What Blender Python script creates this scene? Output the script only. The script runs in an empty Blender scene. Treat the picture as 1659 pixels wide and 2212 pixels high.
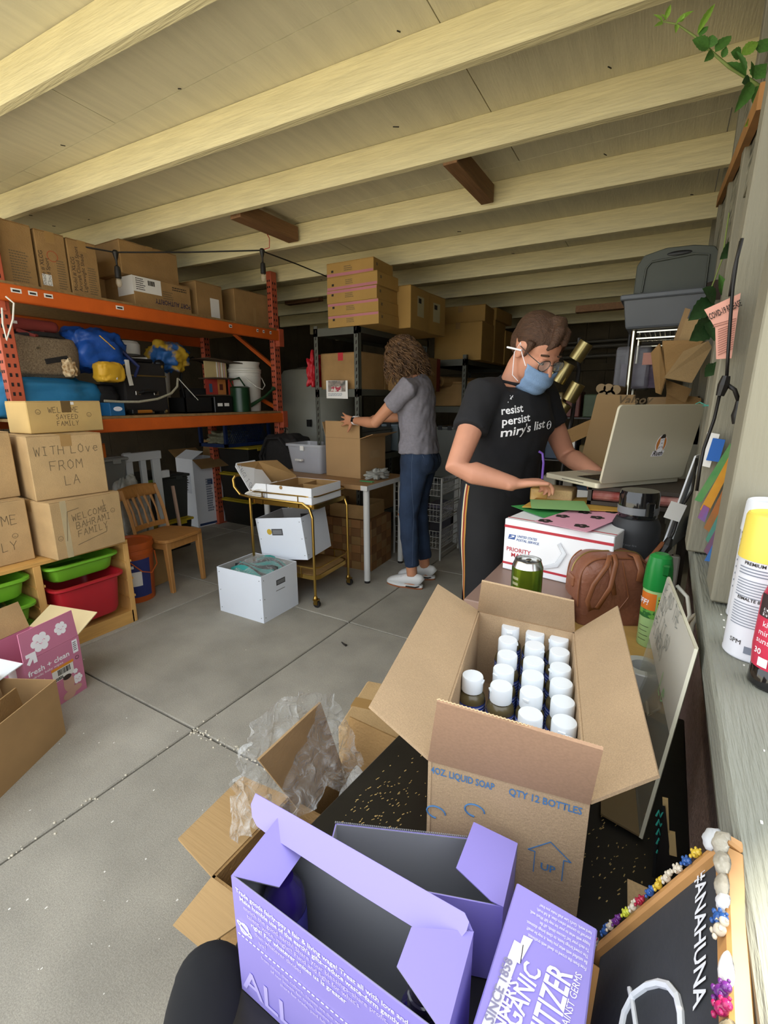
import bpy, bmesh, math, random
from mathutils import Vector, Matrix
random.seed(7)
PI = math.pi
SC = bpy.context.scene
COL = SC.collection
# ---------------------------------------------------------------- camera, sky, sun, exposure
F = 1015.0; CX = 829.5; CY = 1106.0
YAW = math.radians(-30.7); PIT = math.radians(13.47); ROL = math.radians(-.13); H = 1.32
def _basis():
    c, s = math.cos(YAW), math.sin(YAW)
    w = Vector((s*math.cos(PIT), c*math.cos(PIT), -math.sin(PIT)))
    r = Vector((c, -s, 0)); u = r.cross(w)
    cr, sr = math.cos(ROL), math.sin(ROL)
    return r*cr+u*sr, -r*sr+u*cr, w
CR, CU, CW = _basis()
cam_d = bpy.data.cameras.new('camera'); cam = bpy.data.objects.new('camera', cam_d); COL.objects.link(cam)
m = Matrix((CR, CU, -CW)).transposed().to_4x4(); m.translation = (0, 0, H); cam.matrix_world = m
cam_d.sensor_fit = 'VERTICAL'; cam_d.sensor_height = 24; cam_d.lens = 24*F/2212; cam_d.clip_start = .02
SC.camera = cam
world = bpy.data.worlds.new('world'); SC.world = world; world.use_nodes = True
nt = world.node_tree; nt.nodes.clear()
bg = nt.nodes.new('ShaderNodeBackground'); wo = nt.nodes.new('ShaderNodeOutputWorld')
bg.inputs[0].default_value = (.90, .95, 1.0, 1); bg.inputs[1].default_value = 1.5
nt.links.new(bg.outputs[0], wo.inputs[0])
sd = bpy.data.lights.new('sun', 'SUN'); sun = bpy.data.objects.new('sun', sd); COL.objects.link(sun)
sd.energy = 7; sd.angle = math.radians(2); sd.color = (1, .93, .78)
sun.rotation_euler = Vector((-.35, -.62, -1.35)).to_track_quat('-Z', 'Y').to_euler()
SC.view_settings.view_transform = 'Standard'; SC.view_settings.look = 'None'; SC.view_settings.gamma = 1
SC.view_settings.use_curve_mapping = False; SC.view_settings.exposure = .88
SC.cycles.max_bounces = 10; SC.cycles.diffuse_bounces = 6; SC.cycles.transparent_max_bounces = 12
SC.cycles.use_denoising = True

# ---------------------------------------------------------------- helpers
def P(px, py, z=None, x=None, y=None, d=None):
    "where the sight line through a pixel meets a real plane of the place"
    v = CR*((px-CX)/F) + CU*(-(py-CY)/F) + CW
    t = (z-H)/v.z if z is not None else x/v.x if x is not None else y/v.y if y is not None else d
    return Vector((v.x*t, v.y*t, H+v.z*t))

def lin(c):
    if isinstance(c, str):
        c = [int(c[i:i+2], 16)/255 for i in (1, 3, 5)]
    return tuple((x/12.92 if x <= .04045 else ((x+.055)/1.055)**2.4) for x in c)

MATS = {}
def mat(name, col, rough=.6, metal=0, var=.08, vs=6, bump=0, bs=60, col2=None, stretch=None, trans=0, alpha=1, coat=0, ior=1.45, spec=.5, hard=False, speck=0, sps=500):
    if name in MATS: return MATS[name]
    m = bpy.data.materials.new(name); m.use_nodes = True; n = m.node_tree; N = n.nodes; L = n.links
    b = N['Principled BSDF']; c = lin(col)
    b.inputs['Roughness'].default_value = rough; b.inputs['Metallic'].default_value = metal
    b.inputs['Transmission Weight'].default_value = trans; b.inputs['Alpha'].default_value = alpha
    b.inputs['Coat Weight'].default_value = coat; b.inputs['IOR'].default_value = ior
    b.inputs['Specular IOR Level'].default_value = spec
    tc = N.new('ShaderNodeTexCoord'); mp = N.new('ShaderNodeMapping'); L.new(tc.outputs['Object'], mp.inputs[0])
    if stretch: mp.inputs['Scale'].default_value = stretch
    nz = N.new('ShaderNodeTexNoise'); nz.inputs['Scale'].default_value = vs; nz.inputs['Detail'].default_value = 5
    L.new(mp.outputs[0], nz.inputs[0])
    if var > 0 or col2:
        rp = N.new('ShaderNodeValToRGB'); L.new(nz.outputs['Fac'], rp.inputs[0])
        e = rp.color_ramp.elements
        if hard: e[0].position = .47; e[1].position = .53
        else: e[0].position = .3; e[1].position = .7
        c2 = lin(col2) if col2 else tuple(min(1, x*(1+var)) for x in c)
        c1 = c if col2 else tuple(x*(1-var) for x in c)
        e[0].color = (*c1, 1); e[1].color = (*c2, 1); L.new(rp.outputs[0], b.inputs['Base Color'])
        if speck:
            n3 = N.new('ShaderNodeTexNoise'); n3.inputs['Scale'].default_value = sps; n3.inputs['Detail'].default_value = 3; L.new(tc.outputs['Object'], n3.inputs[0])
            r3 = N.new('ShaderNodeMapRange'); r3.inputs[1].default_value = .35; r3.inputs[2].default_value = .65; r3.inputs[3].default_value = 1-speck; r3.inputs[4].default_value = 1+speck*.6; L.new(n3.outputs['Fac'], r3.inputs[0])
            vm = N.new('ShaderNodeVectorMath'); vm.operation = 'SCALE'; L.new(rp.outputs[0], vm.inputs[0]); L.new(r3.outputs[0], vm.inputs['Scale']); L.new(vm.outputs[0], b.inputs['Base Color'])
    else: b.inputs['Base Color'].default_value = (*c, 1)
    if bump:
        n2 = N.new('ShaderNodeTexNoise'); n2.inputs['Scale'].default_value = bs; n2.inputs['Detail'].default_value = 4
        L.new(mp.outputs[0] if stretch else tc.outputs['Object'], n2.inputs[0])
        bp = N.new('ShaderNodeBump'); bp.inputs['Strength'].default_value = bump; bp.inputs['Distance'].default_value = .01
        L.new(n2.outputs['Fac'], bp.inputs['Height']); L.new(bp.outputs[0], b.inputs['Normal'])
    MATS[name] = m
    return m

def flat(name, col, rough=.6, **k): return mat(name, col, rough, var=0, **k)

def tag(o, label=None, cat=None, group=None, kind=None):
    if label: o['label'] = label
    if cat: o['category'] = cat
    if group: o['group'] = group
    if kind: o['kind'] = kind
    return o

def thing(name, label, cat, loc=(0, 0, 0), rz=0, group=None, rot=None):
    o = bpy.data.objects.new(name, None); COL.objects.link(o); o.empty_display_size = .05
    o.location = loc; o.rotation_euler = rot if rot else (0, 0, math.radians(rz))
    return tag(o, label, cat, group)

def struct(name): 
    o = bpy.data.objects.new(name, None); COL.objects.link(o); o['kind'] = 'structure'; return o

class MB:
    "collects shapes into one mesh"
    def __init__(s): s.bm = bmesh.new()
    def quadbox(s, c, t=None):
        v = [s.bm.verts.new(p) for p in c]
        for f in ((0, 3, 2, 1), (4, 5, 6, 7), (0, 1, 5, 4), (1, 2, 6, 5), (2, 3, 7, 6), (3, 0, 4, 7)):
            s.bm.faces.new([v[i] for i in f])
        return s
    def box(s, a, b, M=None):
        (x0, y0, z0), (x1, y1, z1) = a, b
        c = [Vector(p) for p in ((x0, y0, z0), (x1, y0, z0), (x1, y1, z0), (x0, y1, z0), (x0, y0, z1), (x1, y0, z1), (x1, y1, z1), (x0, y1, z1))]
        if M is not None: c = [M @ p for p in c]
        return s.quadbox(c)
    def bar(s, p, q, w, h=None, up=(0, 0, 1)):
        p, q = Vector(p), Vector(q); d = (q-p).normalized(); u = Vector(up)
        if abs(d.dot(u)) > .98: u = Vector((1, 0, 0))
        r = d.cross(u).normalized()*(w/2); u2 = r.cross(d).normalized()*((h or w)/2)
        return s.quadbox([p-r-u2, p+r-u2, q+r-u2, q-r-u2, p-r+u2, p+r+u2, q+r+u2, q-r+u2])
    def prism(s, pts, n, t):
        "flat outline pts given thickness t along n"
        n = Vector(n).normalized()*t; a = [s.bm.verts.new(Vector(p)) for p in pts]; b = [s.bm.verts.new(Vector(p)+n) for p in pts]
        k = len(pts); s.bm.faces.new(a[::-1]); s.bm.faces.new(b)
        for i in range(k): s.bm.faces.new((a[i], a[(i+1) % k], b[(i+1) % k], b[i]))
        return s
    def ring(s, c, r, u, rx, ry, n, sup=1):
        o = []
        for i in range(n):
            a = 2*PI*i/n; ca, sa = math.cos(a), math.sin(a)
            if sup != 1: ca = math.copysign(abs(ca)**sup, ca); sa = math.copysign(abs(sa)**sup, sa)
            o.append(s.bm.verts.new(c + r*(rx*ca) + u*(ry*sa)))
        return o
    def skin(s, rings, cap=True):
        for a, b in zip(rings, rings[1:]):
            k = len(a)
            for i in range(k): s.bm.faces.new((a[i], a[(i+1) % k], b[(i+1) % k], b[i]))
        if cap: s.bm.faces.new(rings[0][::-1]); s.bm.faces.new(rings[-1])
        return s
    def tube(s, pts, r, n=8, side=None, cap=True):
        "pts: points; r: number or list of numbers / (rx, ry) pairs; side: direction of rx"
        pts = [Vector(p) for p in pts]; k = len(pts); rr = r if isinstance(r, (list, tuple)) else [r]*k
        rings = []; prev = Vector(side) if side else None
        for i, p in enumerate(pts):
            d = (pts[min(i+1, k-1)] - pts[max(i-1, 0)]).normalized()
            if prev is None: prev = Vector((0, 0, 1)) if abs(d.z) < .9 else Vector((1, 0, 0))
            x = prev - d*prev.dot(d)
            if x.length < 1e-4: x = d.orthogonal()
            x.normalize(); y = d.cross(x).normalized()
            if side is None: prev = x
            a = rr[i]; rx, ry = a if isinstance(a, (list, tuple)) else (a, a)
            rings.append(s.ring(p, x, y, rx, ry, n))
        return s.skin(rings, cap)
    def cyl(s, p, q, r, r2=None, n=20): return s.tube([p, q], [r, r if r2 is None else r2], n)
    def lathe(s, prof, n=24, M=None, cap=True):
        rings = []
        for (r, z) in prof:
            rg = s.ring(Vector((0, 0, z)), Vector((1, 0, 0)), Vector((0, 1, 0)), r, r, n)
            if M is not None:
                for v in rg: v.co = M @ v.co
            rings.append(rg)
        return s.skin(rings, cap)
    def ell(s, c, rx, ry, rz, M=None, n=16, m2=10):
        rings = []; T = (M or Matrix.Identity(3)); c = Vector(c)
        for j in range(m2):
            t = PI*(j+.5)/m2; rings.append([s.bm.verts.new(c + T @ Vector((rx*math.sin(t)*math.cos(2*PI*i/n), ry*math.sin(t)*math.sin(2*PI*i/n), -rz*math.cos(t)))) for i in range(n)])
        return s.skin(rings)
    def grid(s, fn, nu, nv):
        g = [[s.bm.verts.new(fn(i/nu, j/nv)) for j in range(nv+1)] for i in range(nu+1)]
        for i in range(nu):
            for j in range(nv): s.bm.faces.new((g[i][j], g[i+1][j], g[i+1][j+1], g[i][j+1]))
        return s
    def build(s, name, m, parent=None, smooth=False, bevel=0, label=None, kind=None, solid=0, seg=1, loc=None):
        bmesh.ops.recalc_face_normals(s.bm, faces=s.bm.faces)
        if bevel:
            bmesh.ops.bevel(s.bm, geom=list(s.bm.edges), offset=bevel, segments=seg, profile=.5, affect='EDGES', clamp_overlap=True)
        me = bpy.data.meshes.new(name)
        if loc is not None: bmesh.ops.translate(s.bm, verts=s.bm.verts, vec=-Vector(loc))
        s.bm.to_mesh(me); s.bm.free()
        me.materials.append(m)
        if smooth:
            me.polygons.foreach_set('use_smooth', [True]*len(me.polygons))
            if smooth == 'auto':
                try: me.set_sharp_from_angle(angle=math.radians(35))
                except Exception: pass
        o = bpy.data.objects.new(name, me); COL.objects.link(o)
        if loc is not None: o.location = loc
        if parent: o.parent = parent
        if solid:
            md = o.modifiers.new('solid', 'SOLIDIFY'); md.thickness = solid; md.offset = 0
        if label: o['label'] = label
        if kind: o['kind'] = kind
        return o

def copy_tree(o, parent=None):
    c = o.copy(); COL.objects.link(c); c.parent = parent
    for ch in [x for x in o.children]: copy_tree(ch, c)
    return c

# ---- writing
STROKES = {'A': ['0,0 .5,1 1,0', '.2,.4 .8,.4'], 'B': ['0,0 0,1 .7,.95 .8,.75 .6,.52 0,.5', '.6,.52 .9,.3 .7,.05 0,0'], 'C': ['.9,.85 .5,1 .1,.7 .05,.3 .4,0 .9,.12'], 'D': ['0,0 0,1 .6,.9 .9,.5 .6,.1 0,0'],
 'E': ['.85,1 0,1 0,0 .9,0', '0,.5 .7,.52'], 'F': ['0,0 0,1 .9,1', '0,.52 .7,.52'], 'G': ['.9,.85 .5,1 .1,.7 .05,.3 .4,0 .9,.15 .9,.45 .55,.45'], 'H': ['0,0 0,1', '.85,0 .85,1', '0,.5 .85,.5'], 'I': ['.4,0 .4,1', '.1,1 .7,1', '.1,0 .7,0'],
 'L': ['.05,1 .05,0 .8,0'], 'M': ['0,0 .1,1 .5,.4 .9,1 1,0'], 'N': ['0,0 0,1 .85,0 .85,1'], 'O': ['.5,1 .1,.8 .05,.3 .4,0 .85,.2 .9,.7 .5,1'], 'P': ['0,0 0,1 .7,.95 .8,.7 .6,.48 0,.45'],
 'R': ['0,0 0,1 .7,.95 .8,.72 .5,.5 0,.48', '.4,.48 .9,0'], 'S': ['.85,.9 .4,1 .1,.75 .5,.52 .85,.28 .5,0 .05,.12'], 'T': ['0,1 1,1', '.5,1 .5,0'], 'U': ['0,1 .05,.2 .45,0 .85,.2 .9,1'], 'V': ['0,1 .45,0 .9,1'], 'W': ['0,1 .25,0 .5,.7 .75,0 1,1'],
 'Y': ['0,1 .45,.5', '.9,1 .45,.5 .4,0'], 'e': ['.1,.35 .8,.4 .7,.65 .3,.65 .1,.3 .4,0 .85,.12'], 'v': ['.05,.65 .4,0 .8,.65'], '#': ['.2,0 .35,1', '.6,0 .75,1', '0,.35 .9,.35', '.05,.68 .95,.68'], '&': ['.9,0 .2,.8 .4,1 .6,.8 .1,.3 .4,0 .9,.4'],
 'K': ['0,0 0,1', '.8,1 0,.45 .85,0'], "'": ['.3,1 .3,.8'], 'X': ['0,0 .9,1', '0,1 .9,0'], 'Z': ['0,1 .9,1 0,0 .9,0'], 'J': ['.7,1 .7,.2 .4,0 .1,.2'], 'Q': ['.5,1 .1,.8 .05,.3 .4,0 .85,.2 .9,.7 .5,1', '.6,.3 .95,-.05']}
def hand(text, m, parent, O, r, u, size, w=.0035, name='handwriting', jit=.05, bold=1):
    O, r, u = Vector(O), Vector(r).normalized(), Vector(u).normalized(); n = r.cross(u); mb = MB(); x = 0
    for ch in text:
        for st in STROKES.get(ch, []):
            pts = [tuple(float(a) for a in q.split(',')) for q in st.split()]
            pts = [(a+random.uniform(-jit, jit), b+random.uniform(-jit, jit)) for a, b in pts]
            for (a, b), (c, d) in zip(pts, pts[1:]):
                p = O + r*((x+a*.62)*size) + u*(b*size) + n*.0006; q = O + r*((x+c*.62)*size) + u*(d*size) + n*.0006
                dd = (q-p)
                if dd.length < 1e-5: continue
                sd_ = dd.normalized().cross(n)*(w/2); e = dd.normalized()*(w*.3)
                mb.bm.faces.new([mb.bm.verts.new(z) for z in (p-sd_-e, q-sd_+e, q+sd_+e, p+sd_-e)])
        x += .82 if ch != ' ' else .5
    return mb.build(name, m, parent)

def text(s, m, parent, O, r, u, size, name='lettering', off=0, shear=0, align='LEFT', sx=1, sp=1, lift=.0007, ls=1, fit=None):
    cu = bpy.data.curves.new('t', 'FONT'); cu.body = s; cu.size = size; cu.offset = min(off, size*.018); cu.shear = shear; cu.align_x = align; cu.space_character = sp; cu.space_line = ls; cu.resolution_u = 2
    t = bpy.data.objects.new('t', cu); me = bpy.data.meshes.new_from_object(t); bpy.data.objects.remove(t)
    r, u = Vector(r).normalized(), Vector(u).normalized(); n = r.cross(u)
    if fit: xs = [v.co.x for v in me.vertices]; sx = fit/max(1e-4, max(xs)-min(xs))
    M = Matrix((r*sx, u, n)).transposed().to_4x4(); M.translation = Vector(O)+n*lift
    me.transform(M); me.materials.clear(); me.materials.append(m)
    o = bpy.data.objects.new(name, me); COL.objects.link(o); o.parent = parent; return o

def patch(pts, m, parent, name='label', lift=.0005, n=None, t=None):
    pts = [Vector(p) for p in pts]; nn = (pts[1]-pts[0]).cross(pts[2]-pts[0]).normalized() if n is None else Vector(n)
    mb = MB(); mb.prism([p+nn*.0002 for p in pts], nn, t or lift); return mb.build(name, m, parent)

def face(f, w, d, h):
    "lower-left corner, right, up of a face of a w x d x h box with its origin at a bottom corner"
    return {'front': (Vector((0, 0, 0)), Vector((1, 0, 0)), Vector((0, 0, 1))), 'right': (Vector((w, 0, 0)), Vector((0, 1, 0)), Vector((0, 0, 1))),
            'top': (Vector((0, 0, h)), Vector((1, 0, 0)), Vector((0, 1, 0))), 'left': (Vector((0, d, 0)), Vector((0, -1, 0)), Vector((0, 0, 1))), 'back': (Vector((w, d, 0)), Vector((-1, 0, 0)), Vector((0, 0, 1)))}[f]
def fpt(fr, a, b): return fr[0]+fr[1]*a+fr[2]*b
def frect(fr, a0, b0, a1, b1, m, parent, name='label', lift=.0005):
    return patch([fpt(fr, a0, b0), fpt(fr, a1, b0), fpt(fr, a1, b1), fpt(fr, a0, b1)], m, parent, name, lift)
def fake_lines(fr, a0, b0, a1, b1, n, m, parent, fill=.45, name='small_print', rag=.25):
    mb = MB(); nn = fr[1].cross(fr[2])
    for i in range(n):
        y = b1-(b1-b0)*(i+.5)/n; hh = (b1-b0)/n*fill/2; x = a0; xe = a1-(a1-a0)*random.uniform(0, rag)
        while x < xe:
            l = min((a1-a0)*random.uniform(.06, .16), xe-x)
            p = [fpt(fr, x, y-hh)+nn*.0009, fpt(fr, x+l, y-hh)+nn*.0009, fpt(fr, x+l, y+hh)+nn*.0009, fpt(fr, x, y+hh)+nn*.0009]
            mb.bm.faces.new([mb.bm.verts.new(q) for q in p]); x += l+(a1-a0)*.025
    return mb.build(name, m, parent)

# ---------------------------------------------------------------- materials
card = mat('cardboard', '#b29468', .85, var=.1, vs=9, bump=.15, bs=180, speck=.08, sps=300)
card_d = mat('cardboard_dark', '#9c7a4c', .85, var=.14, vs=7, bump=.3, bs=160)
card_in = mat('cardboard_inside', '#a98a62', .9, var=.08, vs=14, bump=.2, bs=240)
card_g = mat('cardboard_speckled', '#b39877', .9, var=.06, vs=9, bump=.12, bs=300, speck=.14, sps=700)
card_w = mat('white_board', '#e9ebee', .6, var=.02, vs=5)
tape_m = mat('brown_tape', '#a98552', .3, var=.06, alpha=.85)
clear_tape = mat('clear_tape', '#d8c8a0', .15, var=.05, alpha=.45)
ink = flat('marker_ink', '#6e5c42', .8)
ink_k = flat('black_print', '#2b2622', .8)
white_p = flat('white_print', '#f4f2f6', .6)
paper = mat('paper', '#e6e3dc', .8, var=.02)
# ---------------------------------------------------------------- structure
conc = mat('concrete', '#a39e92', .9, var=.13, vs=5, bump=.22, bs=420, speck=.16, sps=230)
conc2 = mat('concrete_b', '#9d988c', .9, var=.15, vs=4, bump=.22, bs=420, speck=.16, sps=230)
dirt = mat('joint_dirt', '#4b463c', .95, var=.3, vs=60, bump=.5, bs=90)
cream = mat('cream_paint', '#d6cba0', .65, var=.10, vs=7, bump=.35, bs=14, stretch=(.6, 9, 9))
cream2 = mat('cream_plywood', '#cbc3a4', .75, var=.07, vs=3, bump=.3, bs=18, stretch=(9, .7, 3))
brownw = mat('bare_brown_wood', '#7c5a3a', .7, var=.15, vs=9, bump=.3, bs=20, stretch=(8, .6, 8))
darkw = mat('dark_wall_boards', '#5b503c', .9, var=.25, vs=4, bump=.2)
olive = mat('olive_paint', '#878270', .75, var=.035, vs=3, bump=.18, bs=24, stretch=(9, 9, 1.2))
sillm = mat('weathered_grey_paint', '#87887c', .75, var=.05, vs=4, bump=.5, bs=22, stretch=(14, 1.0, 6))
stucco = mat('stucco', '#8a736c', .95, var=.22, vs=90, bump=.9, bs=130)
nail = flat('nail_black', '#211d18', .6)

def slab_grid():
    fl = struct('floor')
    MB().box((-5.2, -.6, -.14), (.3, 7.5, -.012)).build('joint_bed', dirt, fl)
    xs = [-5.0, -3.73, -2.63, -1.53, -.43, .25]; ys = [-.6, -.06, 1.04, 2.15, 3.25, 4.35, 5.45, 6.55, 7.4]
    for i in range(len(xs)-1):
        for j in range(len(ys)-1):
            g = .004
            MB().box((xs[i]+g, ys[j]+g, -.1), (xs[i+1]-g, ys[j+1]-g, 0)).build('concrete_slab', conc if (i+j) % 2 else conc2, fl, bevel=.004)
    mb = MB()
    for k in range(90):
        t = random.random(); x = -1.53+random.gauss(0, .012) if k % 2 else -1.53+t*.42; y = t*1.2 if k % 2 else 1.04+random.gauss(0, .014)
        r = random.uniform(.002, .006); mb.ell((x, y, .001), r, r*.8, r*.6, n=6, m2=4)
    mb.build('grit_in_joints', mat('grit', '#cfc7b4', .9, var=.2), fl, kind='stuff')
    return fl
slab_grid()
g = MB().box((-14, -16, -.16), (12, -.62, -.02)).build('ground', mat('outdoor_concrete', '#b9b2a0', .9, var=.05), None); g['kind'] = 'structure'

def zj(y): return H+1.167-.036*y
ceil = struct('ceiling')
K = .05
JY = [.57, 1.18, 1.765, 2.31, 2.93, 3.61, 4.20, 4.80, 5.40, 6.05, 6.68]
for n, yf in enumerate(JY):
    def pt(x, y, z): return Vector((x, y+K*(x+1.5), z))
    z0 = zj(yf); z1 = z0+.135
    c = [pt(-4.75, yf-.042, z0), pt(.28, yf-.042, z0), pt(.28, yf, z0), pt(-4.75, yf, z0), pt(-4.75, yf-.042, z1), pt(.28, yf-.042, z1), pt(.28, yf, z1), pt(-4.75, yf, z1)]
    MB().quadbox(c).build('ceiling_joist', cream, ceil, bevel=.003)
yy = .33
while yy < 7.2:
    y2 = min(yy+1.22, 7.3)
    xx = -4.8-(.9 if int(yy) % 2 else 0)
    while xx < .3:
        x2 = min(xx+2.44, .3); x1 = max(xx, -4.8)
        a = [(x1+.002, yy+.002), (x2-.002, yy+.002), (x2-.002, y2-.002), (x1+.002, y2-.002)]
        c = [Vector((x, y, zj(y)+.1352)) for x, y in a]+[Vector((x, y, zj(y)+.150)) for x, y in a]
        MB().quadbox(c).build('plywood_sheet', cream2, ceil); xx += 2.44
    yy += 1.22
MB().box((-4.9, .33, 2.72), (.4, 7.4, 2.76)).build('roof_deck', darkw, ceil)
mb = MB()
for k in range(46):
    x = random.uniform(-4, 0); y = random.uniform(.7, 4.2); z = zj(y)+.133; a = random.uniform(.5, 1.4); l = random.uniform(.01, .03)
    mb.bar((x, y, z), (x+l*math.cos(a), y+l*math.sin(a), z), .003, .003)
mb.build('nail_points', nail, ceil, kind='stuff')
# brown blocking between joists
def block(pts_px, y0, y1, h=.09, m=brownw):
    (ax, ay), (bx, by) = pts_px
    z = zj(y1)+.01; x0 = P(ax, ay, z=z).x; x1 = P(bx, by, z=z).x
    return MB().box((x0, y0, z), (x1, y1, z+h)).build('wood_block', m, ceil, bevel=.002)
block(((1045, 449), (1071, 443)), 2.33, 2.87)
block(((620, 524), (640, 519)), 2.29, 2.82)
x = P(640, 662, y=4.0).x
MB().box((x-.35, 4.22, zj(4.2)-.0), (x+.12, 4.3, zj(4.2)+.09)).build('wood_block', brownw, ceil)
p = P(1300, 664, y=4.4); MB().box((p.x-.2, 4.4, p.z-.02), (p.x+.2, 4.48, p.z+.03)).build('wood_block', brownw, ceil)

# walls
wl = struct('wall_left')
for k in range(24):
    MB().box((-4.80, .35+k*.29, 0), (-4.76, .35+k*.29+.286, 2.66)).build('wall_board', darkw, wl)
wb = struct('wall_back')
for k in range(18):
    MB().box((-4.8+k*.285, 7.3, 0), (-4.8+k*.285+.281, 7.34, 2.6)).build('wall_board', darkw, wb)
MB().box((-4.9, 7.345, 0), (.4, 7.37, 2.75)).build('light_leak_backing', darkw, wb); MB().box((-4.84, .3, 0), (-4.81, 7.37, 2.75)).build('light_leak_backing', darkw, wl)  # unseen backing added behind the board gaps to stop light leaking in
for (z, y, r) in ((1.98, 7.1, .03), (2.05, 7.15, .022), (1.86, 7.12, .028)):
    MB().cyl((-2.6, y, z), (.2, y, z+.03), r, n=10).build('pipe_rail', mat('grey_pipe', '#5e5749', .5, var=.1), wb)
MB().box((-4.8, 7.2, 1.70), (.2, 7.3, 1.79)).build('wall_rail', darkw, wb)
wr = struct('wall_right')
def lean_post(xb, xt, y0, y1, z0, z1, wd, name, m=olive):
    c = [Vector(q) for q in ((xb, y0, z0), (xb+wd, y0, z0), (xb+wd, y1, z0), (xb, y1, z0), (xt, y0, z1), (xt+wd, y0, z1), (xt+wd, y1, z1), (xt, y1, z1))]
    return MB().quadbox(c).build(name, m, wr, bevel=.003)
lean_post(.098, .115, .92, 1.03, .985, 2.6, .3, 'post')
lean_post(.070, .100, 1.22, 1.32, .985, 2.6, .25, 'post')
for y in (1.9, 2.55, 3.3, 4.1, 4.9, 5.8, 6.6):
    lean_post(.10, .10, y, y+.09, .0, 2.5, .12, 'post')
MB().box((.22, 1.4, 0), (.26, 7.3, 2.6)).build('wall_cladding', mat('greybrown_cladding', '#7a705c', .9, var=.15, vs=5), wr)
MB().box((.26, 1.03, .985), (.30, 1.4, 1.62)).build('wall_cladding', darkw, wr)
MB().box((.125, -.5, 0), (.5, 1.9, .925)).build('stucco_wall', stucco, wr)
mb = MB()
random.seed(3)
for k in range(420):
    y = random.uniform(.1, 1.3); z = .925-abs(random.gauss(0, .05)); r = random.uniform(.003, .007); mb.ell((.124, y, z), r, r, r, n=5, m2=4)
mb.build('stucco_grains', stucco, wr, kind='stuff')
sl = struct('window_1')
MB().box((.085, -.5, .932), (.56, 1.9, .98)).build('window_sill', sillm, sl, bevel=.004)
MB().box((.100, -.5, .86), (.124, 1.9, .931)).build('window_apron', olive, sl, bevel=.002)
mb = MB()
for k in range(34):
    y = random.uniform(.15, .9); x = random.uniform(.1, .2); l = random.uniform(.0008, .0025)
    mb.box((x, y, .9802), (x+l, y+l*1.6, .9812))
mb.build('paint_chips', paper, sl, kind='stuff')
# strip of lath and peeling board high on the right
MB().box((.115, 1.45, 1.9), (.135, 3.4, 2.44)).build('lath_board', mat('streaked_board', '#b9b49c', .8, col2='#3a3c34', vs=5, stretch=(1, 2, 14)), wr)
MB().bar((.10, 1.5, 1.98), (.10, 3.4, 2.36), .02, .05).build('trim_strip', mat('orange_wood', '#a8763f', .6, var=.2), wr)
MB().bar((.09, 1.95, 1.66), (.09, 3.3, 1.9), .02, .06).build('trim_strip', mat('dark_strip', '#33261d', .8, var=.2), wr)
# ---------------------------------------------------------------- cartons
def carton(label, loc, rz, w, d, h, m=card, cat='box', group=None, name='cardboard_box', tape='y', rot=None, tm=None, bev=.004):
    "closed carton, origin at the bottom front-left corner; tape along 'x' or 'y' of its top"
    t = thing(name, label, cat, loc, rz, group, rot)
    MB().box((0, 0, 0), (w, d, h-.004)).build('carton_body', m, t, bevel=bev)
    if tape == 'y':
        for a, b in ((.002, w/2-.0015), (w/2+.0015, w-.002)): MB().box((a, .002, h-.0035), (b, d-.002, h)).build('lid_flap', m, t, bevel=.001)
        MB().box((w/2-.025, -.0008, h-.06), (w/2+.025, d+.0008, h+.0006)).build('tape', tm or tape_m, t)
    elif tape == 'x':
        for a, b in ((.002, d/2-.0015), (d/2+.0015, d-.002)): MB().box((.002, a, h-.0035), (w-.002, b, h)).build('lid_flap', m, t, bevel=.001)
        MB().box((-.0008, d/2-.025, h-.06), (w+.0008, d/2+.025, h+.0006)).build('tape', tm or tape_m, t)
    else:
        MB().box((.001, .001, h-.0035), (w-.001, d-.001, h)).build('lid_flap', m, t)
    return t

def open_carton(label, loc, rz, w, d, h, flaps, m=card, mi=None, cat='box', group=None, name='cardboard_box', t=.004, rot=None, fl=None, bottom=.004):
    "open carton; flaps: {side: (length, angle from upright outward, taper)}"
    mi = mi or m; o = thing(name, label, cat, loc, rz, group, rot)
    MB().box((t, t, 0), (w-t, d-t, bottom)).build('carton_bottom', mi, o)
    MB().box((0, 0, 0), (w, t, h)).build('side_panel', m, o)
    MB().box((0, d-t, 0), (w, d, h)).build('side_panel', m, o)
    MB().box((0, t, 0), (t, d-t, h)).build('side_panel', m, o)
    MB().box((w-t, t, 0), (w, d-t, h)).build('side_panel', m, o)
    fr = {'front': (Vector((0, t/2, h)), Vector((1, 0, 0)), Vector((0, -1, 0)), w), 'back': (Vector((0, d-t/2, h)), Vector((1, 0, 0)), Vector((0, 1, 0)), w),
          'left': (Vector((t/2, 0, h)), Vector((0, 1, 0)), Vector((-1, 0, 0)), d), 'right': (Vector((w-t/2, 0, h)), Vector((0, 1, 0)), Vector((1, 0, 0)), d)}
    for s, v in flaps.items():
        L, ang, tp = v[:3]; O, a, out, ln = fr[s]; g = math.radians(ang)
        u = Vector((0, 0, 1))*math.cos(g)+out*math.sin(g); n = a.cross(u)
        e = .002
        pts = [O+a*e, O+a*(ln-e), O+a*(ln-e-tp)+u*L, O+a*(e+tp)+u*L]
        MB().prism([p-n*t/2+u*.001 for p in pts], n, t).build('flap', v[3] if len(v) > 3 else m, o)
    return o

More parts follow.
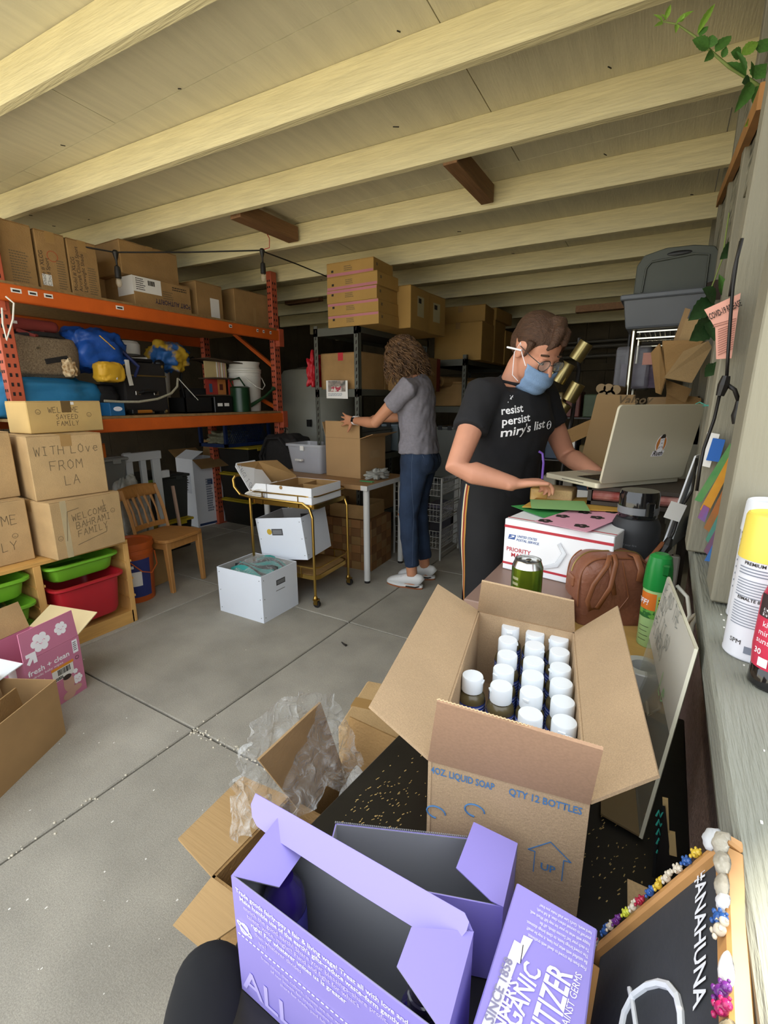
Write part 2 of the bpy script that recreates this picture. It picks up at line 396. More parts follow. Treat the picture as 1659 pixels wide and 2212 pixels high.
# ---------------------------------------------------------------- pallet rack
orange = mat('rack_orange', '#c65a1c', .45, var=.12, vs=5, bump=.1)
orange_d = mat('rack_upright_paint', '#b5563a', .5, var=.14, vs=6)
hole = flat('punched_hole', '#241a16', .9)
RX = -3.15; RB = -4.15
def upright(y, parent):
    for x in (RX-.055, RB):
        up = MB().box((x, y, 0), (x+.055, y+.075, 2.42)).build('upright_post', orange_d, parent, bevel=.004)
        mb = MB()
        for k in range(44):
            z = .12+k*.051
            for s in (0, 1):
                yy = y+.016+s*.028; mb.box((x+.0552, yy, z), (x+.0562, yy+.012, z+.020))
                xx = x+.010+s*.022; mb.box((xx, y-.0012, z+.02), (xx+.012, y-.0002, z+.036))
        mb.build('punched_slots', hole, up)
    for z0, z1 in ((1.25, 1.62), (1.62, 2.2)):
        MB().bar((RX-.06, y+.037, z0), (RB+.06, y+.037, z1), .03).build('brace', orange, parent)
    for x in (RX-.06, RB-.01): MB().box((x, y-.02, 0), (x+.08, y+.10, .006)).build('foot_plate', orange_d, parent)
rack = thing('pallet_rack', 'tall orange pallet rack with two loaded shelves along the left wall', 'rack', (0, 0, 0))
Y0, Y1 = 1.25, 3.36
upright(Y0, rack); upright(Y1, rack)
for z, nm in ((1.84, 'u'), (1.115, 'l')):
    for x in (RX, RB-.045):
        b = MB().box((x, Y0+.002, z), (x+.045, Y1+.075, z+.085)).build('shelf_beam', orange, rack, bevel=.006)
    MB().box((RX, Y0+.0, z-.05), (RX+.012, Y0+.05, z+.10)).build('beam_connector', orange_d, rack)
    MB().box((RX, Y1+.02, z-.05), (RX+.050, Y1+.078, z+.10)).build('beam_connector', orange_d, rack)
    dk = mat('chipboard_deck', '#8f7247', .9, var=.2, vs=40)
    MB().box((RB, Y0-.02, z+.086), (RX+.02, Y1+.1, z+.102)).build('shelf_deck', dk, rack)
for (px, w) in ((37, .05), (72, .045), (105, .045), (262, .05), (497, .03), (555, .02), (568, .02), (583, .02)):
    y = P(px, 640 if px < 200 else 690, x=RX+.046).y
    zz = 1.84+.055
    o = MB().box((RX+.0452, y-w/2, zz-.011), (RX+.0462, y+w/2, zz+.011)).build('barcode_sticker', paper, rack)
    MB().box((RX+.0463, y-w*.35, zz-.006), (RX+.0468, y+w*.35, zz+.004)).build('print', ink_k, o)
DU = 1.942+.001; DL = 1.217+.001     # deck tops

# boxes on the top deck
def printed(t, w, d, h, fr, lines, m=ink, size=.03):
    pass
model = [('tall brown box with stacked model lettering at the left end of the rack top', 1.20, 1.52, .33, 0), ('tall brown box with a red round stamp, second from the left on the rack top', 1.53, 1.695, .325, 1), ('tall brown box with sideways shade lettering, third from the left end of the rack top', 1.70, 1.878, .322, 0)]
for lb, ya, yb, h, k in model:
    w = .42; d = yb-ya-.004
    t = carton(lb, (RX-.06-w, ya, DU), 0, w, d, h, card_d, group=None, tape='x')
    # writing runs up the face (rotated)
    O = Vector((w+.0, d*.30, .03)); r = Vector((0, 0, 1)); u = Vector((0, -1, 0))
    ln = ['Model # XLCG', 'Aircraft Cloud Sport', 'Lightweight Shade'] if k == 0 else ['Shade # XLCG', 'Cloud Sport']
    for i, s_ in enumerate(ln): text(s_, ink_k, t, O+Vector((0, i*.028-.02, 0)), r, u, .03, 'lettering')
    fr = (Vector((w, d*.60, .02)), Vector((0, 1, 0)), Vector((0, 0, 1)))
    fake_lines(fr, 0, 0, d*.3, h*.5, 12, ink, t)
    if k == 1:
        mb = MB(); mb.lathe([(.030, 0), (.030, .0006), (.026, .0006), (.026, 0)], 24, Matrix.Translation((w, d*.5, h*.6)) @ Matrix.Rotation(PI/2, 4, 'Y'), cap=False)
        mb.build('round_stamp', flat('red_print', '#a4502e', .8), t)
        frect(face('right', w, d, h), .01, .03, .06, .09, paper, t, 'white_label')
t = carton('dark brown box behind the pair of stacked boxes on the rack top', (-4.05, 2.02, DU), 0, .5, .35, .36, card_d)
t = carton('long brown box lettered upside down, with a white shipping label', (-3.66, 2.104, DU), 0, .44, .455, .205, card_d, tape='y')
fr = face('right', .44, .455, .205)
text('PORT AUTHORITY', flat('navy_print', '#2b2440', .7), t, fpt(fr, .445, .075)+Vector((0.0003, 0, 0)), (0, -1, 0), (0, 0, -1), .046, off=.0016, fit=.29)
frect(fr, .0, .10, .21, .198, paper, t, 'shipping_label')
fake_lines(fr, .02, .11, .09, .19, 6, ink_k, t); fake_lines(fr, .11, .15, .17, .185, 1, ink_k, t, fill=.9)
fake_lines(fr, .30, .15, .43, .18, 2, ink_k, t); fake_lines(fr, .22, .08, .30, .14, 4, ink, t)
frect(face('front', .44, .455, .205), .26, .08, .44, .2, paper, t, 'shipping_label')
t = carton('worn brown box lying on top of the upside-down lettered box', (-3.72, 2.06, DU+.2065), 0, .46, .44, .21, card_d, tape='x', tm=tape_m)
t = carton('square brown box with a white slip on its right face on the rack top', (-3.60, 2.60, DU), 2, .38, .26, .265, card_d)
frect(face('right', .38, .26, .265), .13, .02, .22, .16, paper, t, 'white_slip')
t = carton('wide brown box at the right end of the rack top', (-3.66, 3.03, DU), -3, .42, .40, .285, card_d)
frect(face('right', .42, .40, .285), .2, .0, .23, .16, tape_m, t, 'tape_strip')

# ---------------------------------------------------------------- things on the lower deck
tweed = mat('tweed', '#5a4a38', .95, col2='#8c7a60', vs=160)
blackf = mat('black_fabric', '#201d1c', .85, var=.2, vs=40)
blk = mat('black_plastic', '#191919', .4, var=.1)
redf = mat('faded_red_fabric', '#7d3028', .85, var=.15)
bluef = mat('blue_tarpaulin', '#2c7aa8', .5, var=.15, vs=4, bump=.8, bs=9)
ikeab = mat('royal_blue_plastic', '#1f4fa0', .4, var=.2, vs=7, bump=.8, bs=12)
yel = mat('yellow_plastic', '#d6a52c', .5, var=.1)
whp = mat('white_plastic', '#d6d2c6', .4, var=.04)
steel = mat('steel', '#9b968c', .35, metal=1, var=.1)

def blob(name, m, parent, c, rx, ry, rz, seed=0, amp=.18, sup=.8, freq=3.0, n=56, flat_bottom=True, rot=0, cr_=0, cf=9):
    "a soft lumpy volume that sits on its base"
    rnd = random.Random(seed); ph = [rnd.uniform(0, 6.28) for _ in range(9)]; mb = MB(); rings = []; mm = 30
    cr, sr = math.cos(rot), math.sin(rot)
    for j in range(mm):
        t = PI*(j+.5)/mm; rg = []
        for i in range(n):
            a = 2*PI*i/n; x, y, z = math.sin(t)*math.cos(a), math.sin(t)*math.sin(a), -math.cos(t)
            k = 1+amp*(math.sin(freq*x*2+ph[0])*math.sin(freq*y*2+ph[1])+.6*math.sin(freq*4*z+ph[2]+3*x)+.35*math.sin(freq*5*x+ph[3]-4*z)+.3*math.sin(9*a+ph[4]+4*z))
            X, Y, Z = [math.copysign(abs(q)**sup, q)*k for q in (x, y, z)]
            if flat_bottom: Z = max(Z, -.92)
            X, Y = X*rx, Y*ry
            if cr_:
                from mathutils import noise
                q_ = Vector((X, Y, Z*rz))*cf+Vector((seed, 0, 0)); w_ = cr_*(1-2*abs(noise.noise(q_)))*.6+cr_*.5*(1-2*abs(noise.noise(q_*2.3))); X += x*w_; Y += y*w_; Z += z*w_/rz*.8
            rg.append(mb.bm.verts.new((c[0]+X*cr-Y*sr, c[1]+X*sr+Y*cr, c[2]+Z*rz)))
        rings.append(rg)
    mb.skin(rings); return mb.build(name, m, parent, smooth=True)

t = thing('sleeping_bag', 'large blue nylon sleeping bag spread under the tweed bag', 'bag', (-3.55, 1.42, DL)); blob('bag_body', bluef, t, (0, .02, .12), .33, .40, .125, 2, .03, .6, cr_=.035, cf=7)
t2 = thing('sleeping_bag', 'end of a blue nylon bundle left of the rack upright, behind the cartons', 'bag', (-3.6, .82, .9)); sb_ = thing('cardboard_box', 'tall brown carton behind the left cartons carrying the blue bundle', 'box', (-3.85, .60, 0)); MB().box((0, 0, 0), (.5, .45, .905)).build('carton_body', card_d, sb_, bevel=.004); blob('bag_body', bluef, t2, (0, 0, .14), .25, .27, .16, 4, .03, .6, cr_=.035, cf=7)
t = thing('tweed_bag', 'brown tweed holdall with dark straps lying on the blue sleeping bag', 'bag', (-3.40, 1.52, DL+.235))
blob('bag_body', tweed, t, (0, 0, .12), .17, .20, .13, 5, .03, .45, n=36)
MB().tube([(.1, -.17, .22), (.13, -.05, .25), (.13, .08, .25), (.1, .18, .2)], .014, 8).build('handle', blackf, t)
MB().bar((.172, -.03, .09), (.165, .10, .12), .02, .03).build('strap', blackf, t)
MB().tube([(.05, -.19, .245), (.06, 0, .27), (.05, .19, .235)], .012, 6).build('zip_edge', blackf, t)
MB().cyl((.16, -.06, .16), (.20, -.06, .17), .006).build('buckle', steel, t)
t = thing('fur_charm', 'small brown and white fur tuft hanging on the tweed bag', 'charm', (-3.19, 1.60, DL+.24)); blob('fur', mat('leopard_fur', '#8a6230', .95, col2='#d9c6a0', vs=60), t, (0, 0, .05), .03, .035, .055, 8, .15)
t = thing('instrument_case', 'faded red padded case above the tweed bag', 'case', (-3.5, 1.30, DL+.50)); MB().box((-.2, 0, 0), (.22, .33, .07)).build('case_body', redf, t, bevel=.03, seg=3, smooth=True); MB().box((.221, .05, .03), (.224, .1, .045)).build('label_patch', paper, t)
MB().tube([(.2, .1, .0), (.24, .17, -.03), (.2, .24, .0)], .012, 8).build('handle', redf, t)
t = thing('instrument_case', 'thin faded red sleeve directly under the red padded case', 'case', (-3.5, 1.28, DL+.415)); MB().box((-.2, 0, 0), (.19, .36, .05)).build('case_body', redf, t, bevel=.02, seg=2, smooth=True)
t = thing('shopping_bag', 'crumpled royal blue carrier bag high on the middle of the lower shelf', 'bag', (-3.40, 1.86, DL+.31)); blob('bag_body', ikeab, t, (0, 0, .11), .14, .18, .12, 12, .05, .7, cr_=.045, cf=10)
MB().tube([(.12, .12, .14), (.17, .22, .02), (.14, .20, -.05)], [.012]*3, 6).build('handle', mat('navy_strap', '#1a2450', .7), t)
MB().bar((.16, -.02, .20), (.18, .06, .12), .012, .004).build('strap', yel, t)
t = thing('padded_parcel', 'yellow padded pouch hanging below the blue carrier bag', 'pouch', (-3.22, 1.86, DL+.235)); blob('pouch_body', yel, t, (0, 0, .045), .05, .085, .06, 9, .02, .45, rot=.1, cr_=.012, cf=20)
MB().box((.045, -.03, .0), (.056, .02, .03)).build('white_sticker', paper, t)
for k, (yy, zz) in enumerate(((1.40, .10),)):
    pass
t = thing('black_backpack', 'dark soft bag slumped between the sleeping bag and the amplifier', 'bag', (-3.42, 1.86, DL)); blob('bag_body', blackf, t, (0, 0, .10), .15, .12, .11, 14, .06, .7)
# amplifier / accordion case
amp = thing('accordion_case', 'black hard case with a metal-ended carry handle on its front', 'case', (-3.56, 1.975, DL))
MB().box((0, 0, .02), (.30, .33, .36)).build('case_body', mat('black_tolex', '#201c19', .75, var=.1, bump=.3, bs=300), amp, bevel=.012, seg=2)
MB().box((.3005, .0, .265), (.305, .33, .275)).build('lid_seam', mat('brass_trim', '#8b7446', .4, metal=.8, var=.1), amp)
MB().tube([(.305, .10, .15), (.335, .12, .162), (.338, .165, .165), (.335, .21, .162), (.305, .23, .15)], [.008, .011, .012, .011, .008], 8).build('handle', blk, amp)
for y in (.095, .235): MB().box((.3, y-.02, .135), (.308, y+.02, .165)).build('handle_plate', steel, amp, bevel=.003)
for y in (.02, .31): 
    for z in (.02, .34): MB().ell((.295, y, z), .012, .014, .014, n=8, m2=6).build('corner_cap', mat('brass_trim', '#8b7446'), amp)
for y in (.05, .28): MB().box((.22, y-.02, 0), (.28, y+.02, .02)).build('foot', blk, amp)
t = thing('white_strap', 'white strap hanging over the top of the black case', 'strap', (-3.245, 2.0, DL+.36)); MB().tube([(0, 0, .0), (.012, 0, .01), (.014, .0, -.08), (.016, .01, -.16)], [(.016, .002)]*4, 4, side=(0, 1, 0)).build('strap_band', whp, t)
t = thing('pipe_hoop', 'grey ribbed hose bent in a wide curve before the black case', 'hose', (0, 0, 0))
mb = MB(); pts = [P(225, 866, x=-3.11), P(260, 868, x=-3.10), P(300, 868, x=-3.09), P(340, 862, x=-3.09), P(370, 850, x=-3.10), P(383, 835, x=-3.12), P(384, 818, x=-3.16)]
mb.tube(pts, .008, 8); mb.build('hose_tube', mat('grey_hose', '#9c9680', .5, var=.15, vs=80), t)
t = thing('blue_carton', 'small blue carton with a white oval logo at the shelf edge', 'box', (-3.30, 1.80, DL)); MB().box((0, 0, 0), (.14, .1, .085)).build('carton_body', mat('carton_blue', '#23618f', .5, var=.05), t, bevel=.002)
mb = MB(); mb.lathe([(.0, 0), (.03, 0), (.03, .0008), (0, .0008)], 20, Matrix.Translation((.14, .052, .045)) @ Matrix.Rotation(PI/2, 4, 'Y') @ Matrix.Scale(.5, 4, (1, 0, 0)), cap=False); o = mb.build('oval_logo', white_p, t)
t = thing('hammer', 'hammer with dark head and orange grip lying on the shelf edge', 'hammer', (-3.17, 1.97, DL+.01)); MB().tube([(0, 0, .012), (-.05, .16, .012)], .012, 8).build('grip', mat('orange_grip', '#c07a2a', .5), t); MB().box((-.03, -.03, 0), (.03, .01, .03)).build('hammer_head', blk, t, bevel=.004)
# big white jerrycan bucket with white lid, yellow and blue cloth
def bucket(label, loc, r, h, m, ribs=True, lid=None, handle=True, cat='bucket', hm=None):
    t = thing('bucket', label, cat, loc)
    prof = [(r*.86, 0), (r*.97, h*.78), (r, h*.80), (r, h*.83), (r*.975, h*.835), (r*.975, h*.9), (r*1.01, h*.91), (r*1.01, h*.94), (r*.98, h*.945), (r*1.02, h*.96), (r*1.02, h), (r*.95, h), (r*.82, .01)]
    if not ribs: prof = [(r*.9, 0), (r, h), (r*.96, h), (r*.85, .01)]
    MB().lathe(prof, 28).build('bucket_body', m, t, smooth='auto')
    if lid is not None: MB().lathe([(r*1.03, h*.93), (r*1.05, h*.95), (r*1.04, h+.008), (r*.9, h+.008), (r*.88, h-.004), (0, h-.004)], 28).build('bucket_lid', lid, t, smooth='auto')
    if handle:
        MB().tube([(r*.75, -r*.75, h*.8), (r*1.25, -r*.3, h*.58), (r*1.3, .15*r, h*.52), (r*1.1, r*.6, h*.62), (r*.6, r*.85, h*.8)], .004, 6).build('bail_handle', hm or whp, t)
    return t
bucket('tall white bucket behind the black case under the yellow cloth', (-3.62, 2.42, DL), .15, .42, whp, handle=False)
t = thing('white_appliance', 'round white appliance part perched above the black case', 'appliance', (-3.50, 2.16, DL+.37)); MB().lathe([(.02, 0), (.03, .04), (.10, .06), (.105, .13), (.09, .15), (0, .15)], 24).build('drum', whp, t, smooth='auto'); MB().box((-.02, -.14, 0), (.1, .15, .03)).build('dark_base', blk, t, bevel=.008); MB().ell((.13, .18, .0), .03, .04, .03).build('knob', blk, t)
t = thing('yellow_cloth', 'yellow and blue printed plastic sack draped over the white bucket', 'sack', (-3.45, 2.48, DL+.36)); blob('sack_body', mat('sack_yellow', '#b8942a', .5, col2='#2a5a94', vs=5, hard=True), t, (0, 0, .07), .10, .12, .09, 21, .08, cr_=.05, cf=12)
t = thing('computer_speaker', 'low black tray box open at the top beside the amplifier', 'box', (-3.42, 2.42, DL)); MB().box((0, 0, 0), (.2, .01, .12)).box((0, .25, 0), (.2, .26, .12)).box((0, 0, 0), (.01, .26, .12)).box((.19, 0, 0), (.2, .26, .12)).box((0, 0, 0), (.2, .26, .01)).build('tray_body', blk, t)
MB().bar((.15, .0, .26), (.2, .12, .1), .012, .004).build('white_edge', whp, t)
t = thing('dark_cable_box', 'dark crate of electronics with small white labels', 'box', (-3.46, 2.70, DL)); MB().box((0, 0, 0), (.24, .19, .13)).build('crate_body', blk, t, bevel=.005)
for y in (.03, .10): MB().box((.2402, y, .05), (.2412, y+.05, .075)).build('white_label', paper, t)
t = thing('suitcase_arch', 'black folding luggage trolley with tall looped handle', 'trolley', (-3.62, 2.66, DL)); MB().tube([(.1, 0, 0), (.1, -.04, .25), (.1, 0, .40), (.1, .1, .45), (.1, .24, .40), (.1, .3, .2), (.1, .3, 0)], .010, 8).build('loop_handle', blk, t); MB().box((0, 0, .0), (.12, .3, .2)).build('trolley_body', blackf, t, bevel=.02)
# dolls house
dh = thing('dolls_house', 'open wooden dolls house with striped wallpaper and red lower room', 'toy', (-3.50, 2.74, DL+.135))
crm = mat('cream_wall', '#c9b27c', .7, var=.04); rd = mat('toy_red', '#a8382c', .7, var=.1); wd = mat('dark_roof', '#4a3a2c', .7, var=.1); orr = mat('toy_orange', '#c07a3c', .7)
MB().box((0, 0, 0), (.22, .34, .01)).build('floor_panel', wd, dh); MB().box((.02, .03, .14), (.22, .30, .15)).build('floor_panel', wd, dh)
MB().bar((.1, -.02, .30), (.1, .36, .275), .26, .008).build('roof_panel', wd, dh)
MB().box((.10, .03, .15), (.11, .26, .285)).build('upper_wall', crm, dh)
for k in range(4): MB().box((.1105, .15+k*.026, .152), (.1125, .162+k*.026, .283)).build('stripe', flat('stripe_pink' if k % 2 else 'stripe_white', '#c9a0a0' if k % 2 else '#e8e0d8', .6), dh)
MB().box((.10, .03, .01), (.11, .15, .14)).build('lower_wall', rd, dh); MB().box((.10, .15, .01), (.11, .24, .14)).build('lower_wall', orr, dh); MB().box((.14, .24, .01), (.15, .29, .14)).build('lower_wall', rd, dh)
MB().box((.1105, .06, .03), (.1125, .09, .10)).build('window_opening', mat('toy_blue', '#3c5a78', .6), dh); MB().box((.1105, .17, .05), (.1125, .205, .10)).build('window_opening', flat('toy_dark', '#5a2c1c'), dh)
MB().bar((.08, .3, .0), (.0, .42, .15), .16, .008).build('side_ramp', mat('toy_brown', '#5a3c22', .7, var=.1), dh)
t = bucket('white ribbed plastic bucket at the right end of the lower shelf', (-3.36, 3.18, DL), .145, .37, whp)
MB().lathe([(.136, .372), (.138, .378), (.130, .40), (.138, .42), (.14, .43), (.12, .43)], 28).build('inner_bucket', whp, t, smooth='auto')
gc = thing('watering_can', 'dark green metal watering can with a long spout', 'watering can', (-3.24, 3.0, DL)); gm = mat('green_enamel', '#1d3a22', .3, var=.1)
MB().lathe([(.085, 0), (.082, .2), (.088, .205), (.07, .215), (.02, .216), (0, .216)], 24).build('can_body', gm, gc, smooth='auto'); MB().tube([(.03, .06, .04), (.08, .22, .13), (.10, .29, .19)], [.018, .012, .01], 8).build('spout', gm, gc); MB().lathe([(.01, 0), (.022, .03), (.0, .032)], 12, Matrix.Translation((.10, .29, .185)) @ Matrix.Rotation(-.9, 4, 'X')).build('rose', gm, gc)
MB().tube([(0, -.07, .2), (0, -.1, .26), (0, 0, .29), (0, .06, .22)], .007, 6).build('handle', gm, gc)
t = thing('bungee_cord', 'pale cord looped over the left end of the upper beam', 'cord', (0, 0, 0)); MB().tube([P(12, 640, x=-3.08), P(30, 655, x=-3.07), P(28, 690, x=-3.07), P(14, 735, x=-3.08), P(6, 700, x=-3.08), P(4, 665, x=-3.08)], .0045, 6).build('cord_strand', whp, t)

# ---------------------------------------------------------------- under the rack
def tote(label, loc, rz, w, d, h, mb_, ml, cat='bin', group=None, lidh=.03, name='storage_tote'):
    t = thing(name, label, cat, loc, rz, group); ins = .02
    c = [Vector(p) for p in ((ins*1.6, ins*1.6, 0), (w-ins*1.6, ins*1.6, 0), (w-ins*1.6, d-ins*1.6, 0), (ins*1.6, d-ins*1.6, 0), (ins*.5, ins*.5, h-lidh), (w-ins*.5, ins*.5, h-lidh), (w-ins*.5, d-ins*.5, h-lidh), (ins*.5, d-ins*.5, h-lidh))]
    MB().quadbox(c).build('tote_body', mb_, t, bevel=.01, seg=2); MB().box((-.005, -.005, h-lidh), (w+.005, d+.005, h-.008)).build('tote_lid', ml, t, bevel=.006); MB().box((.03, .03, h-.01), (w-.03, d-.03, h)).build('lid_panel', ml, t, bevel=.004)
    for y in (d*.25, d*.75): MB().box((w+.005, y-.03, h-lidh-.02), (w+.014, y+.03, h-.012)).build('latch', ml, t, bevel=.003)
    return t
blkt = mat('black_tote', '#24231f', .5, var=.08); ylid = mat('yellow_lid', '#b8a028', .45, var=.06); greyt = mat('grey_tote', '#6d6f6a', .5, var=.05); dgt = mat('charcoal_tote', '#3c3e3a', .5, var=.05)
for (y, x, n0, G) in ((3.42, -4.12, 3, 'right'), (2.28, -4.14, 2, 'left')):
    for k in range(n0):
        lab = {('right', 0): 'black tote with yellow lid on the floor, bottom of the stack under the blue crate', ('right', 1): 'black tote with yellow lid in the middle of the stack under the blue crate', ('right', 2): 'black tote with yellow lid directly beneath the blue milk crate',
               ('left', 0): 'black tote with yellow lid behind the wooden chair, on the floor', ('left', 1): 'dark tote with lime latch resting on the tote behind the chair'}[(G, k)]
        t = tote(lab, (x, y, k*.285), 0, .48, .60 if G == 'right' else .44, .282 if G == 'right' else .40 if k else .282, blkt if not (G == 'left' and k == 1) else dgt, ylid if not (G == 'left' and k == 1) else dgt)
        if G == 'left' and k == 1: MB().box((.475, .02, .365), (.492, .13, .385)).build('latch', mat('lime_latch', '#8cae3a', .5), t)
        if G == 'right': frect(face('right', .48, .6, .28), .30, .06, .42, .2, mat('yellow_sticker', '#b5a038', .6), t, 'yellow_sticker', lift=.004)
mc = thing('milk_crate', 'dark blue lattice milk crate on the yellow-lidded totes', 'crate', (-4.10, 3.20, .858)); cb = mat('crate_blue', '#1b2f5c', .5, var=.1)
W_, D_, H_ = .40, .62, .27
for z in (0, H_-.035): MB().box((0, 0, z), (W_, .012, z+.035)).box((0, D_-.012, z), (W_, D_, z+.035)).box((0, 0, z), (.012, D_, z+.035)).box((W_-.012, 0, z), (W_, D_, z+.035)).build('crate_rim', cb, mc)
for y in (0, D_-.03): 
    for x in (0, W_-.03): MB().box((x, y, 0), (x+.03, y+.03, H_)).build('corner_post', cb, mc)
mb = MB()
for k in range(22):
    y = .02+k*.027
    if y < D_-.18: mb.bar((W_-.006, y, .04), (W_-.006, y+.13, .235), .005, .006)
    if y > .14: mb.bar((W_-.006, y, .04), (W_-.006, y-.13, .235), .005, .006)
mb.build('lattice', cb, mc); MB().box((0.01, 0.01, 0), (W_-.01, D_-.01, .01)).build('crate_floor', cb, mc)
t = thing('crumpled_foil', 'cluster of pale crumpled bottles inside the blue milk crate', 'rubbish', (-3.9, 3.4, .87)); blob('foil_body', mat('pale_foil', '#8d8c74', .4, var=.2, vs=40), t, (0, 0, .07), .12, .2, .07, 5, .2)
t = open_carton('tall white printer carton with its brown flaps open', (-4.47, 3.17, 0), -6, .32, .33, .72, {'right': (.17, 118, .0, card_d), 'back': (.17, 10, .0, card_d), 'left': (.15, 60, 0, card_d), 'front': (.15, -60, 0, card_w)}, m=card_w, mi=card)
fr = face('right', .32, .33, .72); frect(fr, .02, 0.01, .31, .035, mat('navy_band', '#31456d', .6), t, 'blue_band')
fake_lines((fpt(fr, .10, .15), Vector((0, 1, 0)), Vector((0, 0, 1))), .03, 0, .11, .36, 14, mat('grey_print', '#7b8290', .7), t, fill=.7); frect(fr, .15, .44, .21, .50, mat('navy_band', '#31456d'), t, 'blue_logo')
fr = face('front', .32, .33, .72); frect(fr, .03, .36, .26, .58, mat('pale_panel', '#cfd2d8', .6), t, 'pale_panel'); fake_lines((fpt(fr, .05, .38), Vector((1, 0, 0)), Vector((0, 0, 1))), 0, 0, .18, .16, 6, ink_k, t)
# white picture-frame like bracket and bits behind the chair
bf = thing('bed_frame_bracket', 'white wooden bed-frame rails standing on end behind the chair', 'bed frame', (-3.52, 2.05, 0))
for y, w, z in ((0, .075, .93), (.12, .06, .90), (.22, .09, .90)): MB().box((0, y, 0), (.03, y+w*.75, z)).build('rail', mat('white_rail', '#c9ccca', .5, var=.04), bf, bevel=.003)
MB().box((.0, -.01, .86), (.034, .30, .925)).build('cross_rail', mat('white_rail', '#c9ccca'), bf, bevel=.003); MB().box((.0, .28, .70), (.03, .36, .76)).build('cross_rail', mat('white_rail', '#c9ccca'), bf, bevel=.003); MB().bar((.02, .42, .1), (.02, .38, .62), .02).build('thin_leg', mat('pinkish_leg', '#c9a890', .6), bf)
pla = mat('clear_film', '#dfe3e4', .12, alpha=.33, var=.05, spec=.8)
t = thing('plastic_bag', 'clear plastic bag of bubble wrap bunched against the white rails', 'bag', (-3.42, 1.98, .30)); blob('film', mat('cloudy_film', '#b9b9b0', .2, alpha=.6, var=.15, vs=30), t, (0, 0, .2), .08, .13, .22, 31, .18, .7)
t = tote('grey lidded tote stacked behind the love-from-LA carton', (-3.9, 1.66, .62), 0, .5, .36, .30, greyt, mat('grey_lid', '#8e908a', .5))
t = tote('grey tote on the floor supporting the grey lidded tote', (-3.9, 1.66, 0), 0, .5, .36, .30, greyt, mat('grey_lid', '#8e908a'))
t = tote('grey tote in the middle of the stack behind the stacked cartons', (-3.9, 1.66, .305), 0, .5, .36, .31, greyt, mat('grey_lid', '#8e908a'))
t = carton('flat orange carton lettered in white on the grey tote', (-3.62, 1.60, .925), 3, .26, .24, .10, mat('orange_carton', '#d06a1c', .5, var=.03), tape='n')
text('Ring Pod', white_p, t, (.26, .04, .05), (0, 1, 0), (0, 0, 1), .03)
t = carton('low brown carton on the floor behind the orange bucket', (-3.34, 1.72, 0), 8, .3, .3, .28, card_d)
t = thing('speckled_rug', 'rolled speckled grey rug leaning beside the milk crate', 'rug', (-3.5, 3.62, .50)); MB().prism([(0, 0, .36), (0, .30, .62), (0, .42, .62), (0, .34, .20), (0, .05, .05)], (1, 0, 0), .03).build('rug_sheet', mat('speckle', '#4c4740', .9, col2='#cfc6b4', vs=45, hard=True), t)

# ---------------------------------------------------------------- toy shelf with trays
pine = mat('pine', '#c99a55', .55, var=.13, vs=5, bump=.1, bs=18, stretch=(6, 1, 9))
pine_v = mat('pine_upright', '#cfa05c', .55, var=.12, vs=5, stretch=(8, 8, 1))
ts = thing('toy_storage_frame', 'low pine storage frame holding coloured plastic trays', 'shelf', (-3.10, .14, 0)); TW, TD, TH = .435, 1.375, .52
MB().box((0, 0, TH-.02), (TW, TD, TH)).build('top_board', pine, ts, bevel=.002); MB().box((0, .02, .06), (TW, TD-.02, .078)).build('bottom_board', pine, ts); MB().box((TW-.02, .02, 0), (TW, TD-.02, .06)).build('plinth', pine, ts)
for y, th in ((0, .03), (.44, .035), (.88, .035), (TD-.03, .03)):
    u = MB().box((0, y, 0), (TW, y+th, TH-.0205)).build('upright_panel', pine_v, ts, bevel=.002)
    for z in (.16, .27, .38):
        for x in (.02, TW-.06): pass
        MB().box((.0, y-.006, z), (TW+.001, y-.0005, z+.012)).box((.0, y+th+.0005, z), (TW+.001, y+th+.006, z+.012)).build('runner_groove', pine, u)
MB().box((0, .03, .1), (.012, TD-.03, TH-.02)).build('back_board', pine_v, ts)
def tray(label, y0, z0, h, m, w=.365, out=.0):
    t = thing('plastic_tray', label, 'tray', (-3.04+out, .58+y0, z0)); d = .385; i = .035
    prof = []
    mb = MB(); rings = []
    for (z, ins) in ((0, i), (h*.12, i*.7), (h-.02, .012), (h-.02, -.002), (h-.012, -.012), (h, -.012), (h, .006), (h-.02, .016), (.008, i+.004)):
        rg = []
        for k in range(32):
            a = 2*PI*k/32+PI/32; ca, sa = math.cos(a), math.sin(a); e = .28
            rg.append(mb.bm.verts.new((d/2+math.copysign(abs(ca)**e, ca)*(d/2-ins), w/2+math.copysign(abs(sa)**e, sa)*(w/2-ins), z)))
        rings.append(rg)
    mb.skin(rings); mb.build('tray_shell', m, t, smooth='auto'); return t
gt = mat('lime_plastic', '#6fae2c', .4, var=.04); rt = mat('red_plastic', '#b3202a', .4, var=.04)
tray('lime green tray in the top left slot of the pine frame', .052, .365, .10, gt, out=.01)
t = tray('lime green tray pulled out a little in the middle left slot', .052, .235, .10, gt, out=.035)
t = tray('lime green tray low in the left slot behind the pink box', .052, .11, .09, gt, out=.0)
tray('lime green tray in the top right slot of the pine frame', .50, .375, .095, gt, out=.01)
tray('deep red tray hanging in the right slot of the pine frame', .50, .12, .235, rt, out=.04)
tray('red tray edge at the far left slot of the pine frame', -.42, .15, .15, rt, out=.02)
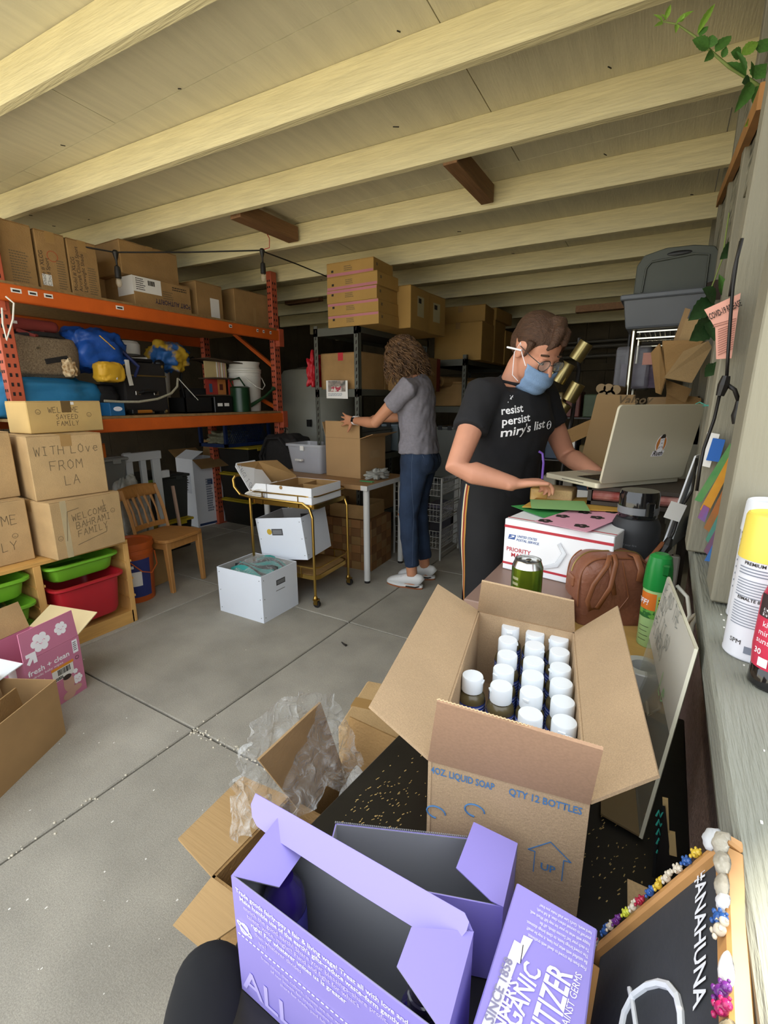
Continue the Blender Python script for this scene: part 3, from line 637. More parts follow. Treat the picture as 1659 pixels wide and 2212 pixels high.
for (y, z, s_) in ((.24, .245, 3), (.24, .12, 5)):
    t = thing('toy_blocks', 'jumble of small toy bricks in the %s green tray' % ('middle left' if s_ == 3 else 'lowest left'), 'toys', (-2.84, .58+y, z+.01)); t['kind'] = 'stuff'
    mb = MB(); r_ = random.Random(s_)
    for k in range(46):
        x, yy, zz = r_.uniform(-.14, .12), r_.uniform(-.12, .12), r_.uniform(0, .045); q = r_.uniform(.012, .024); M = Matrix.Translation((x, yy, zz+.01)) @ Matrix.Rotation(r_.uniform(0, 3), 4, 'Z') @ Matrix.Rotation(r_.uniform(0, 1), 4, 'X'); mb.box((-q, -q*.6, -q*.4), (q, q*.6, q*.4), M)
    mb.build('brick_heap', mat('toy_mix', '#4a5a3c', .5, col2='#9a8850', vs=30, hard=True) if s_ == 3 else mat('toy_mix_b', '#2b58a0', .5, col2='#b59a40', vs=20, hard=True), t, kind='stuff')

# handwritten cartons stacked on the frame
ZB = TH+.001
t = carton('large carton marked welcome Bahrami family on the pine frame', (-2.975, 1.085, ZB), 3.5, .38, .372, .300, card, tape='y')
fr = face('right', .38, .372, .3); r, u = fr[1], fr[2]
for i, (s_, a) in enumerate((('WELCOME', .10), ('BAHRAMI', .115), ('FAMILY', .12))): hand(s_, ink, t, fpt(fr, a, .185-i*.045), r+u*.10, u, .034, .003)
mb = MB()
for p, q in (((.08, .24), (.06, .09)), ((.08, .24), (.14, .25)), ((.27, .27), (.28, .2)), ((.11, .055), (.27, .09)), ((.27, .09), (.275, .12))): mb.bar(fpt(fr, *p)+Vector((.0006, 0, 0)), fpt(fr, *q)+Vector((.0006, 0, 0)), .003, .0006, up=(1, 0, 0))
mb.build('drawn_frame', ink, t); frect(fr, .05, 0, .08, .3, clear_tape, t, 'tape_strip')
def smile(fr, a, b, t, r=.012):
    mb = MB(); 
    for k in range(12):
        a0, a1 = k*PI/6, (k+1)*PI/6; n = fr[1].cross(fr[2])
        mb.bar(fpt(fr, a+r*math.cos(a0), b+r*math.sin(a0))+n*.0006, fpt(fr, a+r*math.cos(a1), b+r*math.sin(a1))+n*.0006, .0018, .0006, up=n)
    mb.bar(fpt(fr, a-r*.4, b-.3*r)+n*.0006, fpt(fr, a+r*.4, b-.3*r)+n*.0006, .0018, .0006, up=n); mb.build('drawn_face', ink, t)
smile(fr, .32, .2, t); smile(fr, .03, .11, t)
t = carton('carton marked with love from LA, middle of the stack', (-3.045, 1.140, ZB+.302), -7, .36, .345, .325, card, tape='x')
fr = face('right', .36, .345, .325); r, u = fr[1], fr[2]
for s_, a, b, z in (('WITH LOve', .025, .225, .043), ('FROM', .085, .145, .048), ('LA', .14, .065, .048)): hand(s_, ink, t, fpt(fr, a, b), r+u*.02, u, z, .0032)
t = carton('shallow carton marked welcome Sayeed family on top of the stack', (-3.005, 1.160, ZB+.630), 3, .205, .385, .165, mat('cardboard_pale', '#c4a468', .8, var=.08), tape='x', tm=mat('dark_tape', '#6b5636', .3))
fr = face('right', .205, .385, .165); r, u = fr[1], fr[2]
for s_, a, b, z in (('WELCOME', .10, .105, .028), ('SAYEED', .135, .07, .024), ('FAMILY', .135, .035, .024)): hand(s_, ink, t, fpt(fr, a, b), r, u, z, .0026)
smile(fr, .05, .11, t); smile(fr, .31, .09, t)
frect(face('top', .205, .385, .165), .12, .17, .20, .23, paper, t, 'white_label'); frect(fr, .17, .145, .235, .16, paper, t, 'white_label')
t = carton('lower carton marked welcome family at the left edge', (-3.10, .60, ZB), 0, .36, .47, .318, card)
fr = face('right', .36, .47, .318); hand('WELCOME', ink, t, fpt(fr, .17, .20), fr[1], fr[2], .045, .003); hand('FAMILY', ink, t, fpt(fr, .19, .07), fr[1], fr[2], .045, .003); smile(fr, .40, .14, t)
t = carton('upper carton marked family at the left edge, on the lower one', (-3.15, .64, ZB+.320), 0, .335, .445, .328, card)
fr = face('right', .335, .445, .328); hand('FAMILY', ink, t, fpt(fr, .16, .12), fr[1], fr[2], .045, .003); smile(fr, .36, .2, t)
t = thing('foil_blanket', 'crumpled pale foil between the cartons and the rack post', 'foil', (-3.33, 1.10, .60)); blob('foil_body', mat('foil', '#b9b6a4', .25, metal=.6, var=.3, vs=20, bump=1, bs=20), t, (0, 0, .11), .09, .12, .12, 7, .15)
# ---------------------------------------------------------------- floor left
ob = mat('orange_plastic', '#b5541c', .45, var=.06)
t = bucket('orange paint bucket with lid and a blue and white label beside the pine frame', (-3.00, 1.72, 0), .135, .40, ob, lid=ob, hm=ob)
mb = MB(); A0, A1 = -1.25, 1.0
def arc_band(r0, r1, z0, z1, a0, a1, n=20):
    mb = MB()
    mb.grid(lambda u, v: Vector(((r0+(r1-r0)*v)*math.cos(a0+(a1-a0)*u), (r0+(r1-r0)*v)*math.sin(a0+(a1-a0)*u), z0+(z1-z0)*v)), n, 1); return mb
def br(z): return .1161+(.1309-.1161)*z/.312+.0012
arc_band(br(.04), br(.30), .04, .30, -1.9, .35).build('wrap_label', mat('label_blue', '#2a3570', .5, var=.1), t, smooth=True)
arc_band(br(.12)+.0006, br(.22)+.0006, .12, .22, -1.6, -.15).build('white_panel', paper, t, smooth=True)
for k in range(9): arc_band(br(.13+k*.009)+.0012, br(.134+k*.009)+.0012, .13+k*.009, .134+k*.009, -1.5, -.9+.1*(k % 3)).build('print_line', mat('grey_print', '#7b8290'), t)
arc_band(br(.24)+.0006, br(.27)+.0006, .245, .265, -1.5, -.5).build('white_word', paper, t, smooth=True)

oak = mat('varnished_oak', '#b07c42', .45, var=.12, vs=8, bump=.08, bs=16, stretch=(2, 8, 2)); oakv = mat('varnished_oak_v', '#b5834a', .45, var=.12, vs=8, stretch=(9, 9, 1))
ch = thing('wooden_chair', 'small wooden slat-back chair on the floor left of the gold cart', 'chair', (-3.02, 2.02, 0), 8)
# local: faces +x ; seat .36 wide (y) x .34 deep (x)
sz = .365
pts = []
for k in range(28):
    a = 2*PI*k/28; ca, sa = math.cos(a), math.sin(a); e = .35
    pts.append((math.copysign(abs(ca)**e, ca)*.175, math.copysign(abs(sa)**e, sa)*(.185-(.02 if ca < 0 else 0)), sz))
MB().prism(pts, (0, 0, 1), .022).build('seat', oak, ch, bevel=.003)
MB().box((-.15, -.15, sz-.055), (.15, -.13, sz)).box((-.15, .13, sz-.055), (.15, .15, sz)).box((.13, -.15, sz-.055), (.15, .15, sz)).box((-.15, -.15, sz-.055), (-.13, .15, sz)).build('apron', oak, ch, bevel=.002)
for y in (-.145, .145):
    MB().quadbox([Vector(q) for q in ((.135, y-.014, 0), (.163, y-.014, 0), (.163, y+.014, 0), (.135, y+.014, 0), (.115, y-.02, sz), (.155, y-.02, sz), (.155, y+.02, sz), (.115, y+.02, sz))]).build('leg', oakv, ch, bevel=.003)
    MB().tube([(-.20, y, 0), (-.155, y, .25), (-.15, y, sz), (-.18, y, .52), (-.245, y, .70)], [(.017, .014)]*3+[(.02, .014), (.018, .014)], 4, side=(1, 0, 0)).build('leg', oakv, ch, bevel=.002)
mb = MB(); mb.grid(lambda u, v: Vector((-.232-.03*math.sin(PI*u)-.03*v, -.165+.33*u, .63+.075*v+.012*math.sin(PI*u)*v)), 10, 3); o = mb.build('top_rail', oak, ch, smooth=True, solid=.022)
mb = MB(); mb.grid(lambda u, v: Vector((-.165-.02*math.sin(PI*u)-.008*v, -.14+.28*u, .405+.035*v)), 8, 1); mb.build('lower_rail', oak, ch, solid=.018)
for k in range(5):
    y = -.10+k*.05; MB().tube([(-.182, y, .43), (-.20-.012*math.sin(PI*(k+1)/6), y, .54), (-.25-.012*math.sin(PI*(k+1)/6), y, .65)], [(.013, .006), (.009, .006), (.015, .006)], 4, side=(0, 1, 0)).build('back_slat', oakv, ch, bevel=.001)

# pink wipes box
pink = mat('pink_print', '#c87a96', .5, var=.03); wht = mat('white_gloss', '#e4eaee', .35, var=.02)
w, d, h = .30, .252, .272
wx = open_carton('open pink printed baby wipes carton with smiling white flowers', (-2.440, .656, 0), 13.9, w, d, h, {'right': (.125, -4, .004, pink), 'back': (.13, 62, .0, mat('cream_card', '#cdb98c', .8, var=.04)), 'left': (.13, 20, 0, card), 'front': (.13, 100, .0, wht)}, m=pink, mi=card_in)
fr = face('right', w, d, h)
text('fresh + clean', white_p, wx, fpt(fr, .010, .202), fr[1]+fr[2]*.0, fr[2], .034, off=.0012, fit=.185)
text('hydrolic baby wipes', white_p, wx, fpt(fr, .010, .183), fr[1], fr[2], .015, fit=.15)
fake_lines(fr, .012, .12, .09, .165, 4, mat('pale_pink', '#e9b9cc', .6), wx)
def flower(fr, a, b, r, parent, faceon=True):
    n = fr[1].cross(fr[2]); mb = MB(); pts = []
    for k in range(48):
        q = 2*PI*k/48; rr = r*(.74+.26*abs(math.cos(3*q))**.6); pts.append(fpt(fr, a+rr*math.cos(q), b+rr*math.sin(q))+n*.0006)
    mb.prism(pts, n, .0004); o = mb.build('printed_flower', white_p, parent)
    if faceon:
        mb = MB()
        for s in (-1, 1): mb.tube([fpt(fr, a+s*r*.35-r*.13, b+r*.05)+n*.0014, fpt(fr, a+s*r*.35, b+r*.17)+n*.0014, fpt(fr, a+s*r*.35+r*.13, b+r*.05)+n*.0014], r*.03, 4)
        mb.tube([fpt(fr, a-r*.15, b-r*.1)+n*.0014, fpt(fr, a, b-r*.24)+n*.0014, fpt(fr, a+r*.15, b-r*.1)+n*.0014], r*.035, 4)
        mb.build('smile_lines', pink, o)
g_ = math.radians(-4); fu = Vector((math.sin(g_), 0, math.cos(g_)))
ff = (Vector((w, 0, h)), Vector((0, 1, 0)), fu)
flower(ff, .085, .055, .042, wx); flower(ff, .180, .070, .030, wx)
flower(fr, .215, .075, .024, wx); flower(fr, .21, .115, .012, wx, False)
# arrow logo
n = Vector((1, 0, 0)); mb = MB(); mb.prism([fpt(ff, a, b)+n*.0008 for a, b in ((.012, -.012), (.022, -.022), (.040, .000), (.040, -.02), (.056, -.02), (.056, .028), (.014, .028), (.014, .012), (.030, .012))], n, .0005); mb.build('printed_arrow', white_p, wx)
frect(fr, .215, .20, .240, .262, white_p, wx, 'white_corner_label'); fake_lines((fpt(fr, .218, .21), fr[1], fr[2]), 0, 0, .018, .045, 5, ink_k, wx)
frect(fr, .105, .113, .205, .168, paper, wx, 'price_label'); frect((fpt(fr, .103, .166)+n*.0004, fr[1], fr[2]), 0, 0, .105, .012, mat('orange_strip', '#e0902a', .5), wx, 'orange_strip', lift=.001)
mb = MB(); r_ = random.Random(5); y = .13
while y < .19: q = r_.choice((.001, .002, .003)); mb.box((w+.0008, y, .136), (w+.0013, y+q, .162)); y += q+r_.choice((.001, .0015, .002))
mb.build('barcode', ink_k, wx); fake_lines((fpt(fr, .11, .116)+n*.0006, fr[1], fr[2]), 0, 0, .05, .014, 2, ink_k, wx, fill=.8)
skinp = mat('printed_skin', '#c9a08c', .6, var=.08)
mb = MB()
for (a, b, ra, rb) in ((.167, .098, .020, .018), (.172, .075, .026, .040), (.195, .035, .035, .016), (.165, .02, .03, .02)): mb.prism([fpt(fr, a+ra*math.cos(q*PI/10), b+rb*math.sin(q*PI/10))+n*.0007 for q in range(20)], n, .0003*(1+ra*10))
mb.build('printed_baby', skinp, wx)
mb = MB(); mb.prism([fpt(fr, .168+.020*math.cos(q*PI/10), .110+.012*math.sin(q*PI/10))+n*.0014 for q in range(20)], n, .0003); mb.build('printed_hair', mat('printed_hair', '#3a2c26', .7), wx)
mb = MB(); mb.lathe([(.009, 0), (.009, .0006), (.0075, .0006), (.0075, 0)], 20, Matrix.Translation((w+.0006, .228, .175)) @ Matrix.Rotation(PI/2, 4, 'Y'), cap=False); mb.build('round_mark', ink_k, wx)
frect(face('front', w, d, h), .2, .18, .25, .235, white_p, wx, 'white_corner_label')

# brown carton in front of it
w, d, h = .32, .55, .247
cb_ = open_carton('open brown carton full of folded cardboard at the left edge, nearest the camera', (-1.983, .122, 0), 28, w, d, h, {}, m=mat('cardboard_mid', '#a8865a', .85, var=.08, vs=8), mi=card_in)
for k, (x, lean, hh, ww) in enumerate(((.06, .10, .30, .46), (.11, .06, .29, .42), (.17, .08, .26, .40), (.23, .03, .23, .44))):
    t = thing('folded_cardboard', ['folded cardboard sheet at the back of the nearest carton', 'folded cardboard sheet with a torn top inside the nearest carton', 'curved cardboard flap inside the nearest carton', 'cardboard piece nearest the right wall of the nearest carton'][k], 'cardboard', cb_.matrix_basis @ Vector((x, .03, .006)), 28)
    mb = MB(); ww += .05; hh += .045; mb.prism([(0, 0, 0), (0, ww, 0), (0+lean*.3, ww-.02*k, hh-.07), (lean*.6, ww*.84, hh), (lean*.6, 0.02, hh*.97)], (1, 0, 0), .006); mb.build('folded_sheet', [card_d, card, card_in, card_d][k], t)
t = thing('red_twist_tie', 'thin red tie hanging inside the nearest carton', 'tie', cb_.matrix_basis @ Vector((.29, .30, .1))); MB().tube([(0, 0, .08), (.004, .01, .04), (0, 0, 0)], .002, 5).build('tie_wire', rt, t)

# ---------------------------------------------------------------- gold bar cart, file boxes
gold = mat('brass', '#b8964e', .28, metal=1, var=.08); walnut = mat('tray_wood', '#8a6a40', .5, var=.15, vs=7, stretch=(1, 6, 1)); rub = flat('black_rubber', '#1a1716', .6)
ct = thing('bar_cart', 'gold tube bar cart on castors with two wooden trays', 'cart', (-2.353, 2.190, 0), 4.7); CWd, CDp = .525, .40
def rr(x0, y0, x1, y1, z, r=.05, n=6):
    o = []
    for cx, cy, a in ((x1-r, y0+r, -PI/2), (x1-r, y1-r, 0), (x0+r, y1-r, PI/2), (x0+r, y0+r, PI)):
        for k in range(n+1): o.append(Vector((cx+r*math.cos(a+PI/2*k/n), cy+r*math.sin(a+PI/2*k/n), z)))
    return o
for z, nm in ((.655, 'upper'), (.185, 'lower')):
    tr = MB().prism(rr(0.01, 0.01, CWd-.01, CDp-.01, z), (0, 0, 1), .022).build('wood_tray', walnut, ct)
    mb = MB(); a = rr(0, 0, CWd, CDp, z-.006); b = rr(0, 0, CWd, CDp, z+.022)
    for i in range(len(a)): j = (i+1) % len(a); mb.bm.faces.new([mb.bm.verts.new(q) for q in (a[i], a[j], b[j], b[i])])
    mb.build('tray_edge', gold, tr, solid=.004)
    q = rr(-.006, -.006, CWd+.006, CDp+.006, z+.075, .06); MB().tube(q+[q[0]], .005, 6).build('guard_rail', gold, ct)
    for x, y in ((.12, -.006), (CWd-.12, -.006), (.12, CDp+.006), (CWd-.12, CDp+.006)): MB().cyl((x, y, z), (x, y, z+.075), .0045, n=6).build('rail_post', gold, ct)
for y in (-.012, CDp+.012):
    MB().tube([(CWd-.01, y, .06), (CWd-.01, y, .60), (CWd-.03, y, .655), (CWd-.08, y, .685), (.02, y, .69), (-.06, y, .70), (-.11, y, .75), (-.115, y, .80)], .009, 8).build('side_tube', gold, ct)
    MB().tube([(.02, y, .06), (.02, y, .685)], .009, 8).build('leg', gold, ct)
MB().tube([(-.115, -.012, .80), (-.105, -.005, .82), (-.10, .03, .825), (-.10, CDp-.03, .825), (-.105, CDp+.005, .82), (-.115, CDp+.012, .80)], .009, 8).build('push_handle', gold, ct)
for x in (CWd-.01, .02):
    for y in (-.012, CDp+.012):
        c = MB().lathe([(.013, .052), (.016, .062), (.011, .075)], 12, Matrix.Translation((x, y, 0))).box((x-.006, y-.016, .02), (x+.022, y-.012, .055)).box((x-.006, y+.012, .02), (x+.022, y+.016, .055)).box((x-.012, y-.016, .048), (x+.022, y+.016, .056)).build('castor', gold, ct)
        MB().cyl((x+.010, y-.010, .024), (x+.010, y+.010, .024), .0235, n=18).build('wheel', rub, c)
fbm = mat('file_box_white', '#e3e9f2', .5, var=.015); fbi = mat('file_box_inner', '#a3a09b', .7, var=.05); fbk = flat('cut_out', '#4b4c4e', .7)
def filebox(label, loc, rz, w, d, h, rot=None):
    o = open_carton(label, loc, rz, w, d, h, {}, m=fbm, mi=fbi, t=.004, name='file_box', rot=rot)
    for (a, b, c, e) in (((.004, .0041, .004), (w-.004, .0051, h-.002), 0, 0), ((.0041, .004, .004), (.0051, d-.004, h-.002), 0, 0), ((.004, d-.0051, .004), (w-.004, d-.0041, h-.002), 0, 0), ((w-.0051, .004, .004), (w-.0041, d-.004, h-.002), 0, 0)): MB().box(a, b).build('lining', fbi, o)
    for f in ('front', 'right'):
        fr = face(f, w, d, h); L = w if f == 'front' else d
        for a in (.018,)+((L-.018,) if f == 'front' else ()):
            for b in (.03, h/2, h-.03):
                n = fr[1].cross(fr[2]); MB().lathe([(.0035, 0), (.0035, .0012), (0, .0016)], 8, Matrix.Translation(fpt(fr, a, b)) @ n.to_track_quat('Z', 'Y').to_matrix().to_4x4()).build('rivet', flat('rivet_grey', '#8a8c90', .4), o)
    return o
w, d, h = .375, .321, .30
fb1 = filebox('white file box full of teal packets standing on the floor before the gold cart', (-2.335, 1.868, 0), 1, w, d, h)
fr = face('right', w, d, h); frect(fr, .125, .20, .205, .235, fbk, fb1, 'label_slot'); frect(fr, .133, .207, .197, .228, mat('slot_grey', '#77787a', .6), fb1, 'slot_card', lift=.001); frect(fr, .12, .165, .20, .168, ink_k, fb1, 'pen_line')
teal = mat('teal_packet', '#3f9c96', .35, var=.05); dkp = mat('dark_packet', '#2e3232', .35, var=.1)
for k in range(7):
    M_ = fb1.matrix_basis; t = thing('packet', ['teal packet', 'dark packet'][k % 2]+' '+['nearest the front wall', 'second from the front', 'third from the front', 'in the middle of the row', 'fifth from the front', 'second from the back', 'nearest the back wall'][k]+' of the white file box', 'packet', M_ @ Vector((.02, .03+k*.038, .02)), 1, 'packets in the white file box')
    mb = MB(); mb.grid(lambda u, v: Vector((.02+.29*u, .012*math.sin(PI*u)+.05*v, .255*v+.012*math.sin(PI*u)+.02*v*math.sin(5*u+k))), 8, 4); mb.build('packet_sleeve', teal if k % 2 == 0 else dkp, t, smooth=True, solid=.006)
def film_mat(name, k, bsx):
    m = bpy.data.materials.new(name); m.use_nodes = True; n = m.node_tree; N = n.nodes; L = n.links; N.clear()
    o = N.new('ShaderNodeOutputMaterial'); mx = N.new('ShaderNodeMixShader'); tr = N.new('ShaderNodeBsdfTransparent'); pr = N.new('ShaderNodeBsdfPrincipled')
    pr.inputs['Base Color'].default_value = (.85, .87, .88, 1); pr.inputs['Roughness'].default_value = .12; pr.inputs['Specular IOR Level'].default_value = 1.0
    tr.inputs[0].default_value = (.96, .96, .95, 1)
    tc = N.new('ShaderNodeTexCoord'); nz = N.new('ShaderNodeTexNoise'); nz.inputs['Scale'].default_value = bsx; nz.inputs['Detail'].default_value = 6; nz.inputs['Distortion'].default_value = 1.5
    bp = N.new('ShaderNodeBump'); bp.inputs['Strength'].default_value = 1; bp.inputs['Distance'].default_value = .02
    lw_ = N.new('ShaderNodeLayerWeight'); lw_.inputs[0].default_value = .35
    mp = N.new('ShaderNodeMapRange'); mp.inputs[1].default_value = .55; mp.inputs[2].default_value = .75; mp.inputs[3].default_value = k; mp.inputs[4].default_value = k+.30
    ad = N.new('ShaderNodeMath'); ad.operation = 'MULTIPLY_ADD'; ad.inputs[1].default_value = .55
    L.new(tc.outputs['Object'], nz.inputs[0]); L.new(nz.outputs['Fac'], bp.inputs['Height']); L.new(bp.outputs[0], pr.inputs['Normal']); L.new(bp.outputs[0], lw_.inputs['Normal'])
    L.new(nz.outputs['Fac'], mp.inputs[0]); L.new(lw_.outputs['Facing'], ad.inputs[0]); L.new(mp.outputs[0], ad.inputs[2])
    L.new(ad.outputs[0], mx.inputs[0]); L.new(tr.outputs[0], mx.inputs[1]); L.new(pr.outputs[0], mx.inputs[2]); L.new(mx.outputs[0], o.inputs[0]); MATS[name] = m; return m
pla = film_mat('crinkled_film', .015, 24)
def film(name, label, fn, nu, nv, loc=(0, 0, 0), m=None, amp=.01, sc=18, cat='plastic bag'):
    t = thing(name, label, cat, loc); mb = MB(); mb.grid(fn, nu, nv)
    from mathutils import noise
    for v in mb.bm.verts:
        q = v.co*sc; v.co += Vector((noise.noise(q), noise.noise(q+Vector((7, 3, 1))), noise.noise(q+Vector((2, 9, 5)))))*amp
    mb.build('film_sheet', m or pla, t, smooth=True); return t
film('plastic_wrap', 'clear plastic wrap crumpled over the teal packets', lambda u, v: Vector((.03+.32*u, .04+.26*v, .26+.06*math.sin(PI*u)*math.sin(PI*v)+.03*v)), 26, 20, fb1.location, amp=.02)
# tilted file box on the lower tray
w, d, h = .375, .30, .29
fb2 = filebox('white file box with a yellow sticker tipped back on the lower cart tray', (-2.305, 2.235, .245), 0, w, d, h, rot=(math.radians(2), math.radians(-7), math.radians(6)))
fr = face('front', w, d, h); frect(fr, .12, .17, .21, .215, fbk, fb2, 'label_slot'); frect(fr, .128, .178, .202, .207, mat('slot_grey', '#77787a'), fb2, 'slot_card', lift=.001)
n = Vector((0, -1, 0)); mb = MB(); mb.prism([fpt(fr, .10+.02*math.cos(k*PI/12), .195+.02*math.sin(k*PI/12))+n*.001 for k in range(24)], n, .0005); mb.build('round_sticker', mat('sticker_yellow', '#c9a83c', .5), fb2)
MB().box((.16, d-.0062, h-.075), (.24, d-.0050, h-.045)).build('hand_hole', ink_k, fb2)
# cardboard trays on the cart top
def lowtray(label, loc, rz, w, d, h, m, mi, **k): return open_carton(label, loc, rz, w, d, h, {}, m=m, mi=mi, **k)
wt = thing('divided_tray', 'white cardboard tray with brown inside and dividers on the gold cart', 'tray', (-2.20, 2.205, .680), 3)
w, d, h = .36, .33, .105
for a, b in (((0, 0, 0), (w, d, .004)), ((0, 0, 0), (w, .004, h)), ((0, d-.004, 0), (w, d, h)), ((0, 0, 0), (.004, d, h)), ((w-.004, 0, 0), (w, d, h))): MB().box(a, b).build('tray_wall', card_w, wt)
for a, b in (((.005, .0045, .005), (w-.005, .0055, h-.002)), ((.005, d-.0055, .005), (w-.005, d-.0045, h-.001)), ((.0045, .005, .005), (.0055, d-.005, h-.001)), ((w-.0055, .005, .005), (w-.0045, d-.005, h-.001)), ((.005, .005, .004), (w-.005, d-.005, .0055))): MB().box(a, b).build('brown_lining', card_d, wt)
MB().box((.16, .006, .006), (.164, d-.006, h-.01)).build('divider', card_d, wt); MB().box((.165, .17, .006), (w-.006, .174, h-.01)).build('divider', card_d, wt)
fr = face('front', w, d, h); frect(fr, 0, .046, w, .050, mat('fold_line', '#b5b7bb', .7), wt, 'fold_line')
MB().lathe([(.012, 0), (.012, .003), (0, .004)], 12, Matrix.Translation((.12, .0, h-.012)) @ Matrix.Rotation(PI/2, 4, 'X')).build('thumb_notch', card_d, wt)
en = thing('english_tray', 'opened white carton with English written on its flap, on the cart by the handle', 'box', (-2.43, 2.21, .682), 3)
MB().box((.02, 0, 0), (.21, .34, .004)).build('tray_base', card_d, en)
MB().prism([(.03, .0, .003), (.21, -.0, .003), (.21, 0, .10), (.13, -.01, .10)], (0, 1, 0), .004).build('tray_wall', card_w, en)
pw = MB().prism([(.10, -.005, .002), (-.05, .0, .20), (-.06, .02, .22), (-.06, .20, .22), (.03, .26, .06)], (-.8, 0, -.6), .004).build('raised_flap', card_w, en)
MB().prism([(-.055, .02, .215), (-.03, .20, .215), (.03, .33, .21), (.20, .33, .11), (.20, .33, .003), (.0, .33, .003), (.0, .06, .05)], (0, 1, 0), .004).build('raised_flap', card_d, en)
hand('ENGLISH', mat('grey_ink', '#6b6c74', .7), en, Vector((-.050, .014, .185)), Vector((.65, -.05, -.80)), Vector((.35, .5, .6)), .034, .0028)
t = thing('paper_stack', 'loose white papers fanned in the English carton', 'papers', (-2.32, 2.28, .70), 12)
for k in range(6): MB().box((-.07, -.09, .008*k), (.09, .12, .008*k+.003), Matrix.Rotation(.12*k-.3, 4, 'Z') @ Matrix.Rotation(-.05*k, 4, 'Y')).build('paper_sheet', paper, t)

# ---------------------------------------------------------------- work table
tb = thing('work_table', 'white-legged table with a wood-grain top behind the gold cart', 'table', (-2.775, 2.705, 0)); wm = mat('white_metal', '#c9c8c4', .35, var=.03)
MB().box((0, 0, .700), (1.03, .59, .733)).build('table_top', mat('table_wood', '#9c7850', .5, var=.1, vs=6, stretch=(1, 6, 1)), tb)
MB().box((1.0302, -.001, .699), (1.034, .591, .7335)).box((0.98, -.004, .699), (1.034, -.0002, .7335)).build('white_edging', wm, tb)
for x in (.03, 1.0):
    for y in (.04, .55):
        l = MB().cyl((x, y, .018), (x, y, .699), .0235, n=16).build('leg', wm, tb, smooth='auto'); MB().cyl((x, y, 0), (x, y, .018), .022, n=14).build('leg_foot', rub, l)
w, d, h = .335, .34, .30
tbx = open_carton('large plain brown carton on the table that the grey-shirted person is holding', (-2.285, 2.955, .735), -3, w, d, h, {'front': (.125, 0, 0), 'right': (.12, 72, 0), 'left': (.12, 15, 0)}, m=mat('cardboard_plain', '#a8855a', .85, var=.05), mi=card_d)
frect(face('right', w, d, h), .12, .14, .26, .20, card_in, tbx, 'faint_print')
frost = mat('frosted_plastic', '#c6c7cc', .25, alpha=.55, var=.04, trans=0)
pb = thing('plastic_bin', 'frosted clear plastic bin with small white labels on the table', 'bin', (-2.70, 2.95, .735), -2); w, d, h = .375, .28, .235
mb = MB(); rings = []
for z, i in ((0, .03), (h-.02, .004), (h-.02, -.008), (h, -.008), (h, .006), (.006, .034)):
    rings.append([mb.bm.verts.new(q) for q in rr(i, i, w-i, d-i, z, .03, 3)])
mb.skin(rings); mb.build('bin_shell', frost, pb, smooth='auto')
fr = face('front', w, d, h); frect(fr, .17, h-.05, .205, h-.012, paper, pb, 'white_label', lift=.012); frect(fr, .12, .10, .19, .115, paper, pb, 'white_label', lift=.022)
text('masks etc', ink_k, pb, fpt(fr, .124, .103)+Vector((0, -.023, 0)), fr[1], fr[2], .012)
MB().box((.045, .045, .008), (w-.045, d-.045, .16)).build('contents', mat('lilac_contents', '#a89ba8', .8, var=.15, vs=12), pb)
t = thing('green_scraps', 'scraps of clear film and green tape on the table corner', 'scraps', (-1.84, 2.9, .734)); blob('scrap_film', mat('cloudy_film', '#b9b9b0'), t, (0, .12, .035), .06, .10, .035, 3, .3); MB().box((-.06, -.05, 0), (.05, -.02, .004)).build('green_tape', mat('tape_green', '#3f9a5c', .4), t)

# things below and behind the table
t = thing('wood_crate', 'parquet-patterned cardboard chest on the floor under the table', 'chest', (-2.30, 2.92, 0), 4)
for k in range(6):
    for j in range(5): MB().box((j*.085, 0, k*.068), (j*.085+.083, .006, k*.068+.066)).build('wood_tile', [walnut, mat('tile_b', '#8c6238', .6, var=.1), mat('tile_c', '#77522e', .6, var=.1)][(k*2+j) % 3], t)
MB().box((0, .007, 0), (.425, .36, .405)).build('chest_body', mat('tile_c', '#77522e'), t); 
for k in range(6): 
    for j in range(4): MB().box((.4255, .01+j*.088, k*.068), (.430, .01+j*.088+.086, k*.068+.066)).build('wood_tile', [mat('tile_b', '#8c6238'), walnut, mat('tile_c', '#77522e')][(k+j) % 3], t)
t = open_carton('brown open carton on the parquet chest under the table', (-2.26, 2.95, .408), 4, .34, .3, .11, {}, m=card_d)
t = carton('brown carton under the table left of the parquet chest', (-2.72, 2.98, 0), -2, .38, .28, .36, card_d)
t = carton('pink-striped flat carton under the table', (-2.66, 2.94, .36), -4, .34, .3, .08, card_d); frect(face('front', .34, .3, .08), 0, .03, .34, .06, mat('stripe_rose', '#b5727c', .7), t, 'pink_stripe')
bp_ = thing('black_backpack', 'black backpack standing behind the frosted bin', 'backpack', (-3.05, 3.30, .62)); blob('pack_body', blackf, bp_, (.05, 0, .19), .22, .13, .21, 17, .04, .5)
for k, dy in enumerate((-.14, -.10)): MB().tube([(-.12, dy, .02), (-.14, dy-.02, .2), (-.05, dy-.02, .36), (.1, dy-.02, .37), (.2, dy, .25)], .013, 6).build('strap', blackf, bp_)
MB().box((-.15, -.1, -.62), (.25, .12, -.0)).build('stand_box', blackf, bp_)
bt = mat('pale_drum', '#8e8d80', .5, var=.06)
t = thing('storage_drum', 'large pale plastic water drum between the racks', 'drum', (-3.35, 4.25, 0)); MB().lathe([(.40, 0), (.42, .05), (.42, .72), (.39, .75), (.39, .82), (.42, .84), (.42, 1.56), (.38, 1.62), (.2, 1.66), (0, 1.66)], 36).build('drum_body', bt, t, smooth='auto')
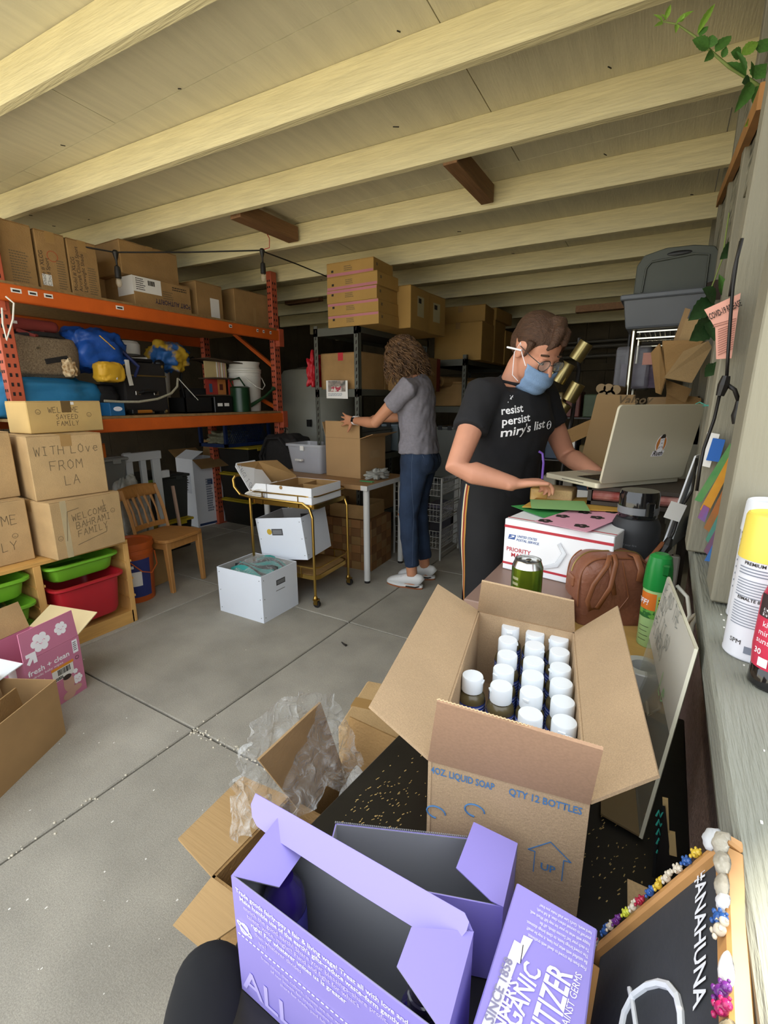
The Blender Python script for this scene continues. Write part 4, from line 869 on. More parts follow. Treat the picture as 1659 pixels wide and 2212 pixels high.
MB().lathe([(.43, .86), (.43, .90), (.421, .90)], 36).build('drum_hoop', bt, t); MB().box((.15, -.42, 1.05), (.2, -.40, 1.12)).build('dark_mark', blk, t)

# ---------------------------------------------------------------- charcoal steel shelf units
chs = mat('charcoal_steel', '#55564c', .5, metal=.2, var=.08)
def shelfunit(label, x, y, w, d, zs, top):
    s = thing('steel_shelf', label, 'shelf', (x, y, 0))
    for px_ in (0, w-.04):
        for py_ in (0, d-.04):
            p = MB().box((px_, py_, 0), (px_+.04, py_+.003, top)).box((px_+(0 if px_ == 0 else .037), py_, 0), (px_+(.003 if px_ == 0 else .04), py_+.04, top)).build('upright_post', chs, s)
            mb = MB()
            for k in range(int(top/.05)): z = .03+k*.05; mb.quadbox([Vector(q) for q in ((px_+.014, py_-.001, z), (px_+.024, py_-.001, z+.004), (px_+.024, py_+.0, z+.004), (px_+.014, py_+.0, z), (px_+.018, py_-.001, z+.028), (px_+.028, py_-.001, z+.032), (px_+.028, py_+.0, z+.032), (px_+.018, py_+.0, z+.028))])
            mb.build('key_slots', hole, p)
    for z in zs:
        MB().box((0.002, .0, z-.06), (w-.002, .004, z)).build('end_beam', chs, s); MB().box((0.002, d-.004, z-.06), (w-.002, d, z)).build('end_beam', chs, s)
        MB().box((0, .004, z-.05), (.004, d-.004, z)).build('side_beam', chs, s); MB().box((w-.004, .004, z-.05), (w, d-.004, z)).build('side_beam', chs, s)
        MB().box((.004, .004, z-.02), (w-.004, d-.004, z-.008)).build('shelf_board', mat('dark_board', '#3a3126', .8, var=.1), s)
    return s
ZT = 1.868
s1 = shelfunit('charcoal steel shelf unit behind the work table, holding the pink-striped cartons', -2.525, 3.15, .43, 1.25, (.35, .86, 1.40, ZT), ZT+.02)
s2 = shelfunit('second charcoal steel shelf unit farther back behind the grey-shirted person', -2.20, 4.5, .46, 1.3, (.30, .8, 1.25, 1.70), 1.74)
rose = mat('stripe_rose', '#b5727c', .7)
pm = [(0, -2.36, .0, .086, .46), (1, -2.36, .5, .088, .455), (2, -2.365, 0, .091, .45), (3, -2.36, -1, .094, .455), (4, -2.36, 2, .098, .41)]
z = ZT-.007
names = ['lowest', 'second from the bottom', 'middle', 'second from the top', 'topmost']
for k, x0, rz, h, w in pm:
    t = carton('flat pink-striped carton, %s of the five on the steel shelf' % names[k], (x0+.0, 3.13, z), rz, w, .30, h-.001, mat('cardboard_gold', '#a98548', .8, var=.07), group='pink-striped cartons stacked on the steel shelf', tape='n', bev=.002)
    fr = face('front', w, .30, h); s0 = (0, h*.22) if k > 2 else (h*.74, h-.004)
    frect(fr, .003, s0[0]+.002, w-.003, s0[1], rose, t, 'pink_stripe'); fake_lines((fpt(fr, w*.38, h*.3), fr[1], fr[2]), 0, 0, .08, h*.4, 3, ink, t)
    frect(fr, w*.1, h*.55 if k < 3 else h*.3, w*.1+.02, h*.55+.016 if k < 3 else h*.3+.016, ink_k, t, 'icon')
    frect(face('right', w, .3, h), .04, h*.5, .06, h*.5+.02, ink, t, 'icon')
    z += h
for k, (y0, y1, h, lb) in enumerate(((3.26, 3.60, .31, 'tall brown carton with a paper label right of the pink-striped stack'), (3.62, 3.96, .315, 'second tall brown carton behind the labelled one on the steel shelf'))):
    t = carton(lb, (-2.32, y0+.17 if k == 0 else y0+.17, ZT-.006), -4 if k else 1, .52 if k == 0 else .50, y1-y0, h, mat('cardboard_gold', '#a98548'), tape='y')
    fr = face('right', .52 if k == 0 else .50, y1-y0, h); frect(fr, .12, .10, .24, .25, mat('old_label', '#b0a580', .7), t, 'paper_label'); frect((fpt(fr, .14, .2)+Vector((.0006, 0, 0)), fr[1], fr[2]), 0, 0, .05, .035, ink_k, t, 'print_block')
far = [(4.62, .35, .36, 0), (5.0, .40, .42, 0), (5.42, .36, .36, 0), (4.66, .35, .16, .361), (5.05, .5, .12, .421)]
for k, (y, d, h, z) in enumerate(far):
    t = carton('brown carton %s on the far steel shelf top' % ['nearest on the bottom row', 'in the middle of the bottom row', 'farthest on the bottom row', 'lying on the nearest one', 'lying on the middle one'][k], (-2.14, y, 1.695+z), [0, 2, -3, 4, -2][k], .50, d, h, mat('cardboard_gold', '#a98548'))
# contents lower down
t = carton('brown carton with a red tape cross on the steel shelf', (-2.50, 3.20, 1.392), 0, .40, .34, .29, card_d, tape='y', tm=rt)
MB().box((-.0, .36, 0), (.40, .75, .27)).build('second_carton', card_d, t)
t = carton('taped carton with red edges behind the curly-haired person', (-2.36, 3.60, 1.392), 3, .40, .30, .27, card_d)
fr = face('right', .40, .3, .27); frect(fr, 0, 0, .3, .03, rt, t, 'red_tape'); frect(fr, .08, 0, .11, .27, rt, t, 'red_tape'); frect(fr, .13, .06, .2, .18, paper, t, 'white_label')
t = carton('brown taped carton with red corner, far right on the steel shelf', (-2.36, 3.97, 1.392), 0, .42, .36, .30, card_d); frect(face('right', .42, .36, .30), .28, 0, .36, .3, mat('dull_red', '#7c2c22', .6), t, 'red_tape')
t = thing('red_bag', 'red plastic bag edge hanging at the left post of the steel shelf', 'bag', (-2.56, 3.2, 1.42)); blob('bag_body', rt, t, (0, 0, .12), .04, .08, .13, 6, .2)
p = thing('photo_sheet', 'white sheet with a group photograph taped to the steel shelf end', 'photograph', (0, 3.145, 0)); a = P(705, 822, y=3.145); b = P(752, 860, y=3.145)
c_ = [Vector((q[0], -.004, q[1])) for q in ((a.x, b.z), (b.x, b.z-.005), (b.x, a.z-.004), (a.x, a.z))]
MB().prism([q for q in c_], (0, 1, 0), .001).build('sheet', paper, p)
fr = (c_[0]+Vector((0, -.0005, 0)), Vector((1, 0, 0)), Vector((0, 0, 1)))
frect(fr, .02, .05, .19, .135, mat('photo_dark', '#4a4e4a', .5, col2='#b5a294', vs=26), p, 'photo_print'); frect(fr, .05, .052, .15, .09, mat('photo_red', '#a83848', .5, col2='#d8cfc4', vs=40, hard=True), p, 'photo_people', lift=.001); fake_lines(fr, .02, .015, .18, .042, 3, mat('grey_print', '#7b8290'), p)
# clutter on the shelves (stored goods, far and dark)
r_ = random.Random(11)
for nm, lb, x, y, z, w, d, h, m in (('storage_case', 'pale case with dark clips on the middle steel shelf', -2.5, 3.2, .862, .38, .5, .22, greyt), ('storage_case', 'light blue case beside the carton on the middle steel shelf', -2.45, 3.75, .862, .37, .45, .24, mat('pale_blue_case', '#7d8a90', .5)),
    ('carton_dark', 'brown box on the far unit, middle shelf', -2.1, 4.6, .802, .40, .5, .24, card_d), ('carton_dark', 'brown box on the far unit, upper shelf by the post', -2.1, 4.55, 1.252, .4, .25, .24, card_d), ('carton_dark', 'brown box farthest along the upper shelf', -2.1, 5.1, 1.252, .4, .5, .2, card_d),
    ('storage_case', 'grey stacking drawer between the shelf units, lower', -2.0, 4.28, .0, .34, .2, .55, greyt), ('storage_case', 'grey stacking drawer between the shelf units, upper', -1.98, 4.28, .56, .32, .2, .50, greyt), ('carton_dark', 'dark box low on the near steel shelf', -2.48, 3.25, .352, .38, .5, .3, card_d)):
    t = thing(nm, lb, 'box', (x, y, z)); MB().box((0, 0, 0), (w, d, h-.02)).build('case_body', m, t, bevel=.006); MB().box((-.004, -.004, h-.02), (w+.004, d+.004, h)).build('case_lid', m, t, bevel=.003)
    if nm == 'storage_case': 
        for q in range(3): MB().box((.06+q*.1, -.012, h-.03), (.1+q*.1, -.002, h+.012)).build('clip', blk, t)
t = thing('paper_roll', 'long roll of brown kraft paper lying on the far steel shelf', 'roll', (-1.98, 4.42, 1.44)); MB().cyl((.0, 0, .05), (.25, .9, .05), .05, n=18).build('paper_tube', card_d, t); MB().cyl((.0, -.002, .05), (.0, .004, .05), .02, n=12).build('core', ink_k, t)
t = thing('wire_tower', 'white wire basket tower standing behind the table leg', 'basket', (-1.95, 3.46, 0)); mbw = mat('white_wire', '#b5b5b0', .4, var=.03)
for x in (0, .44): 
    for y in (0, .40): MB().cyl((x, y, 0), (x, y, .70), .009, n=8).build('frame_post', mbw, t)
for z in (.10, .33, .55):
    mb = MB()
    for zz in (0, .05, .10, .15): mb.bar((.01, .0, z+zz), (.43, .0, z+zz), .004).bar((.43, 0, z+zz), (.43, .4, z+zz), .004)
    for k in range(15): mb.bar((.01+k*.03, 0, z), (.01+k*.03, 0, z+.15), .003)
    for k in range(14): mb.bar((.43, k*.03, z), (.43, k*.03, z+.15), .003)
    for k in range(14): mb.bar((.01+k*.03, 0, z), (.01+k*.03, .4, z), .003)
    mb.build('wire_basket', mbw, t)
for k in range(7): MB().bar((.44, .0, .06+k*.1), (.44, .4, .06+k*.1), .008).build('ladder_rung', mbw, t)
t = thing('frame_stand', 'white picture-frame stand leaning behind the blue jeans', 'frame', (-1.62, 4.0, 0)); MB().box((0, 0, .5), (.04, .03, 1.0)).box((.14, 0, .5), (.18, .03, 1.0)).box((0, 0, .96), (.18, .03, 1.0)).box((0, 0, 0), (.04, .03, .5)).build('frame_rails', mbw, t)
t = tote('violet-tinted clear tote on the floor behind the woman in black', (-1.60, 4.15, 0), -8, .46, .36, .36, mat('violet_tote', '#5a4a5c', .3, var=.1), mat('violet_lid', '#77728a', .4))
t = tote('dark tote stacked on the violet-tinted one', (-1.62, 4.2, .362), -4, .42, .34, .22, blkt, dgt)
t = tote('small smoky tote beside the violet-tinted one', (-1.90, 4.0, 0), 5, .26, .3, .34, mat('smoky', '#4c4a50', .3, var=.1), mat('violet_lid', '#77728a'))
t = thing('aluminium_strip', 'grey aluminium strip leaning behind the cart', 'strip', (0, 0, 0)); MB().bar((-2.85, 3.1, .01), (-2.95, 3.3, .75), .05, .02).build('strip_bar', steel, t)

# ---------------------------------------------------------------- string light
cord = flat('black_cable', '#1e1b18', .5)
sg = thing('string_light', 'black outdoor string light cable with a hanging bulb, slung under the joists', 'string light', (0, 0, 0))
pp = [P(-40, 492, d=2.55), P(0, 500, d=2.6), P(120, 522, d=2.8), P(248, 545, d=3.0), P(400, 545, d=3.2), P(560, 541, d=3.35), P(568, 543, d=3.36), P(640, 570, d=3.6), P(715, 601, d=3.95), P(860, 650, d=5.0), P(1010, 702, d=5.8)]
MB().tube(pp, .005, 6).build('cable', cord, sg)
for q, r_d in ((P(249, 545, d=2.99), 2.99), (P(566, 541, d=3.35), 3.35)):
    s_ = MB().lathe([(.012, .012), (.02, .0), (.012, -.03), (.006, -.05), (.006, -.075), (.016, -.085), (.019, -.11), (.019, -.15), (.015, -.155)], 14, Matrix.Translation(q)).build('lamp_socket', cord, sg, smooth='auto')
    MB().lathe([(.012, -.15), (.018, -.170), (.019, -.185), (.014, -.20), (.005, -.207), (0, -.208)], 16, Matrix.Translation(q)).build('glass_bulb', mat('bulb_glass', '#c9b89a', .05, alpha=.35, spec=1), s_, smooth=True)
MB().tube([P(566, 540, d=3.35), P(582, 535, d=3.34), P(582, 515, d=3.33), P(574, 500, d=3.32)], .003, 6).build('red_tie', rt, sg)
# ---------------------------------------------------------------- people
from mathutils.bvhtree import BVHTree
from mathutils import noise as MN
skin_m = mat('skin', '#c98f74', .5, var=.06, vs=14, spec=.4); skin_b = mat('skin_warm', '#c58a68', .5, var=.06, vs=14, spec=.4)
def fuse(mb, name, m, parent, vox=.006, sm=5, wr=0, wf=14, post=None):
    bmesh.ops.recalc_face_normals(mb.bm, faces=mb.bm.faces)
    me = bpy.data.meshes.new('tmp'); mb.bm.to_mesh(me); mb.bm.free(); o = bpy.data.objects.new('tmp', me); COL.objects.link(o)
    r = o.modifiers.new('r', 'REMESH'); r.mode = 'VOXEL'; r.voxel_size = vox; r.use_smooth_shade = True
    s = o.modifiers.new('s', 'SMOOTH'); s.factor = .5; s.iterations = sm
    dg = bpy.context.evaluated_depsgraph_get(); m2 = bpy.data.meshes.new_from_object(o.evaluated_get(dg), depsgraph=dg)
    bpy.data.objects.remove(o); m2.name = name
    if wr:
        for v in m2.vertices:
            q = v.co*wf; k = MN.noise(q)*.6+MN.noise(Vector((q.x*2.3+q.z*1.2, q.y*2.3, q.z*.8)))*.4
            v.co += v.normal*wr*k
    if post:
        for v in m2.vertices: v.co = post(v.co.copy())
    m2.materials.clear(); m2.materials.append(m)
    m2.polygons.foreach_set('use_smooth', [True]*len(m2.polygons))
    q = bpy.data.objects.new(name, m2); COL.objects.link(q); q.parent = parent; return q
def hand3(mb, W, d, n, s=1, curl=(.25, .3, .35, .4), spread=.12, thumb=.9, sc=1.0):
    W, d, n = Vector(W), Vector(d).normalized(), Vector(n); n = (n-d*n.dot(d)).normalized(); t = n.cross(d)*s
    mb.tube([W-d*.03, W, W+d*.03*sc, W+d*.065*sc, W+d*.09*sc], [(.024, .019), (.026, .018), (.034*sc, .017), (.040*sc, .015), (.036*sc, .012)], 12, side=t)
    for i, L in enumerate((.074, .082, .076, .060)):
        b = W+d*.078*sc+t*(.029-.0195*i)*sc; a = spread*(1.3-i*.95); dd = (d*math.cos(a)+t*math.sin(a)).normalized(); pts = [b-dd*.012, b]; q = b; c = curl[i]*.5
        for f in (.45, .30, .25):
            v = dd*math.cos(c)+n*math.sin(c); q = q+v*L*f*sc; pts.append(q); c += curl[i]
        mb.tube(pts, [.0088, .0092, .0085, .0078, .0062], 8)
    b = W+d*.022*sc+t*.022; v1 = (d*math.cos(thumb)+t*math.sin(thumb)).normalized(); v2 = (v1+d*.5+n*.25).normalized()
    mb.tube([b-v1*.01, b+v1*.030, b+v1*.045+v2*.012, b+v1*.045+v2*.042], [.014, .0125, .0105, .007], 8)
def head_geo(mb, M):
    R3 = M.to_3x3()
    def E_(c, a, b, c2): mb.ell(M @ Vector(c), a, b, c2, M=R3)
    E_((-.012, 0, .032), .097, .077, .088); E_((.018, 0, -.025), .074, .064, .088); E_((.048, 0, -.088), .034, .036, .026); E_((.02, 0, -.07), .055, .055, .04)
    E_((.072, 0, .018), .022, .048, .012)
    for s in (-1, 1):
        E_((.055, s*.036, -.035), .028, .024, .024); E_((-.002, s*.077, -.005), .018, .009, .031)
    mb.tube([M @ Vector(q) for q in ((.084, 0, .012), (.098, 0, -.012), (.110, 0, -.034), (.092, 0, -.042))], [.008, .0105, .014, .010], 8)
    for z, r_ in ((-.058, .009), (-.070, .0095)): mb.tube([M @ Vector((.074, -.022, z)), M @ Vector((.090, 0, z)), M @ Vector((.074, .022, z))], [.004, r_*.8, .004], 6)
def frameM(c, f, up=(0, 0, 1)):
    f = Vector(f).normalized(); l = Vector(up).cross(f).normalized(); u = f.cross(l); M = Matrix((f, l, u)).transposed().to_4x4(); M.translation = Vector(c); return M
def eyes(M, parent, iris):
    for s in (-1, 1):
        MB().ell(M @ Vector((.0738, s*.032, .0045)), .0132, .0145, .0120).build('eyelid', skin_m, parent, smooth=True)
        e = MB().ell(M @ Vector((.073, s*.032, -.001)), .0120, .0125, .0115).build('eye', mat('eye_white', '#e6e0da', .3), parent, smooth=True)
        MB().ell(M @ Vector((.0835, s*.032, -.002)), .004, .006, .006).build('iris', iris, e, smooth=True)
        MB().tube([M @ Vector((.080, s*.015, .024)), M @ Vector((.086, s*.032, .030)), M @ Vector((.074, s*.052, .024))], .0035, 6).build('eyebrow', mat('brow_brown', '#4a3424', .8), parent)

def sweep_leg(mb, hip, knee, ank, r=(.070, .055, .042), rk=.048):
    hip, knee, ank = Vector(hip), Vector(knee), Vector(ank)
    mb.tube([hip+Vector((0, 0, .05)), hip, hip.lerp(knee, .5), knee, knee.lerp(ank, .35), knee.lerp(ank, .7), ank], [r[0], r[0], r[0]*.86, rk, r[1]*.98, r[2]*1.1, r[2]], 16)

# ---- woman in black at the packing table
B0 = Vector((-.53, 1.88, 0)); BA = math.radians(-25)
def LB(w): 
    v = Vector(w)-B0; c, s = math.cos(-BA), math.sin(-BA); return Vector((v.x*c-v.y*s, v.x*s+v.y*c, v.z))
pb_ = thing('person', 'person with short brown hair, glasses, blue mask and black lettered T-shirt, writing beside the laptop', 'person', B0, math.degrees(BA))
hb = frameM((.095, .0, 1.492), (.80, -.08, -.58))
shR, elR, wrR = Vector((0, -.165, 1.335)), LB((-.622, 1.545, 1.085)), LB((-.425, 1.60, 1.035))
shL, elL, wrL = Vector((0, .165, 1.335)), Vector((.06, .285, 1.09)), Vector((.285, .17, 1.045))
mb = MB(); head_geo(mb, hb)
mb.tube([(-.01, 0, 1.30), (.0, 0, 1.38), (.03, 0, 1.44), hb @ Vector((-.02, 0, -.02))], [(.07, .06), (.056, .053), (.052, .052), (.05, .05)], 16, side=(0, 1, 0))
mb.tube([(-.03, 0, .82), (-.03, 0, .92), (-.02, 0, 1.05), (0, 0, 1.2), (0, 0, 1.33), (0, 0, 1.38)], [(.13, .08), (.14, .09), (.11, .075), (.13, .085), (.14, .07), (.07, .05)], 20, side=(0, 1, 0))
for sh, el, w, s in ((shR, elR, wrR, -1), (shL, elL, wrL, 1)):
    mb.tube([sh*1.0+Vector((0, -s*.03, 0)), sh, sh.lerp(el, .5), el, el.lerp(w, .3), el.lerp(w, .7), w], [.05, .052, .046, .040, .041, .032, .026], 14)
dR = (LB((-.345, 1.655, 1.045))-wrR).normalized()
hand3(mb, wrR, dR, (0.25, .15, -1), s=1, curl=(.75, .85, .95, 1.0), spread=.05, thumb=.7)
hand3(mb, wrL, (.5, -.75, -.05), (0, 0, -1), s=-1, curl=(.5, .6, .6, .7), spread=.06)
for s in (-1, 1): sweep_leg(mb, (-.03, s*.09, .86), (.0, s*.10, .48), (-.03, s*.10, .09), rk=.052)
for s in (-1, 1): mb.tube([(-.06, s*.10, .05), (0, s*.10, .055), (.1, s*.11, .03), (.16, s*.11, .02)], [.035, .04, .036, .02], 10)
fuse(mb, 'body', skin_m, pb_, .0056, 3)
iris = flat('iris_brown', '#3a2618', .2); eyes(hb, pb_, iris)
# T-shirt
blkc = mat('black_cotton', '#1d1d20', .9, var=.12, vs=30, bump=.15, bs=400)
mb = MB()
mb.tube([(-.045, 0, .93), (-.035, 0, 1.0), (-.02, 0, 1.09), (.0, 0, 1.18), (.012, 0, 1.25), (.0, 0, 1.32), (-.012, 0, 1.362), (.002, 0, 1.388)], [(.178, .138), (.172, .132), (.160, .122), (.166, .128), (.176, .130), (.170, .108), (.115, .080), (.062, .060)], 28, side=(0, 1, 0))
for s in (-1, 1): mb.ell((.065, s*.075, 1.22), .065, .07, .062)
for sh, el in ((shR, elR), (shL, elL)):
    mb.tube([sh.lerp(Vector((0, 0, 1.33)), .35), sh, sh.lerp(el, .28), sh.lerp(el, .50)], [.070, .072, .066, .064], 16)
shirt = fuse(mb, 'tshirt', blkc, pb_, .009, 4, wr=.008, wf=11)
mb = MB()
for k in range(25):
    pass
mb.tube([(.0+.066*math.cos(a), .066*math.sin(a), 1.386+.016*(-math.cos(a))) for a in [2*PI*k/24 for k in range(25)]], .006, 6); mb.build('neck_rib', blkc, pb_, smooth=True)
# trousers
blkp = mat('black_jersey', '#19191b', .85, var=.1, vs=12)
mb = MB()
mb.tube([(-.045, 0, .80), (-.045, 0, .88), (-.04, 0, .95), (-.035, 0, 1.02)], [(.178, .132), (.188, .140), (.180, .135), (.165, .125)], 26, side=(0, 1, 0))
for s in (-1, 1): mb.tube([(-.04, s*.092, .88), (-.03, s*.098, .75), (-.01, s*.105, .62), (.0, s*.108, .48), (-.01, s*.108, .3), (-.02, s*.108, .10)], [(.098, .115), (.095, .110), (.083, .093), (.078, .083), (.085, .09), (.095, .10)], 22, side=(0, 1, 0))
pants = fuse(mb, 'trousers', blkp, pb_, .010, 4, wr=.006, wf=7)
def bvh(o): return BVHTree.FromPolygons([v.co.copy() for v in o.data.vertices], [tuple(p.vertices) for p in o.data.polygons])
def wrap_pts(t, p, dirv, off):
    h = t.ray_cast(Vector(p), Vector(dirv)); 
    return h[0]-Vector(dirv).normalized()*off if h[0] is not None else None
tp = bvh(pants)
for k, (m_, x0) in enumerate(((flat('stripe_navy', '#16243a', .8), -.067), (flat('stripe_cream', '#d8c8a0', .8), -.059), (flat('stripe_red', '#8e2f22', .8), -.051), (flat('stripe_ochre', '#b5843c', .8), -.043))):
    mb = MB(); rows = []
    for j in range(70):
        z = 1.0-j*.013; ang = .35 if z > .85 else .35
        row = []
        for e in (0, .0078):
            dv = Vector((-.35, 1, 0)).normalized(); side = Vector((1, .35, 0)).normalized()
            o_ = Vector((-.03, -.10, z))+side*(x0+e)-dv*.4
            h = wrap_pts(tp, o_, dv, .0015)
            if h is None: row = None; break
            row.append(mb.bm.verts.new(h))
        if row: rows.append(row)
    for a, b in zip(rows, rows[1:]): mb.bm.faces.new((a[0], a[1], b[1], b[0]))
    mb.build('side_stripe', m_, pants, smooth=True)
ts_ = bvh(shirt)
def wrap_text(s_, O, r, u, size, m, parent, name='lettering', off=0, shear=0, fit=None):
    o = text(s_, m, parent, O, r, u, size, name, off=off, shear=shear, fit=fit); d_ = Vector(r).cross(Vector(u)).normalized()*-1
    bm = bmesh.new(); bm.from_mesh(o.data); bmesh.ops.subdivide_edges(bm, edges=[e for e in bm.edges if e.calc_length() > .006], cuts=2, use_grid_fill=True)
    for v in bm.verts:
        h = wrap_pts(ts_, v.co-d_*.3, d_, .0022)
        if h is not None: v.co = h
    bm.to_mesh(o.data); bm.free(); return o
rr_, uu_ = Vector((-.10, 1, .10)).normalized(), Vector((-.12, -.10, 1)).normalized()
def onshirt(px, py): # local point where the sight line meets the shirt
    a = LB(Vector((0, 0, H))); b = LB(P(px, py, d=3)); h = ts_.ray_cast(a, (b-a).normalized()); return h[0] if h[0] is not None else LB(P(px, py, d=1.75))
lw = flat('shirt_print_white', '#f2f2f4', .7)
for s_, q, qe in (('resist', (1082, 896), (1130, 889)), ('persist', (1083, 919), (1145, 909)), ("miry's list", (1079, 944), (1175, 923))):
    o_ = onshirt(*q); e_ = onshirt(*qe); r1 = (e_-o_).normalized(); u1 = Vector((0, 0, 1)); u1 = (u1-r1*u1.dot(r1)).normalized()
    cu_w = (e_-o_).length
    wrap_text(s_, o_, r1, u1, .040 if s_[0] != 'm' else .045, lw, shirt, off=.0010, shear=.1, fit=cu_w)
c_ = onshirt(1184, 918); d_ = onshirt(1196, 914)
r1 = (d_-c_).normalized(); mb = MB(); mb.tube([c_+(r1*math.cos(a)+Vector((0, 0, 1))*math.sin(a))*.0145+Vector((.004, 0, 0)) for a in [2*PI*k/20 for k in range(21)]], .0012, 4)
mb.tube([c_+(r1*math.cos(a)*.8+Vector((0, 0, 1))*math.sin(a)*.5)*.0145+Vector((.004, 0, -.004)) for a in [PI*k/10 for k in range(11)]], .001, 4); mb.build('circle_logo', lw, shirt)
c_ = onshirt(1102, 861); mb = MB(); r2 = random.Random(2)
for k in range(7): p_ = c_+Vector((.002, r2.uniform(-.013, .013), r2.uniform(-.012, .012))); mb.tube([p_, p_+Vector((.001, r2.uniform(-.01, .01), r2.uniform(-.008, .008)))], .0016, 4)
mb.build('small_emblem', lw, shirt)
# hair, ear loops, mask, glasses
hm = mat('brown_hair', '#4a3222', .6, var=.3, vs=25, stretch=(1, 6, 6), bump=.6, bs=50)
def hair_short(M):
    mb = MB(); R3 = M.to_3x3()
    mb.ell(M @ Vector((-.020, 0, .048)), .100, .081, .083, M=R3); mb.ell(M @ Vector((-.058, 0, .012)), .060, .070, .072, M=R3)
    mb.tube([M @ Vector(q) for q in ((.02, .02, .125), (.07, -.02, .110), (.095, -.045, .075), (.088, -.055, .050))], [.022, .022, .014, .005], 8); mb.tube([M @ Vector(q) for q in ((.0, 0, .118), (.075, .01, .105), (.096, .005, .072))], [.025, .022, .010], 8)
    for s in (-1, 1): mb.tube([M @ Vector(q) for q in ((.03, s*.075, .05), (.035, s*.079, .02), (.030, s*.078, -.01))], [.018, .010, .005], 6)
    return mb
hr = fuse(hair_short(hb), 'hair', hm, pb_, .005, 3, wr=.002, wf=60)
mk = mat('denim_blue_mask', '#7f9cc0', .9, var=.06, vs=40, bump=.3, bs=300)
mb = MB()
def maskf(u, v):
    a = (u-.5)*2.9; z = -.016-.104*v; bul = math.sin(PI*min(1, v*1.0))*.018
    rx = .104+bul-.014*v; return hb @ Vector((rx*math.cos(a*.62)+.012*math.cos(a)-.006+.003*math.sin(v*18), (.078-.018*v)*math.sin(a*.62)*1.28, z-.01*math.cos(a)))
mb.grid(maskf, 22, 12); mk_o = mb.build('face_mask', mk, pb_, smooth=True, solid=.004)
for s in (-1, 1):
    e_ = hb @ Vector((.0, s*.082, -.03)); MB().tube([hb @ Vector((.055, s*.074, -.030)), hb @ Vector((.02, s*.081, -.005)), hb @ Vector((-.01, s*.083, .022)), hb @ Vector((-.018, s*.080, -.02)), hb @ Vector((.02, s*.074, -.09)), hb @ Vector((.045, s*.058, -.10))], .0016, 5).build('ear_loop', white_p, mk_o)
gl = MB()
gm_ = flat('glasses_frame', '#2c2622', .3)
for s in (-1, 1): gl.tube([hb @ Vector((.100-.004*abs(math.cos(a)), s*.034+.026*math.cos(a), -.003+.021*math.sin(a))) for a in [2*PI*k/20 for k in range(21)]], .0017, 5)
gl.tube([hb @ Vector((.102, -.010, .002)), hb @ Vector((.108, 0, .006)), hb @ Vector((.102, .010, .002))], .0016, 5)
for s in (-1, 1): gl.tube([hb @ Vector((.096, s*.060, .004)), hb @ Vector((.06, s*.079, .010)), hb @ Vector((.0, s*.086, .014))], .0016, 5)
go_ = gl.build('glasses', gm_, pb_)
for s in (-1, 1):
    mb = MB(); mb.prism([hb @ Vector((.099, s*.034+.025*math.cos(a), -.003+.020*math.sin(a))) for a in [2*PI*k/20 for k in range(20)]], hb.to_3x3() @ Vector((1, 0, 0)), .001); mb.build('lens', mat('lens_glass', '#d8e0e4', .03, alpha=.15, spec=1), go_)
pe = thing('pen', 'white pen tucked behind the ear of the person in black', 'pen', B0, math.degrees(BA)); MB().cyl(hb @ Vector((.015, -.086, .006)), hb @ Vector((-.05, -.092, -.020)), .0035, n=8).build('barrel', white_p, pe)
pv = thing('purple_pen', 'purple curled pen standing in the writing hand of the person in black', 'pen', (0, 0, 0)); a_, b_, c2_, d2_ = P(1164, 975, d=1.62), P(1172, 980, d=1.62), P(1174, 1000, d=1.62), P(1171, 1035, d=1.60)
MB().tube([a_, b_, c2_, d2_], .004, 8).build('barrel', mat('purple_plastic', '#6a4aa0', .4), pv)
MB().lathe([(.0085, -.003), (.0105, -.003), (.0105, .003), (.0085, .003)], 14, Matrix.Translation(wrR+dR*.088+Vector((.0, -.012, -.004))) @ dR.to_track_quat('Z', 'Y').to_matrix().to_4x4(), cap=False).build('ring', steel, pb_)
shoe_k = mat('black_shoe', '#1f1e1d', .6, var=.05)
for s in (-1, 1): MB().tube([(-.09, s*.105, .035), (-.06, s*.105, .045), (.05, s*.11, .04), (.13, s*.112, .03), (.17, s*.112, .022)], [(.03, .034), (.04, .044), (.044, .039), (.042, .029), (.026, .02)], 12, side=(0, 1, 0)).build('shoe', shoe_k, pb_, smooth=True)

# ---- person in grey T-shirt at the work table
A0 = Vector((-1.465, 2.93, 0)); AA = math.radians(187)
def LA(w): v = Vector(w)-A0; c, s = math.cos(-AA), math.sin(-AA); return Vector((v.x*c-v.y*s, v.x*s+v.y*c, v.z))
pa = thing('person', 'curly-haired person in grey T-shirt, blue jeans and white sneakers holding the brown carton', 'person', A0, math.degrees(AA))
ha = frameM((.135, .0, 1.60), (.92, .10, -.28))
shL, elL, wrL = LA((-1.455, 2.755, 1.395)), LA((-1.695, 2.735, 1.165)), LA(P(763, 908, y=2.885))
hLt = LA(P(724, 905, y=2.935))
shR, elR, wrR = Vector((.02, -.175, 1.395)), Vector((.22, -.24, 1.19)), Vector((.44, -.20, 1.18))
mb = MB(); head_geo(mb, ha)
mb.tube([(-.0, 0, 1.36), (.02, 0, 1.43), (.06, 0, 1.49), ha @ Vector((-.02, 0, -.02))], [(.07, .06), (.057, .053), (.053, .052), (.05, .05)], 16, side=(0, 1, 0))
mb.tube([(-.01, 0, .88), (-.01, 0, .98), (.0, 0, 1.1), (.01, 0, 1.25), (.0, 0, 1.38), (.0, 0, 1.43)], [(.12, .07), (.12, .075), (.105, .07), (.12, .08), (.14, .07), (.07, .05)], 20, side=(0, 1, 0))
